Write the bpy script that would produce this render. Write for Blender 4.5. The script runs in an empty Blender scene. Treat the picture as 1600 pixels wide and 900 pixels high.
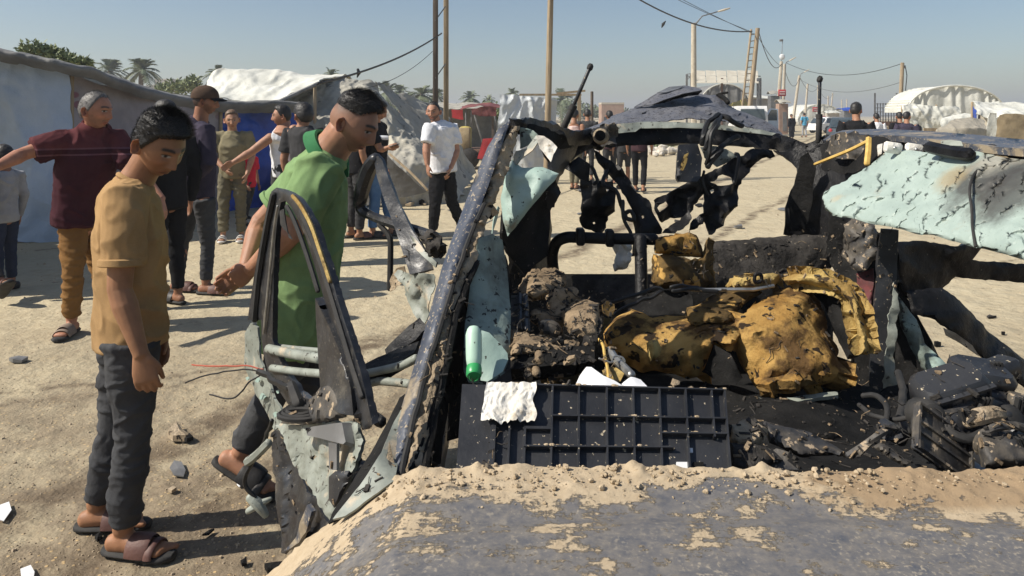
import bpy, bmesh, math, random
import numpy as np
from mathutils import Vector, Matrix, noise, geometry
random.seed(7)
R = math.radians
scene = bpy.context.scene
C = scene.collection

# ------------------------------------------------------------------ camera
CAM_H, FOC, HOR = 1.55, 1150.0, 180.0          # eye height (m), focal length and horizon in photo pixels
cam = bpy.data.cameras.new('camera'); camo = bpy.data.objects.new('camera', cam); C.objects.link(camo)
cam.sensor_width = 36; cam.lens = FOC/1600*36; cam.shift_y = -(450-HOR)/1600
cam.clip_start = 0.05; cam.clip_end = 4000
camo.location = (0, 0, CAM_H); camo.rotation_euler = (R(90), 0, 0)
scene.camera = camo
# ------------------------------------------------------------------ light
SUN_EL, SUN_AZ = 44.0, 14.0                      # shadows fall to +X, a little away from the camera
w = bpy.data.worlds.new('World'); scene.world = w; w.use_nodes = True
nt = w.node_tree; bg = nt.nodes['Background']
sky = nt.nodes.new('ShaderNodeTexSky'); sky.sky_type = 'NISHITA'; sky.sun_disc = False
sky.sun_elevation = R(SUN_EL)
sun_from = Vector((-math.cos(R(SUN_AZ)), -math.sin(R(SUN_AZ)), math.tan(R(SUN_EL))))
sky.sun_rotation = math.atan2(sun_from.x, sun_from.y)
sky.air_density = 1.0; sky.dust_density = 1.0; sky.ozone_density = 1.6; sky.altitude = 10
nt.links.new(sky.outputs[0], bg.inputs[0]); bg.inputs[1].default_value = 0.081
sun = bpy.data.lights.new('sun', 'SUN'); suno = bpy.data.objects.new('sun', sun); C.objects.link(suno)
sun.energy = 5.0; sun.angle = R(0.53); sun.color = (1.0, 0.93, 0.82)
suno.rotation_euler = (-sun_from).to_track_quat('-Z', 'Y').to_euler(); suno.location = (-20, -5, 20)
scene.view_settings.view_transform = 'Standard'; scene.view_settings.look = 'None'
scene.view_settings.exposure = 0.32; scene.view_settings.gamma = 1.0
scene.render.engine = 'CYCLES'
scene.cycles.max_bounces = 6; scene.cycles.diffuse_bounces = 3; scene.cycles.glossy_bounces = 3
scene.cycles.transparent_max_bounces = 8; scene.cycles.volume_bounces = 0

# ------------------------------------------------------------------ helpers
def P(px, py, d):
    "a point d metres in front of the camera, measured off the photograph"
    return Vector(((px-800)/FOC*d, d, CAM_H-(py-HOR)/FOC*d))
def G(px, py):
    "the point of the ground plane at a photo pixel"
    d = CAM_H*FOC/(py-HOR); return Vector(((px-800)/FOC*d, d, 0))
BASE = {}
def put(o, label=None, cat=None, group=None, kind=None):
    if label: o['label'] = label
    if cat: o['category'] = cat
    if group: o['group'] = group
    if kind: o['kind'] = kind
    return o
def thing(name, label, cat, loc, group=None):
    o = bpy.data.objects.new(name, None); C.objects.link(o); o.location = loc; o.empty_display_size = .1
    BASE[o] = Vector(loc); return put(o, label, cat, group)
def obj(name, me, mat=None, parent=None, smooth=True, angle=40):
    "link a mesh given in world coordinates; children are stored relative to their thing"
    o = bpy.data.objects.new(name, me); C.objects.link(o)
    if mat is not None:
        me.materials.clear()
        for m in (mat if isinstance(mat, (list, tuple)) else [mat]): me.materials.append(m)
    if parent is not None:
        o.parent = parent; b = BASE[parent]
        me.transform(Matrix.Translation(-b)); BASE[o] = b
    else: BASE[o] = Vector((0, 0, 0))
    me.polygons.foreach_set('use_smooth', [smooth]*len(me.polygons))
    if smooth and angle: me.set_sharp_from_angle(angle=R(angle))
    return o
def top(name, me, mat, label, cat, group=None, smooth=True, angle=40, kind=None):
    "a thing that is one mesh: origin at its base"
    o = obj(name, me, mat, None, smooth, angle)
    co = np.empty(len(me.vertices)*3, np.float32); me.vertices.foreach_get('co', co); co = co.reshape(-1, 3)
    b = Vector(((co[:,0].min()+co[:,0].max())/2, (co[:,1].min()+co[:,1].max())/2, co[:,2].min()))
    me.transform(Matrix.Translation(-b)); o.location = b; BASE[o] = b
    return put(o, label, cat, group, kind)
def mesh(v, f, name='m'):
    me = bpy.data.meshes.new(name); me.from_pydata([tuple(a) for a in v], [], f); me.update(); return me

class MB:
    def __init__(s): s.v, s.f = [], []
    def add(s, v, f):
        k = len(s.v); s.v += [Vector(a) for a in v]; s.f += [tuple(i+k for i in q) for q in f]; return s
    def loft(s, cen, ru, rv, ref, n=14, cap=.6):
        "rings of half-axes ru (along ref) and rv; ref may be one vector or a list"
        cen = [Vector(c) for c in cen]; m = len(cen)
        if not isinstance(ru, (list, tuple)): ru = [ru]*m
        if not isinstance(rv, (list, tuple)): rv = [rv]*m
        refs = ref if isinstance(ref, list) else [ref]*m
        tan = []
        for i in range(m):
            t = cen[min(i+1, m-1)]-cen[max(i-1, 0)]
            tan.append(t.normalized() if t.length > 1e-9 else Vector((0, 0, 1)))
        rings = [(cen[i], tan[i], ru[i], rv[i], Vector(refs[i])) for i in range(m)]
        if cap:
            a = rings[0]; b = rings[-1]
            for k, q in ((.75, .66), (.97, .25)):
                rings.insert(0, (a[0]-a[1]*cap*k*min(a[2], a[3]), a[1], a[2]*q, a[3]*q, a[4]))
                rings.append((b[0]+b[1]*cap*k*min(b[2], b[3]), b[1], b[2]*q, b[3]*q, b[4]))
        k = len(s.v)
        for c, t, a, b, rf in rings:
            u = rf-t*rf.dot(t)
            if u.length < 1e-5: u = t.orthogonal()
            u.normalize(); v = t.cross(u)
            for i in range(n):
                x = 2*math.pi*i/n; s.v.append(c+u*math.cos(x)*a+v*math.sin(x)*b)
        L = len(rings)
        for r in range(L-1):
            for i in range(n):
                j = (i+1) % n
                s.f.append((k+r*n+i, k+r*n+j, k+(r+1)*n+j, k+(r+1)*n+i))
        s.f.append(tuple(k+i for i in reversed(range(n)))); s.f.append(tuple(k+(L-1)*n+i for i in range(n)))
        return s
    def tube(s, pts, r, n=8, cap=.6):
        pts = [Vector(p) for p in pts]; d = pts[-1]-pts[0]
        ref = Vector((0, 0, 1)) if abs(d.z) < .8*d.length else Vector((1, .2, 0))
        return s.loft(pts, r, r, ref, n, cap)
    def ball(s, c, rx, ry, rz, rot=None, n=12, m=8):
        k = len(s.v); c = Vector(c); rot = rot or Matrix.Identity(3)
        for i in range(m+1):
            t = math.pi*i/m
            for j in range(n):
                p = 2*math.pi*j/n
                s.v.append(c+rot @ Vector((rx*math.sin(t)*math.cos(p), ry*math.sin(t)*math.sin(p), rz*math.cos(t))))
        for i in range(m):
            for j in range(n):
                q = (j+1) % n; s.f.append((k+i*n+j, k+(i+1)*n+j, k+(i+1)*n+q, k+i*n+q))
        return s
    def box(s, c, sx, sy, sz, rot=None, bev=0, taper=1):
        c = Vector(c); rot = rot or Matrix.Identity(3); k = len(s.v)
        hx, hy, hz = sx/2, sy/2, sz/2
        if bev <= 0:
            for z in (-1, 1):
                q = taper if z > 0 else 1
                for x, y in ((-1, -1), (1, -1), (1, 1), (-1, 1)): s.v.append(c+rot @ Vector((x*hx*q, y*hy*q, z*hz)))
            s.f += [tuple(k+i for i in q) for q in ((3,2,1,0), (4,5,6,7), (0,1,5,4), (1,2,6,5), (2,3,7,6), (3,0,4,7))]
            return s
        b = min(bev, hx*.9, hy*.9, hz*.9)
        rings = []
        for z, ins in ((-hz, b), (-hz+b, 0), (hz-b, 0), (hz, b)):
            q = taper if z > 0 else 1
            o = []
            for (x, y) in ((-1, -1), (1, -1), (1, 1), (-1, 1)):
                for (ax, ay) in (((0, b), (b, 0)) if x*y > 0 else ((b, 0), (0, b))):
                    o.append(Vector(((x*(hx-ax-ins*.7))*q, (y*(hy-ay-ins*.7))*q, z)))
            rings.append(o)
        for o in rings: s.v += [c+rot @ p for p in o]
        for r in range(3):
            for i in range(8):
                j = (i+1) % 8; s.f.append((k+r*8+i, k+r*8+j, k+r*8+8+j, k+r*8+8+i))
        s.f.append(tuple(k+i for i in reversed(range(8)))); s.f.append(tuple(k+24+i for i in range(8)))
        return s
    def mesh(s, name='m'): return mesh(s.v, s.f, name)

def catmull(pts, n):
    "smooth curve of n points per span through tuples"
    pts = [np.array(p, float) for p in pts]; out = []
    for i in range(len(pts)-1):
        p0 = pts[max(i-1, 0)]; p1 = pts[i]; p2 = pts[i+1]; p3 = pts[min(i+2, len(pts)-1)]
        for k in range(n):
            t = k/n
            out.append(.5*((2*p1)+(-p0+p2)*t+(2*p0-5*p1+4*p2-p3)*t*t+(-p0+3*p1-3*p2+p3)*t**3))
    out.append(pts[-1]); return out
def nz3(p, s, o=0.0): return noise.noise_vector(Vector((p[0]*s+o, p[1]*s+o*1.7, p[2]*s-o)))
def fbm(p, s, o=0.0, oc=4): return noise.fractal(Vector((p[0]*s+o, p[1]*s-o, p[2]*s+o*.5)), .9, 2.1, oc)
def pip(x, y, poly):
    c = False; j = len(poly)-1
    for i in range(len(poly)):
        xi, yi = poly[i][0], poly[i][1]; xj, yj = poly[j][0], poly[j][1]
        if (yi > y) != (yj > y) and x < (xj-xi)*(y-yi)/(yj-yi)+xi: c = not c
        j = i
    return c
def edge_dist(x, y, poly):
    b = 1e9
    for i in range(len(poly)):
        ax, ay = poly[i-1][0], poly[i-1][1]; bx, by = poly[i][0], poly[i][1]
        dx, dy = bx-ax, by-ay; L = dx*dx+dy*dy
        t = 0 if L == 0 else max(0, min(1, ((x-ax)*dx+(y-ay)*dy)/L))
        q = (x-ax-t*dx)**2+(y-ay-t*dy)**2
        if q < b: b = q
    return math.sqrt(b)
def plate_mesh(outline, step=9, crumple=.01, ns=9, thick=.003, holes=(), seed=0, bulge=0, bw=40, ragged=0, d=None, crease=0, cs=7, fold=0, fs=6, fdir=(1, 0)):
    "sheet of real thickness: outline measured as (px, py[, depth]); bulge swells it toward the viewer side, crumple dents it"
    rnd = random.Random(seed*31+5)
    ol = [(p[0], p[1], p[2] if len(p) > 2 else d) for p in outline]
    def res(poly):
        o = []
        for i in range(len(poly)):
            a = poly[i]; b = poly[(i+1) % len(poly)]
            n = max(1, int(math.hypot(b[0]-a[0], b[1]-a[1])/step))
            for k in range(n):
                t = k/n; q = [a[m]+(b[m]-a[m])*t for m in range(len(a))]
                if ragged and k: q[0] += rnd.uniform(-1, 1)*ragged; q[1] += rnd.uniform(-1, 1)*ragged
                o.append(q)
        return o
    ob = res(ol); hb = [res([(x, y, 0) for x, y in h]) for h in holes]
    pts = []; eds = []
    for lp in [ob]+hb:
        k = len(pts); pts += [Vector((q[0], q[1])) for q in lp]
        eds += [(k+i, k+(i+1) % len(lp)) for i in range(len(lp))]
    x0 = min(q[0] for q in ob); x1 = max(q[0] for q in ob); y0 = min(q[1] for q in ob); y1 = max(q[1] for q in ob)
    y = y0+step*.5; row = 0
    while y < y1:
        x = x0+step*(.5 if row % 2 else .0)
        while x < x1:
            xx = x+rnd.uniform(-.22, .22)*step; yy = y+rnd.uniform(-.22, .22)*step
            if pip(xx, yy, ob) and edge_dist(xx, yy, ob) > step*.45 and all(not pip(xx, yy, h) and edge_dist(xx, yy, h) > step*.4 for h in hb):
                pts.append(Vector((xx, yy)))
            x += step
        y += step*.87; row += 1
    r = geometry.delaunay_2d_cdt(pts, eds, [], 0, 1e-4)
    V2, F2 = r[0], r[2]
    F = []
    for f in F2:
        cx = sum(V2[i][0] for i in f)/len(f); cy = sum(V2[i][1] for i in f)/len(f)
        if pip(cx, cy, ob) and not any(pip(cx, cy, h) for h in hb): F.append(tuple(f))
    W = []; D = []
    A = np.array([(q[0], q[1], q[2]) for q in ol])
    # thin-plate interpolation of the depth given along the outline
    X = A[:, :2]/100; n_ = len(X); r2 = ((X[:, None]-X[None])**2).sum(-1); K = .5*r2*np.log(r2+1e-9)+np.eye(n_)*2e-3
    Pm = np.hstack([np.ones((n_, 1)), X]); Lm = np.vstack([np.hstack([K, Pm]), np.hstack([Pm.T, np.zeros((3, 3))])])
    cf = np.linalg.lstsq(Lm, np.concatenate([A[:, 2], np.zeros(3)]), rcond=None)[0]
    Q = np.array([(p[0], p[1]) for p in V2])/100; q2 = ((Q[:, None]-X[None])**2).sum(-1)
    DEP = np.clip((.5*q2*np.log(q2+1e-9)) @ cf[:n_]+cf[n_]+Q @ cf[n_+1:], A[:, 2].min()-.05, A[:, 2].max()+.05)
    for ip, p in enumerate(V2):
        dep = float(DEP[ip])
        if bulge:
            e = min(1, edge_dist(p[0], p[1], ob)/bw); dep -= bulge*math.sqrt(max(0, 1-(1-e)**2))
        q = P(p[0], p[1], dep)
        if crumple: 
            nv = nz3(q, ns, seed*3.3)*.7+nz3(q, ns*2.7, seed*5.1)*.3
            q += Vector((nv.x*.22, nv.y, nv.z*.22))*crumple
        if crease:
            q.y += crease*(abs(noise.noise(q*cs+Vector((seed, 0, 0))))*1.6+abs(noise.noise(q*cs*2.3+Vector((0, seed, 0))))*.8+abs(noise.noise(q*cs*5.1))*.35-.55)
        if fold:
            c = p[0]*fdir[0]+p[1]*fdir[1]
            q.y += fold*math.sin(c/fs+2.2*noise.noise(Vector((p[0]*.02, p[1]*.02, seed))))
        W.append(q)
    used = sorted({i for f in F for i in f}); mp = {a: i for i, a in enumerate(used)}
    W = [W[i] for i in used]; F = [tuple(mp[i] for i in f) for f in F]
    if not F: raise ValueError('empty plate')
    # wind every face toward the viewer
    G2 = []
    for f in F:
        n = (W[f[1]]-W[f[0]]).cross(W[f[2]]-W[f[0]])
        G2.append(f if n.dot(W[f[0]]-Vector((0, 0, CAM_H))) < 0 else f[::-1])
    F = G2
    nor = [Vector() for _ in W]
    for f in F:
        n = (W[f[1]]-W[f[0]]).cross(W[f[2]]-W[f[0]])
        for i in f: nor[i] += n
    n0 = len(W); back = [W[i]-nor[i].normalized()*thick for i in range(n0)]
    ec = {}
    for f in F:
        for i in range(3): ec[(f[i], f[(i+1) % 3])] = 1
    FF = F+[tuple(n0+i for i in reversed(f)) for f in F]
    for (a, b) in ec:
        if (b, a) not in ec: FF.append((b, a, n0+a, n0+b))
    return W+back, FF
def plate(name, outline, mat, parent, **k):
    v, f = plate_mesh(outline, **k); return obj(name, mesh(v, f), mat, parent, True, 50)
def rope(name, pts, r, mat, parent=None, n=6, span=5, jit=0, seed=1):
    "tube along a smooth curve of (px, py, depth) points"
    c = catmull(pts, span); w_ = [P(*q) for q in c]
    if jit: w_ = [q+nz3(q, 25, seed)*jit for q in w_]
    rr = r
    if isinstance(r, (list, tuple)): rr = [float(np.interp(i/(len(w_)-1), np.linspace(0, 1, len(r)), r)) for i in range(len(w_))]
    me = MB().tube(w_, rr, n).mesh()
    return obj(name, me, mat, parent)
def sheet_mesh(rows, nu=8, nv=8, wr=.02, ns=2.0, thick=.004, seed=0, fold=0, ff=8, world=False, rid=0, rs=3):
    "smooth cloth or panel through a grid of (px, py, depth) points, wrinkled, with thickness"
    g = [catmull(r, nu) for r in rows]
    cols = [catmull([g[i][k] for i in range(len(g))], nv) for k in range(len(g[0]))]
    U = len(cols); V = len(cols[0])
    W = []
    for i in range(U):
        for k in range(V):
            q = cols[i][k]; p = Vector(q) if world else P(*q)
            p = p+(nz3(p, ns, seed)*.65+nz3(p, ns*3, seed+4)*.25+nz3(p, ns*8, seed+9)*.1)*wr
            if rid: p = p+Vector((.3, -1, .35))*rid*(max(0, 1-3*abs(noise.noise(Vector((p.x*rs+seed, p.y*rs*.6, p.z*rs*.55+p.x*rs*.5)))))**1.4+.5*max(0, 1-3*abs(noise.noise(Vector((p.x*rs*2.2, p.z*rs*1.3-p.x*rs, seed)))))**1.4)
            if fold: p.y += fold*math.sin(ff*i/U*6.28+3*noise.noise(Vector((i*.1, k*.07, seed))))*(.3+.7*k/V)
            W.append(p)
    F = [(i*V+k, i*V+k+1, (i+1)*V+k+1, (i+1)*V+k) for i in range(U-1) for k in range(V-1)]
    nor = [Vector() for _ in W]
    for f in F:
        n = (W[f[1]]-W[f[0]]).cross(W[f[3]]-W[f[0]])
        for i in f: nor[i] += n
    n0 = len(W); B = [W[i]-nor[i].normalized()*thick for i in range(n0)]
    FF = F+[tuple(n0+i for i in reversed(f)) for f in F]
    ec = {(f[i], f[(i+1) % 4]) for f in F for i in range(4)}
    FF += [(b, a, n0+a, n0+b) for (a, b) in ec if (b, a) not in ec]
    return W+B, FF
def sheet(name, rows, mat, parent=None, **k):
    v, f = sheet_mesh(rows, **k); return obj(name, mesh(v, f), mat, parent, True, 60)

# ------------------------------------------------------------------ materials
def mk(name, c1, c2=None, sc=6, lo=.4, hi=.6, rough=.7, metal=0, bump=0, bsc=40, c3=None, sc3=60, t3=.62, r3=None, spec=.5, stretch=None, c4=None, sc4=3, t4=.6, coat=0, bdist=.01):
    m = bpy.data.materials.new(name); m.use_nodes = True; t = m.node_tree; N = t.nodes; Lk = t.links
    b = N['Principled BSDF']; b.inputs['Roughness'].default_value = rough; b.inputs['Metallic'].default_value = metal
    b.inputs['Specular IOR Level'].default_value = spec
    if coat: b.inputs['Coat Weight'].default_value = coat; b.inputs['Coat Roughness'].default_value = .15
    tc = N.new('ShaderNodeTexCoord'); co = tc.outputs['Object']
    if stretch:
        mp = N.new('ShaderNodeMapping'); mp.inputs['Scale'].default_value = stretch; Lk.new(co, mp.inputs[0]); co = mp.outputs[0]
    def ns(scale, det=6):
        n = N.new('ShaderNodeTexNoise'); n.inputs['Scale'].default_value = scale; n.inputs['Detail'].default_value = det
        n.inputs['Roughness'].default_value = .62; Lk.new(co, n.inputs['Vector']); return n.outputs[0]
    def ramp(s, a, bb):
        r = N.new('ShaderNodeMapRange'); r.inputs['From Min'].default_value = a; r.inputs['From Max'].default_value = bb
        Lk.new(s, r.inputs['Value']); return r.outputs[0]
    def mix(fac, a, bb):
        x = N.new('ShaderNodeMix'); x.data_type = 'RGBA'
        if hasattr(fac, 'node'): Lk.new(fac, x.inputs[0])
        for sock, val in ((x.inputs[6], a), (x.inputs[7], bb)):
            if hasattr(val, 'node'): Lk.new(val, sock)
            else: sock.default_value = (*val, 1)
        return x.outputs[2]
    col = None
    if c2 is None: c2 = tuple(min(1, x*.72) for x in c1); 
    col = mix(ramp(ns(sc), lo, hi), c1, c2)
    if c4 is not None: col = mix(ramp(ns(sc4), t4, t4+.08), col, c4)
    if c3 is not None:
        f3 = ramp(ns(sc3, 3), t3, t3+.03); col = mix(f3, col, c3)
        if r3 is not None:
            rm = N.new('ShaderNodeMapRange'); rm.inputs['To Min'].default_value = rough; rm.inputs['To Max'].default_value = r3
            Lk.new(f3, rm.inputs['Value']); Lk.new(rm.outputs[0], b.inputs['Roughness'])
    Lk.new(col, b.inputs['Base Color'])
    if bump:
        bp = N.new('ShaderNodeBump'); bp.inputs['Strength'].default_value = bump; bp.inputs['Distance'].default_value = bdist
        Lk.new(ns(bsc, 8), bp.inputs['Height']); Lk.new(bp.outputs[0], b.inputs['Normal'])
    return m
def mk_attr(name, attr='Col', rough=.5, bump=.1, bsc=120, vary=.12, spec=.4, sss=0):
    "base colour from a colour attribute (skin, dyed cloth), slightly mottled"
    m = bpy.data.materials.new(name); m.use_nodes = True; t = m.node_tree; N = t.nodes; Lk = t.links
    b = N['Principled BSDF']; b.inputs['Roughness'].default_value = rough; b.inputs['Specular IOR Level'].default_value = spec
    a = N.new('ShaderNodeAttribute'); a.attribute_name = attr
    tc = N.new('ShaderNodeTexCoord'); n = N.new('ShaderNodeTexNoise'); n.inputs['Scale'].default_value = 22; n.inputs['Detail'].default_value = 5
    Lk.new(tc.outputs['Object'], n.inputs['Vector'])
    mr = N.new('ShaderNodeMapRange'); mr.inputs['From Min'].default_value = .3; mr.inputs['From Max'].default_value = .7
    mr.inputs['To Min'].default_value = 1-vary; mr.inputs['To Max'].default_value = 1+vary; Lk.new(n.outputs[0], mr.inputs[0])
    h = N.new('ShaderNodeVectorMath'); h.operation = 'SCALE'; Lk.new(a.outputs['Color'], h.inputs[0]); Lk.new(mr.outputs[0], h.inputs['Scale'])
    Lk.new(h.outputs[0], b.inputs['Base Color'])
    if sss: 
        b.inputs['Subsurface Weight'].default_value = sss; b.inputs['Subsurface Radius'].default_value = (.012, .005, .003); b.inputs['Subsurface Scale'].default_value = .6
    n2 = N.new('ShaderNodeTexNoise'); n2.inputs['Scale'].default_value = bsc; n2.inputs['Detail'].default_value = 4; Lk.new(tc.outputs['Object'], n2.inputs['Vector'])
    bp = N.new('ShaderNodeBump'); bp.inputs['Strength'].default_value = bump; bp.inputs['Distance'].default_value = .004
    Lk.new(n2.outputs[0], bp.inputs['Height']); Lk.new(bp.outputs[0], b.inputs['Normal'])
    return m
SANDC = (.50, .39, .26)
MAT = {}
MAT['burnt'] = mk('burnt_metal', (.006, .006, .007), (.016, .016, .017), sc=11, rough=.42, metal=0, spec=.22, bump=.5, bsc=45, c3=(.20, .175, .14), sc3=85, t3=.69, r3=.95, c4=(.042, .039, .036), sc4=10, t4=.63)
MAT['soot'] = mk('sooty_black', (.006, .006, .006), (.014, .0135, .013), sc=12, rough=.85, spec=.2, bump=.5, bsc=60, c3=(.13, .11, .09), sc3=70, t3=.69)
MAT['blackpaint'] = mk('black_door_paint', (.012, .013, .016), (.03, .032, .037), sc=12, rough=.32, bump=.12, bsc=70, c3=(.30, .26, .20), sc3=190, t3=.66, r3=.9, c4=(.075, .07, .062), sc4=8, t4=.58)
MAT['bluepaint'] = mk('dark_blue_paint', (.045, .055, .078), (.085, .092, .11), sc=7, rough=.40, metal=.1, bump=.12, bsc=40, c3=(.36, .30, .22), sc3=130, t3=.60, r3=.95, c4=(.30, .245, .17), sc4=9, t4=.54)
MAT['roofpaint'] = mk('scorched_roof_paint', (.095, .10, .12), (.145, .145, .155), sc=16, rough=.55, metal=.1, bump=.5, bsc=45, c3=(.012, .012, .013), sc3=70, t3=.60, r3=.9, c4=(.05, .05, .058), sc4=16, t4=.58)
MAT['mint'] = mk('mint_primer', (.38, .50, .445), (.30, .41, .365), sc=8, rough=.5, bump=.25, bsc=25, c3=(.03, .03, .025), sc3=70, t3=.665, r3=.8, c4=(.24, .23, .18), sc4=7, t4=.60)
MAT['mintdirtshade'] = mk('dirty_shaded_mint_primer', (.22, .28, .25), (.07, .075, .06), sc=7, rough=.7, bump=.3, bsc=35, c3=(.015, .015, .013), sc3=45, t3=.60, c4=(.36, .47, .42), sc4=6, t4=.57)  # grime on torn metal; on the lower mint sheet also painted shade
MAT['primer'] = mk('pale_grey_primer', (.29, .315, .275), (.20, .215, .185), sc=11, rough=.55, bump=.25, bsc=40, c3=(.06, .055, .045), sc3=48, t3=.62, c4=(.44, .37, .27), sc4=10, t4=.58)
MAT['crust'] = mk('sand_crust', (.46, .37, .26), (.30, .235, .16), sc=22, rough=.95, bump=1, bsc=70, c3=(.04, .035, .03), sc3=35, t3=.63, spec=.1)
MAT['dirt'] = mk('brown_dirt', (.34, .255, .165), (.19, .14, .09), sc=18, rough=.95, bump=1, bsc=60, c3=(.03, .026, .022), sc3=30, t3=.60, spec=.1)
MAT['foam'] = mk('scorched_yellow_foam', (.45, .285, .095), (.27, .15, .042), sc=7, lo=.36, hi=.62, rough=.92, bump=1, bsc=38, c3=(.03, .021, .014), sc3=15, t3=.585, spec=.12, c4=(.10, .058, .024), sc4=6, t4=.50)
MAT['foampale'] = mk('pale_yellow_foam', (.46, .34, .13), (.28, .18, .06), sc=9, rough=.92, bump=1, bsc=40, c3=(.05, .035, .02), sc3=16, t3=.60, c4=(.16, .11, .05), sc4=7, t4=.56, spec=.15)
MAT['foamdark'] = mk('charred_foam', (.16, .10, .035), (.05, .035, .018), sc=9, rough=.9, bump=1, bsc=30, c3=(.45, .27, .08), sc3=11, t3=.62, spec=.15)
MAT['char'] = mk('charred_board', (.055, .05, .045), (.025, .023, .021), sc=14, rough=.9, bump=1, bsc=40, c3=(.20, .17, .13), sc3=50, t3=.67, spec=.2)
MAT['plastic'] = mk('black_plastic', (.018, .019, .022), (.03, .031, .034), sc=8, rough=.42, bump=.15, bsc=60, c3=(.42, .36, .26), sc3=95, t3=.66, r3=.95)
MAT['dustplastic'] = mk('dusty_black_plastic', (.03, .03, .032), (.10, .085, .065), sc=14, rough=.6, bump=.4, bsc=50, c3=(.36, .28, .19), sc3=40, t3=.60, r3=.95)
MAT['steel'] = mk('bare_steel', (.45, .45, .43), (.25, .25, .24), sc=14, rough=.4, metal=.8, bump=.1)
MAT['cloth'] = mk('dirty_white_cloth', (.74, .72, .66), (.62, .58, .50), sc=14, rough=.95, bump=.5, bsc=45, c4=(.36, .29, .19), sc4=18, t4=.60)
MAT['paper'] = mk('white_paper', (.78, .79, .80), (.68, .69, .70), sc=10, rough=.8, c3=(.15, .13, .1), sc3=60, t3=.70)
MAT['yellowcord'] = mk('yellow_cord', (.62, .42, .12), (.5, .32, .08), sc=40, rough=.7)
MAT['redwire'] = mk('red_wire', (.42, .09, .05), None, rough=.5)
MAT['wire'] = mk('black_wire', (.012, .012, .012), None, rough=.5)
MAT['greenplastic'] = mk('green_plastic', (.03, .26, .08), (.04, .32, .10), rough=.35)
MAT['palegreen'] = mk('pale_green_plastic', (.50, .68, .55), (.42, .60, .48), rough=.4, c3=(.05, .05, .04), sc3=80, t3=.68)
MAT['red'] = mk('red_stain', (.55, .05, .02), None, rough=.6)
MAT['blood'] = mk('dull_red_fabric', (.16, .04, .04), (.07, .03, .03), sc=20, rough=.8)
MAT['wood'] = mk('weathered_wood', (.36, .28, .18), (.25, .19, .12), sc=3, stretch=(6, 6, .7), rough=.85, bump=.4, bsc=18)
MAT['darkwood'] = mk('dark_wood_pole', (.13, .10, .075), (.08, .06, .045), sc=3, stretch=(6, 6, .7), rough=.85, bump=.4, bsc=18)
MAT['concrete'] = mk('pale_concrete', (.50, .45, .36), (.40, .35, .27), sc=4, rough=.9, bump=.3)
MAT['plainwhite'] = mk('plain_white_tarp', (.66, .69, .70), (.58, .61, .62), sc=1.5, rough=.5, bump=.5, bsc=6, bdist=.04)
MAT['tarpwhite'] = mk('blue_white_tarp', (.46, .55, .68), (.38, .47, .60), sc=1.2, rough=.55, bump=.5, bsc=5, c4=(.36, .42, .50), sc4=.9, t4=.56, bdist=.05)
MAT['tarplight'] = mk('cream_tarp', (.66, .66, .60), (.54, .54, .48), sc=1.5, rough=.6, bump=.5, bsc=4, c4=(.44, .43, .37), sc4=1.2, t4=.58, bdist=.05)
MAT['tarpgrey'] = mk('dusty_grey_tarp', (.40, .38, .32), (.27, .26, .225), sc=1.6, rough=.8, bump=.7, bsc=4, c3=(.15, .15, .14), sc3=3.5, t3=.62, c4=(.46, .43, .35), sc4=.8, t4=.55, bdist=.05)
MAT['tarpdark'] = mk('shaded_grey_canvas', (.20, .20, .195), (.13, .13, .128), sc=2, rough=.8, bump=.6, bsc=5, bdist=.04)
MAT['tarpblue'] = mk('blue_tarp', (.015, .07, .42), (.012, .045, .28), sc=3, rough=.45, bump=.6, bsc=6, bdist=.04)
MAT['canvasbrown'] = mk('brown_canvas', (.32, .25, .15), (.22, .17, .10), sc=3, rough=.85, bump=.5, bsc=6, bdist=.03)
MAT['canvasgrey'] = mk('grey_beige_canvas', (.42, .38, .30), (.33, .30, .24), sc=2, rough=.85, bump=.5, bsc=5, bdist=.03)
MAT['steelgrey'] = mk('painted_steel', (.22, .22, .22), (.14, .14, .14), sc=5, rough=.55, metal=.3)
MAT['rust'] = mk('rusty_iron', (.16, .09, .06), (.09, .055, .04), sc=9, rough=.85, bump=.3)
MAT['solar'] = mk('panel_backsheet', (.58, .54, .44), (.50, .46, .37), sc=2, rough=.6)
MAT['white'] = mk('white_paint', (.78, .78, .77), (.70, .70, .69), sc=4, rough=.35)
MAT['palewhite'] = mk('pale_blue_white_paint', (.60, .68, .76), (.54, .62, .70), sc=4, rough=.35)
MAT['glass'] = mk('dark_window_glass', (.03, .045, .055), (.05, .065, .075), sc=3, rough=.08, spec=.8)
MAT['rubber'] = mk('black_rubber', (.015, .015, .015), (.03, .028, .026), sc=20, rough=.8)
MAT['redcloth'] = mk('red_canvas', (.46, .035, .04), (.34, .03, .035), sc=4, rough=.75, bump=.3)
MAT['maroonclothd'] = mk('dark_red_canopy', (.12, .03, .035), (.2, .07, .06), sc=4, rough=.8)
MAT['yellowclothd'] = mk('yellow_tarp', (.50, .42, .12), (.40, .32, .08), sc=3, rough=.7)
MAT['leaf'] = mk('palm_leaf', (.10, .13, .07), (.15, .17, .095), sc=2, rough=.6)
MAT['leafb'] = mk('shrub_leaf', (.15, .185, .075), (.20, .23, .11), sc=3, rough=.6)
MAT['trunk'] = mk('palm_trunk', (.16, .12, .085), (.10, .075, .055), sc=8, rough=.9, bump=.6, bsc=20)
MAT['plaster'] = mk('pale_plaster', (.44, .40, .34), (.36, .32, .27), sc=.8, rough=.9)
MAT['brick'] = mk('reddish_plaster', (.30, .19, .14), (.36, .25, .19), sc=2, rough=.9)
MAT['rubble'] = mk('pale_rubble', (.56, .52, .45), (.42, .38, .31), sc=6, rough=.9, bump=.5)
MAT['stone'] = mk('asphalt_chip', (.30, .24, .17), (.42, .33, .22), sc=14, rough=.9)
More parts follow.
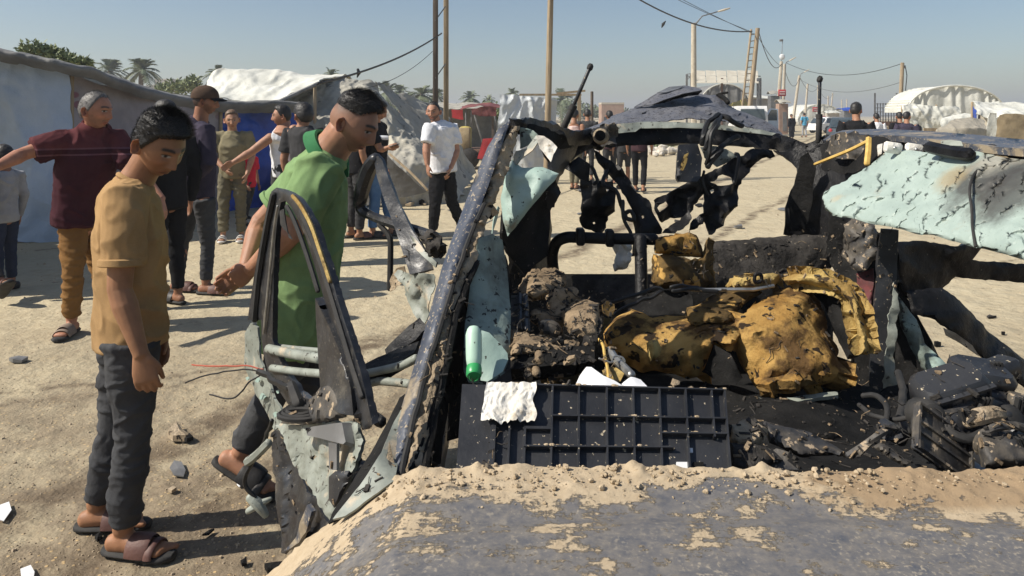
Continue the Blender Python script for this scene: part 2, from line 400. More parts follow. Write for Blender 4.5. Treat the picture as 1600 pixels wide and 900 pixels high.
MAT['sandclump'] = mk('sand_clump', (.50, .40, .275), (.40, .31, .20), sc=30, rough=.97, bump=.7, bsc=120, spec=.1)
# ------------------------------------------------------------------ ground
def ground_material():
    m = bpy.data.materials.new('dusty_asphalt_ground'); m.use_nodes = True; t = m.node_tree; N = t.nodes; Lk = t.links
    b = N['Principled BSDF']; b.inputs['Roughness'].default_value = .92; b.inputs['Specular IOR Level'].default_value = .2
    tc = N.new('ShaderNodeTexCoord'); co = tc.outputs['Object']
    def ns(s, det=6, r=.6, vec=None, dist=0):
        n = N.new('ShaderNodeTexNoise'); n.inputs['Scale'].default_value = s; n.inputs['Detail'].default_value = det
        n.inputs['Roughness'].default_value = r; n.inputs['Distortion'].default_value = dist; Lk.new(vec or co, n.inputs['Vector']); return n.outputs[0]
    def ramp(s, a, bb, c=0, d=1):
        r = N.new('ShaderNodeMapRange'); r.inputs[1].default_value = a; r.inputs[2].default_value = bb; r.inputs[3].default_value = c; r.inputs[4].default_value = d
        Lk.new(s, r.inputs[0]); return r.outputs[0]
    def mul(a, bb, op='MULTIPLY'):
        x = N.new('ShaderNodeMath'); x.operation = op
        for s, v in ((x.inputs[0], a), (x.inputs[1], bb)):
            if hasattr(v, 'node'): Lk.new(v, s)
            else: s.default_value = v
        return x.outputs[0]
    def mix(f, a, bb):
        x = N.new('ShaderNodeMix'); x.data_type = 'RGBA'; Lk.new(f, x.inputs[0])
        for s, v in ((x.inputs[6], a), (x.inputs[7], bb)):
            if hasattr(v, 'node'): Lk.new(v, s)
            else: s.default_value = (*v, 1)
        return x.outputs[2]
    sep = N.new('ShaderNodeSeparateXYZ'); Lk.new(co, sep.inputs[0]); X, Y = sep.outputs[0], sep.outputs[1]
    dust = mix(ramp(ns(.9), .38, .62), (.46, .39, .26), (.385, .315, .205))
    dust = mix(ramp(ns(9, 8, .7), .3, .7), dust, (.50, .435, .30))
    # worn asphalt with ochre stone chips, where the dust is thin (nearer the road's crown)
    asp = mix(ramp(ns(14, 6, .7), .3, .7), (.165, .13, .088), (.265, .21, .145))
    vo = N.new('ShaderNodeTexVoronoi'); vo.inputs['Scale'].default_value = 44; Lk.new(co, vo.inputs['Vector'])
    wn = N.new('ShaderNodeTexWhiteNoise'); Lk.new(vo.outputs['Position'], wn.inputs['Vector'])
    chipc = mix(wn.outputs['Value'], (.24, .19, .13), (.52, .37, .19))
    chipm = mul(ramp(vo.outputs['Distance'], .30, .22), ramp(wn.outputs['Value'], .45, .55))
    asp = mix(chipm, asp, chipc)
    near = ramp(Y, 6.2, 3.0)
    am = mul(near, ramp(ns(1.3, 7, .65), .28, .52))
    am = mul(am, ramp(ns(3.0, 6, .65), .22, .46), 'MULTIPLY')
    col = mix(am, dust, asp)
    # tyre tracks: two dark worn bands running away to the right
    def track(x0, y0, dx, dy, wd, thr):
        L = math.hypot(dx, dy); nx, ny = -dy/L, dx/L
        s = mul(mul(mul(X, nx), mul(Y, ny), 'ADD'), -(x0*nx+y0*ny), 'ADD')
        wob = mul(ramp(ns(.7, 2), .3, .7, -.12, .12), s, 'ADD')
        a = N.new('ShaderNodeMath'); a.operation = 'ABSOLUTE'; Lk.new(wob, a.inputs[0])
        return mul(ramp(a.outputs[0], wd, wd*.25), ramp(ns(6, 6, .7), thr, thr+.2))
    for a in ((-1.97, 2.83, .9, 1.9, .15, .33), (-1.25, 2.9, 1.0, 1.7, .12, .38), (-1.0, 4.9, 1.0, .42, .06, .4), (-2.2, 4.2, 1.0, .5, .07, .45)):
        col = mix(mul(track(*a), .9), col, (.13, .098, .065))
    # scattered dark grit farther off
    grit = mul(ramp(ns(2.3, 9, .75), .60, .66), .6); col = mix(grit, col, (.17, .13, .095))
    stone = ramp(ns(38, 3, .5), .70, .73); col = mix(mul(stone, .7), col, (.13, .115, .095))
    Lk.new(col, b.inputs['Base Color'])
    h1 = mul(ns(55, 6, .75), ramp(ns(2.5, 5), 0, 1, .4, 1)); h2 = mul(chipm, am)
    hh = mul(h1, mul(h2, .35), 'ADD')
    bp = N.new('ShaderNodeBump'); bp.inputs['Strength'].default_value = .6; bp.inputs['Distance'].default_value = .015; Lk.new(hh, bp.inputs['Height'])
    bp2 = N.new('ShaderNodeBump'); bp2.inputs['Strength'].default_value = .5; bp2.inputs['Distance'].default_value = .12; Lk.new(ns(4, 5), bp2.inputs['Height'])
    Lk.new(bp.outputs[0], bp2.inputs['Normal']); Lk.new(bp2.outputs[0], b.inputs['Normal'])
    return m
def build_ground():
    def axis(lo, hi, s0, g):
        a = [0.0]; s = s0
        while a[-1] < hi: a.append(a[-1]+s); s *= g
        b = [0.0]; s = s0
        while b[-1] > lo: b.append(b[-1]-s); s *= g
        return sorted(set(a+b))
    xs = axis(-600, 600, .12, 1.06); ys = [y+3.5 for y in axis(-12, 1000, .10, 1.05)]
    v = []
    for y in ys:
        for x in xs:
            z = -.012+.02*noise.noise(Vector((x*.45, y*.45, 0)))+.006*noise.noise(Vector((x*2.2, y*2.2, 3)))
            if abs(x) > 60 or y > 80: z = -.02
            v.append((x, y, min(z, .006)))
    n = len(xs); f = [(j*n+i, j*n+i+1, (j+1)*n+i+1, (j+1)*n+i) for j in range(len(ys)-1) for i in range(n-1)]
    put(obj('ground', mesh(v, f), ground_material()), kind='structure')
build_ground()

def build_gravel():
    "loose stone chips and crumbs of asphalt on the near ground, and a scatter of shards farther off"
    rnd = random.Random(3); mb = MB()
    for k in range(3600):
        if k < 2600: px = rnd.uniform(-60, 760); py = rnd.uniform(470, 930)
        else: px = rnd.uniform(0, 1650); py = rnd.uniform(285, 470)
        g = G(px, py); s = rnd.uniform(.002, .006)*(1.9 if k >= 2600 else 1)
        if rnd.random() < .04: s *= 2
        k0 = len(mb.v); a = rnd.uniform(0, 6.28)
        pts = [Vector((math.cos(a+i*1.257)*s*rnd.uniform(.7, 1.3), math.sin(a+i*1.257)*s*rnd.uniform(.7, 1.3), -.002)) for i in range(5)]
        z0 = -.012+.02*noise.noise(Vector((g.x*.45, g.y*.45, 0)))+.006*noise.noise(Vector((g.x*2.2, g.y*2.2, 3)))
        g.z = min(z0, .006)
        mb.v += [g+p for p in pts]; mb.v += [g+Vector((p.x*.55, p.y*.55, s*rnd.uniform(.5, .9))) for p in pts]
        for i in range(5): j = (i+1) % 5; mb.f.append((k0+i, k0+j, k0+5+j, k0+5+i))
        mb.f.append(tuple(k0+5+i for i in range(5)))
    o = obj('gravel', mb.mesh(), MAT['stone'], smooth=False); put(o, 'small stone chips strewn over the dusty asphalt', 'gravel', kind='stuff')
build_gravel()

# ------------------------------------------------------------------ vegetation and far things
def palm(px, py_crown, d, sz, label, seed, trunk_lean=0.0):
    c = P(px, py_crown, d); base = Vector((c.x-trunk_lean, d, 0)); rnd = random.Random(seed)
    t = thing('palm_tree', label, 'palm tree', base, 'date palms beyond the tents')
    mb = MB(); pts = [base+(c-base)*(i/6)+Vector((.1*math.sin(i), 0, 0)) for i in range(7)]
    mb.tube(pts, [.26, .22, .2, .2, .19, .2, .22], 8); obj('trunk', mb.mesh(), MAT['trunk'], t)
    v, f = [], []
    for k in range(34):
        az = rnd.uniform(0, 6.28); el = rnd.uniform(-.5, 1.35); L = sz*rnd.uniform(.8, 1.15)
        dr = Vector((math.cos(az), math.sin(az), 0)); spine = []
        for i in range(9):
            s = i/8; spine.append(c+dr*(L*s*math.cos(el)*(1-.1*s))+Vector((0, 0, L*(s*math.sin(el)-.55*s*s*(1.2-.4*math.sin(el))))))
        for i in range(8):
            a = spine[i]; b2 = spine[i+1]; t_ = (b2-a).normalized(); sd = t_.cross(Vector((0, 0, 1)))
            if sd.length < .05: continue
            sd.normalize(); ll = L*.24*math.sin(3.1*(i+1.2)/9.6)
            for q in (0, .5):
                o = a.lerp(b2, q)
                for sg in (-1, 1):
                    tip = o+sd*sg*ll+t_*ll*.8-Vector((0, 0, ll*rnd.uniform(.1, .5)))
                    n0 = len(v); v += [o-t_*.035*sz, o+t_*.045*sz, tip]; f.append((n0, n0+1, n0+2))
            n0 = len(v); ww = sd*.03; v += [a-ww, a+ww, b2+ww*.6, b2-ww*.6]; f.append((n0, n0+1, n0+2, n0+3))
    obj('crown', mesh(v, f), MAT['leaf'], t, smooth=False)
    return t
palm(222, 110, 62, 2.0, 'larger date palm above the grey tarp roof, left of the white tent', 1)
palm(172, 112, 70, 2.1, 'low date palm just left of the larger palm over the grey tarp roof', 2)
palm(340, 116, 66, 1.5, 'tuft of a palm peeping over the left end of the white tent', 3)
palm(517, 119, 70, 1.4, 'tiny palm crown peeping over the long white tent ridge', 4)
palm(607, 143, 85, 2.0, 'left palm of the pair behind the big grey tent slope', 5)
palm(625, 144, 88, 2.0, 'right palm of the pair behind the big grey tent slope', 6)
palm(659, 148, 80, 2.3, 'palm just left of the twin wooden poles', 7)
palm(682, 150, 95, 2.0, 'palm half hidden behind the twin wooden poles', 17)
palm(735, 154, 110, 2.1, 'far palm to the right of the twin wooden poles', 8)
palm(763, 157, 120, 1.8, 'faint far palm left of the white tarp on its pole', 9)
palm(800, 147, 100, 1.6, 'palm crown peeping over the white tarp on its pole', 10)
palm(877, 157, 105, 2.8, 'palm to the right of the single tall pole', 11)

def shrub(name, label, cat, blobs, d, mat, seed, n=1500, leaf=.09, group=None):
    rnd = random.Random(seed); b0 = P(blobs[0][0], blobs[0][1], d); base = Vector((b0.x, d, 0))
    t = thing(name, label, cat, base, group); v, f = [], []
    tr = MB()
    for (px, py, rx, ry) in blobs:
        c = P(px, py, d); RX = rx*d/FOC; RY = ry*d/FOC
        tr.tube([base+Vector((rnd.uniform(-.2, .2), rnd.uniform(-.1, .1), 0)), base.lerp(c, .5)+Vector((rnd.uniform(-.3, .3), 0, 0)), c], [.06, .04, .02], 6)
        for k in range(n//len(blobs)):
            q = Vector((rnd.gauss(0, .5), rnd.gauss(0, .5), rnd.gauss(0, .5)))
            if q.length > 1.15: q *= .8/q.length
            cl = .25*fbm(q, 2.2, seed)
            o = c+Vector((q.x*RX*(1+cl), q.y*RX, q.z*RY*(1+cl)))
            a = Vector((rnd.uniform(-1, 1), rnd.uniform(-1, 1), rnd.uniform(-.3, 1))).normalized()*leaf*rnd.uniform(.7, 1.4)
            s = a.cross(Vector((rnd.uniform(-1, 1), rnd.uniform(-1, 1), rnd.uniform(-1, 1)))).normalized()*leaf*.25
            n0 = len(v); v += [o, o+a*.5+s, o+a, o+a*.5-s]; f.append((n0, n0+1, n0+2, n0+3))
    obj('trunk', tr.mesh(), MAT['trunk'], t); obj('crown', mesh(v, f), mat, t, smooth=False); return t
shrub('leafy_tree', 'feathery green tree behind the left white tent roof', 'tree', [(55, 82, 22, 16), (78, 85, 18, 10), (100, 94, 20, 10), (128, 100, 14, 8)], 14, MAT['leafb'], 2, 2600, .10)
shrub('leafy_shrub', 'yellow-green shrub over the grey tarp beside the capped man', 'shrub', [(278, 138, 26, 12), (300, 132, 14, 12), (255, 142, 14, 8)], 40, MAT['leafb'], 3, 1600, .22)
shrub('roadside_bush', 'green bush behind the red canopied cart', 'bush', [(740, 205, 26, 30), (765, 190, 24, 28), (760, 235, 26, 28), (720, 190, 20, 25)], 30, MAT['leafb'], 4, 2600, .2)
shrub('roadside_bush', 'low green weeds showing under the blown-up car roof', 'bush', [(965, 232, 16, 8), (1030, 228, 26, 6), (1000, 232, 18, 6)], 34, MAT['leafb'], 5, 1300, .14)
shrub('far_hedge', 'hazy dark hedge on the skyline behind the single tall pole', 'hedge', [(890, 170, 30, 14), (930, 176, 40, 10), (980, 180, 40, 8), (640, 172, 50, 10), (740, 172, 50, 8), (800, 174, 30, 8)], 140, MAT['leaf'], 6, 3000, .8)

def building(px0, px1, py0, d, mat, label, seed, wins=(3, 3), name='building'):
    a = P(px0, py0, d); b_ = P(px1, py0, d); wd = b_.x-a.x; h = a.z; base = Vector(((a.x+b_.x)/2, d, 0))
    t = thing(name, label, 'building', base, 'far houses on the skyline'); dp = max(4, wd*.6)
    obj('wall', MB().box(base+Vector((0, dp/2, h/2)), wd, dp, h).mesh(), mat, t, smooth=False)
    obj('roof', MB().box(base+Vector((0, dp/2, h+.15)), wd*1.02, dp*1.02, .3).mesh(), MAT['concrete'], t, smooth=False)
    for r in range(wins[1]):
        for c in range(wins[0]):
            x = a.x+wd*(c+.5)/wins[0]; z = h*(r+.55)/wins[1]
            if z > h-1: continue
            obj('window', MB().box((x, d-.02, z), wd/wins[0]*.4, .12, h/wins[1]*.42).mesh(), MAT['glass'], t, smooth=False)
    return t
building(242, 268, 125, 190, MAT['plaster'], 'pale far block between the larger palm and the shrub', 1, (4, 4))
building(228, 243, 134, 200, MAT['plaster'], 'lower pale far house just behind the larger palm', 2, (2, 3))
building(940, 975, 163, 120, MAT['brick'], 'reddish far house right of the black post', 3, (3, 2))
building(900, 925, 176, 150, MAT['plaster'], 'low pale house on the skyline behind the man in the pink vest', 4, (2, 1))
building(1128, 1150, 170, 150, MAT['plaster'], 'low pale far house behind the yellow tarp', 6, (3, 1))

# ------------------------------------------------------------------ poles and wires
def pole(px, py_top, d, r, label, mat='wood', lean=0.0, lamp=None, name='utility_pole', extra=None, group='roadside poles'):
    tp = P(px, py_top, d); base = Vector((tp.x-lean, d, 0))
    t = thing(name, label, 'pole', base, group)
    pts = [base+(tp-base)*(i/5) for i in range(6)]
    obj('shaft', MB().tube(pts, [r*1.15, r*1.1, r*1.05, r, r*.95, r*.9], 9, .1).mesh(), MAT[mat], t)
    if lamp:
        e = P(lamp[0], lamp[1], d); m1 = tp.lerp(e, .35)+Vector((0, 0, abs(e.x-tp.x)*.12))
        obj('lamp_arm', MB().tube([tp-Vector((0, 0, .2)), m1, e], [.05, .04, .035], 6).mesh(), MAT['steelgrey'], t)
        obj('lamp_head', MB().loft([e, e+(e-m1).normalized()*.35, e+(e-m1).normalized()*.75], [.07, .12, .06], [.05, .07, .04], Vector((0, 1, 0)), 8).mesh(), MAT['concrete'], t)
    if extra: extra(t, tp, base)
    return t
def twin():
    a = P(680.5, -260, 16.0); b_ = P(697, -260, 16.2); t = thing('utility_pole', 'pair of square wooden poles braced together behind the man in white', 'pole', Vector(((a.x+b_.x)/2, 16.1, 0)), 'roadside poles')
    for q in (a, b_):
        obj('shaft', MB().box((q.x, q.y, q.z/2), .105, .11, q.z, bev=.008).mesh(), MAT['darkwood'] if q is a else MAT['wood'], t)
    for z in (2.35, 3.6, 4.9, 6.2):
        obj('brace', MB().tube([(a.x, 15.95, z), (b_.x, 16.05, z+.32)], .012, 6).mesh(), MAT['steelgrey'], t)
twin()
pole(866, -250, 17, .068, 'single tall round wooden pole by the white tarp', 'wood', lean=.18)
pole(1084, 36, 45, .17, 'concrete lamp pole left of the solar panel canopy', 'concrete', lamp=(1122, 18), name='street_lamp')
def ladder(t, tp, base):
    for dx, ln in ((-.45, .55),):
        q = tp+Vector((dx, 0, -.1)); obj('second_shaft', MB().tube([Vector((base.x-ln*1.0, base.y, 0)), q], .075, 8).mesh(), MAT['wood'], t)
        for k in range(11):
            s = .35+k*.06; m = base.lerp(tp, s); q2 = Vector((base.x-ln, base.y, 0)).lerp(q, s)
            obj('rung', MB().tube([m, q2], .035, 5).mesh(), MAT['wood'], t)
pole(1184, 44, 50, .16, 'leaning wooden pole braced with a ladder frame beside the solar canopy', 'wood', lean=.75, extra=ladder)
def dish(t, tp, base):
    obj('mast', MB().tube([tp, tp+Vector((.1, 0, 1.9))], .03, 6).mesh(), MAT['steelgrey'], t)
    obj('camera_head', MB().box(tp+Vector((-.02, 0, 1.95)), .3, .3, .2, bev=.04).mesh(), MAT['steelgrey'], t)
    obj('dish', MB().ball(tp+Vector((0, -.2, .4)), .26, .1, .28).mesh(), MAT['white'], t)
pole(1221, 96, 68, .16, 'pole carrying a small white dish and a mast', 'concrete', lean=.5, extra=dish)
pole(1226, 100, 72, .15, 'pole with a lamp arm right beside the dish pole', 'concrete', lean=.25, lamp=(1233, 95), name='street_lamp')
pole(1249, 118, 90, .17, 'lamp pole behind the blue-shirted walker', 'concrete', lean=.9, lamp=(1256, 113), name='street_lamp')
pole(1262, 131, 105, .15, 'slim pole right of the blue-shirted walker', 'concrete', lean=.5)
pole(1278, 133, 120, .14, 'thin far pole behind the upright gas strut', 'concrete')
pole(1294, 150, 150, .14, 'first thin pole in the hazy distance right of the gas strut', 'concrete')
pole(1301, 145, 160, .15, 'second thin pole in the hazy distance right of the gas strut', 'concrete', lean=.6)
pole(1315, 156, 180, .16, 'third thin pole in the hazy distance right of the gas strut', 'concrete')
pole(1323, 155, 190, .16, 'farthest thin pole right of the gas strut', 'concrete')
def insul(t, tp, base):
    obj('insulator', MB().ball(tp+Vector((.12, 0, -.3)), .12, .08, .12).mesh(), MAT['steelgrey'], t)
    obj('hanging_cable', MB().tube([tp+Vector((.2, 0, -.2)), tp+Vector((.32, 0, -.9)), tp+Vector((.2, 0, -2.2)), tp+Vector((.1, 0, -4))], .03, 6).mesh(), MAT['wire'], t)
pole(1410, 98, 52, .14, 'tall wooden pole beside the round-topped white tent', 'wood', lean=.25, extra=insul)
pole(925, 143, 20, .045, 'short black post beside the men behind the car', 'darkwood', name='post')
def wire(a, b_, sag, r, label, n=22):
    pts = [a.lerp(b_, i/n)-Vector((0, 0, sag*(1-(2*i/n-1)**2))) for i in range(n+1)]
    top('overhead_wire', MB().tube(pts, r, 5).mesh(), MAT['wire'], label, 'wire', 'overhead wires')
wire(P(960, -25, 38), P(1175, 49, 50), .75, .045, 'thick sagging wire from the top edge to the ladder pole')
wire(P(1010, -25, 40), P(1175, 50, 50), .1, .018, 'upper thin wire running to the ladder pole')
wire(P(1022, -25, 40), P(1178, 53, 50), .1, .018, 'lower thin wire running to the ladder pole')
wire(P(1185, 48, 50), P(1221, 100, 68), 1.2, .03, 'slack wire from the ladder pole to the dish pole')
wire(P(1185, 58, 50), P(1222, 104, 68), .3, .02, 'tight wire from the ladder pole to the dish pole')
wire(P(1228, 98, 70), P(1410, 99, 52), 1.0, .022, 'long wire from the dish pole across the road to the right pole')
wire(P(1250, 124, 90), P(1409, 128, 52), 1.1, .016, 'faint long wire below the one across the road')
wire(P(1226, 108, 72), P(1249, 122, 90), 1.3, .028, 'slack wire between the paired poles and the lamp pole')
wire(P(1250, 121, 90), P(1278, 136, 120), 1.2, .028, 'slack wire beyond the lamp pole into the haze')
wire(P(1278, 136, 120), P(1301, 147, 160), 1.4, .03, 'farthest slack wire in the haze')
wire(P(496, 131, 9.6), P(690, 52, 16), .12, .016, 'black cable from the white awning corner up to the twin poles')
wire(P(560, 140, 13), P(676, 80, 16), .15, .006, 'thin string rising to the twin poles')
top('rag', MB().tube([P(559, 108, 11.4), P(561, 114, 11.4), P(558, 121, 11.4)], [.02, .03, .008], 6).mesh(), MAT['wire'], 'dark rag dangling from the black cable', 'rag')
top('rag', MB().tube([P(1040, 33, 42), P(1036, 38, 42), P(1034, 43, 42)], [.03, .1, .03], 6).mesh(), MAT['wire'], 'small scrap caught on the thick sagging wire', 'rag')

# ------------------------------------------------------------------ tents on the left
def printed_material():
    m = mk('printed_grey_sheet', (.30, .28, .30), (.24, .225, .245), sc=3, rough=.85, bump=.4, bsc=8, bdist=.03)
    t = m.node_tree; N = t.nodes; Lk = t.links; b = N['Principled BSDF']; src = b.inputs['Base Color'].links[0].from_socket
    tc = N.new('ShaderNodeTexCoord'); mp = N.new('ShaderNodeMapping'); mp.inputs['Scale'].default_value = (1.6, 1.6, 3.2); mp.inputs['Rotation'].default_value = (0, .7, 0)
    Lk.new(tc.outputs['Object'], mp.inputs[0]); v = N.new('ShaderNodeTexVoronoi'); v.inputs['Scale'].default_value = 1.7; Lk.new(mp.outputs[0], v.inputs['Vector'])
    n = N.new('ShaderNodeTexNoise'); n.inputs['Scale'].default_value = .7; Lk.new(tc.outputs['Object'], n.inputs['Vector'])
    r = N.new('ShaderNodeMapRange'); r.inputs[1].default_value = .36; r.inputs[2].default_value = .30; Lk.new(v.outputs[0], r.inputs[0])
    r2 = N.new('ShaderNodeMapRange'); r2.inputs[1].default_value = .40; r2.inputs[2].default_value = .46; Lk.new(n.outputs[0], r2.inputs[0])
    mu = N.new('ShaderNodeMath'); mu.operation = 'MULTIPLY'; Lk.new(r.outputs[0], mu.inputs[0]); Lk.new(r2.outputs[0], mu.inputs[1])
    mu2 = N.new('ShaderNodeMath'); mu2.operation = 'MULTIPLY'; mu2.inputs[1].default_value = .75; Lk.new(mu.outputs[0], mu2.inputs[0])
    x = N.new('ShaderNodeMix'); x.data_type = 'RGBA'; Lk.new(mu2.outputs[0], x.inputs[0]); Lk.new(src, x.inputs[6]); x.inputs[7].default_value = (.19, .045, .08, 1)
    Lk.new(x.outputs[2], b.inputs['Base Color']); return m
MAT['printed'] = printed_material()
def tents_left():
    t = thing('shelter', 'long shelter with a pale blue-white tarp wall at the left edge', 'shelter', Vector((-7.0, 9.2, 0)))
    gy = lambda d: HOR+CAM_H*FOC/d
    sheet('wall', [[(-330, 60, 8.3), (-180, 78, 8.6), (-60, 92, 8.85), (25, 94, 9.0), (112, 101, 9.15)],
                   [(-330, 150, 8.3), (-180, 150, 8.6), (-60, 160, 8.88), (25, 165, 9.06), (116, 170, 9.15)],
                   [(-330, 260, 8.3), (-180, 260, 8.6), (-60, 265, 8.87), (25, 270, 9.0), (112, 275, 9.12)],
                   [(-330, gy(8.3)+4, 8.3), (-180, gy(8.6)+4, 8.6), (-60, gy(8.85)+4, 8.85), (25, gy(9)+4, 9.0), (110, gy(9.12)+4, 9.12)]],
          MAT['tarpwhite'], t, nu=22, nv=22, wr=.10, ns=1.3, seed=2, rid=.028, rs=2.0)
    sheet('wall', [[(112, 112, 9.2), (180, 140, 9.9), (260, 158, 10.8), (345, 172, 11.8)],
                   [(114, 200, 9.2), (180, 205, 9.9), (260, 212, 10.8), (345, 225, 11.8)],
                   [(114, 290, 9.2), (180, 285, 9.9), (260, 280, 10.8), (345, 275, 11.8)],
                   [(113, gy(9.2)+4, 9.2), (180, gy(9.9)+4, 9.9), (260, gy(10.8)+4, 10.8), (345, gy(11.8)+4, 11.8)]],
          MAT['printed'], t, nu=18, nv=18, wr=.08, ns=1.4, seed=5, rid=.02, rs=2.2)
    sheet('wall', [[(340, 168, 11.9), (400, 172, 12.4), (470, 176, 13)], [(342, 240, 11.9), (400, 240, 12.35), (470, 240, 13)], [(340, gy(11.9)+3, 11.9), (400, gy(12.4)+3, 12.4), (470, gy(13)+3, 13)]],
          MAT['tarpblue'], t, nu=16, nv=16, wr=.16, ns=2.2, seed=7)
    # canvas roof running back from the front edge, sagging between its poles
    fr = [(-330, 32, 8.1), (-150, 52, 8.4), (0, 80, 8.7), (60, 92, 8.85), (112, 104, 8.95), (160, 116, 9.4), (220, 138, 10.2), (280, 153, 11), (345, 160, 11.6), (400, 162, 12.1), (468, 160, 12.6)]
    md = [(x, y+3, d+.9) for x, y, d in fr]; bk = [(x, y+12, d+2.6) for x, y, d in fr]; ed = [(x, y+15, d+.05) for x, y, d in fr]
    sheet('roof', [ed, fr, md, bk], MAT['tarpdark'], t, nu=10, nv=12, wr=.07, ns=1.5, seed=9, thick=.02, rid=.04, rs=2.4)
    rope('front_beam', [(-330, 50, 8.2), (-150, 64, 8.5), (0, 88, 8.85), (112, 108, 9.1)], .03, MAT['wood'], t, span=3)
    # side wall and ridge behind, so that the shelter is closed and shades the ground
    sheet('side_wall', [[(-330, 40, 8.2), (-170, 20, 11.6)], [(-330, 395, 8.2), (-170, gy(11.6), 11.6)]], MAT['tarpgrey'], t, nu=8, nv=8, wr=.06, seed=11)
    sheet('back_wall', [[(-170, 40, 11.7), (60, 92, 12.1), (300, 152, 14.2), (468, 156, 15.6)], [(-170, gy(11.7), 11.7), (60, gy(12.1), 12.1), (300, gy(14.2), 14.2), (468, gy(15.6), 15.6)]], MAT['tarpgrey'], t, nu=8, nv=8, wr=.06, seed=12)
    # the shelter's near end, just outside the picture, with its awning
    rw = [[(-9.2, 6.0, 2.05), (-7.4, 6.0, 2.1), (-5.7, 6.05, 1.95)], [(-9.2, 7.2, 2.25), (-7.4, 7.2, 2.3), (-5.85, 7.2, 2.1)], [(-9.2, 8.3, 2.1), (-7.4, 8.3, 2.15), (-6.05, 8.25, 2.0)]]
    sheet('awning', rw, MAT['tarpgrey'], t, world=True, wr=.08, seed=26, thick=.02)
    sheet('side_wall', [[(-5.72, 6.1, 1.95), (-5.85, 7.2, 2.05), (-6.02, 8.2, 1.98)], [(-5.72, 6.1, .9), (-5.85, 7.2, .9), (-6.02, 8.2, .9)], [(-5.72, 6.1, 0), (-5.85, 7.2, 0), (-6.02, 8.2, 0)]], MAT['tarpwhite'], t, world=True, wr=.08, seed=27)
    for (px, py, d) in ((112, 104, 9.18), (345, 164, 11.75), (0, 84, 9.05)):
        tp = P(px, py, d); obj('post', MB().tube([(tp.x, d, 0), tp], .028, 7).mesh(), MAT['wood'], t)
    # white tent with a ridge
    t = thing('ridge_tent', 'white canvas tent whose ridge rises behind the blue tarp', 'tent', P(415, 300, 15)*1.0-Vector((0, 0, P(415, 300, 15).z)))
    sheet('canvas', [[(318, 150, 13.4), (360, 158, 13.3), (410, 160, 13.2), (440, 156, 13.2), (497, 132, 13.2)],
                     [(322, 138, 14), (352, 136, 14), (405, 137, 14), (450, 138, 14), (505, 128, 13.8)],
                     [(330, 124, 14.8), (346, 111, 14.8), (420, 113, 15), (480, 117, 15), (545, 121, 14.8)],
                     [(345, 150, 16), (360, 150, 16.2), (430, 150, 16.4), (490, 150, 16.4), (560, 150, 16)]],
          MAT['tarplight'], t, nu=18, nv=16, wr=.10, ns=1.3, seed=14, thick=.02, rid=.05, rs=2.2)
    for (px, py, d) in ((346, 112, 14.8), (492, 131, 13.1), (330, 152, 13.4)):
        tp = P(px, py, d); obj('post', MB().tube([(tp.x, d, 0), tp], .03, 7).mesh(), MAT['wood'], t)
    rope('awning_bar', [(428, 162, 12.9), (470, 143, 13), (498, 130, 13.05)], .035, MAT['steelgrey'], t, span=2)
    # big dusty slope
    t = thing('slope_tent', 'big dust-grey tarp tent sloping down behind the man in white', 'tent', G(590, 300))
    sheet('canvas', [[(440, 152, 13.6), (500, 128, 14.2), (545, 124, 14.6), (585, 128, 14.8), (600, 140, 14.8), (615, 160, 14.8)],
                     [(440, 180, 13.2), (495, 165, 13.5), (545, 160, 13.8), (590, 160, 14), (615, 180, 14), (645, 205, 14.2)],
                     [(440, 225, 12.8), (500, 215, 13), (550, 212, 13.1), (600, 215, 13.3), (640, 228, 13.4), (672, 245, 13.6)],
                     [(440, 265, 12.6), (505, 262, 12.6), (560, 262, 12.6), (615, 265, 12.8), (660, 272, 13), (695, 285, 13.2)],
                     [(440, gy(12.4)+3, 12.4), (510, gy(12.4)+3, 12.4), (565, gy(12.4)+3, 12.4), (620, gy(12.5)+3, 12.5), (668, gy(12.8)+3, 12.8), (712, gy(13)+3, 13)]],
          MAT['tarpgrey'], t, nu=26, nv=24, wr=.26, ns=1.1, seed=16, thick=.02, rid=.05, rs=2.6)
    sheet('canvas', [[(585, 128, 14.85), (640, 150, 17), (700, 170, 19)], [(615, 165, 14.9), (655, 185, 16), (705, 200, 18)], [(715, 315, 13.1), (730, 290, 16), (745, 270, 18.8)]], MAT['tarpgrey'], t, nu=10, nv=12, wr=.15, seed=18)
    sheet('door_flap', [[(600, 232, 12.0), (622, 262, 12.0), (668, 300, 12.1)], [(575, 255, 12.1), (592, 280, 12.1), (615, 312, 12.1)], [(548, 270, 12.2), (556, 290, 12.2), (560, gy(12.2), 12.2)]], MAT['tarpdark'], t, nu=10, nv=10, wr=.05, seed=19)
    rope('guy_pole', [(608, 240, 11.9), (640, 268, 11.7), (668, 297, 11.5)], .022, MAT['wood'], t, span=2)
    # white tarp at the tall pole
    t = thing('tarp_screen', 'white tarp screen hung on a timber frame beside the tall pole', 'tarp', Vector((.45, 17.6, 0)))
    sheet('tarp', [[(781, 149, 17.4), (815, 150, 17.5), (850, 152, 17.6), (868, 156, 17.7)], [(779, 175, 17.4), (815, 178, 17.4), (850, 172, 17.6), (868, 178, 17.7)], [(776, 205, 17.4), (815, 208, 17.4), (850, 205, 17.6), (868, 200, 17.7)], [(775, 262, 17.4), (815, 270, 17.4), (850, 268, 17.6), (868, 250, 17.7)]], MAT['plainwhite'], t, nu=18, nv=16, wr=.05, ns=1.6, seed=21, rid=.06, rs=2)
    obj('beam', MB().box((P(860, 148, 17.8)), 1.5, .06, .05).mesh(), MAT['wood'], t); obj('post', MB().box((P(905, 150, 17.8).x, 17.8, 1.02), .08, .08, 2.04).mesh(), MAT['wood'], t)
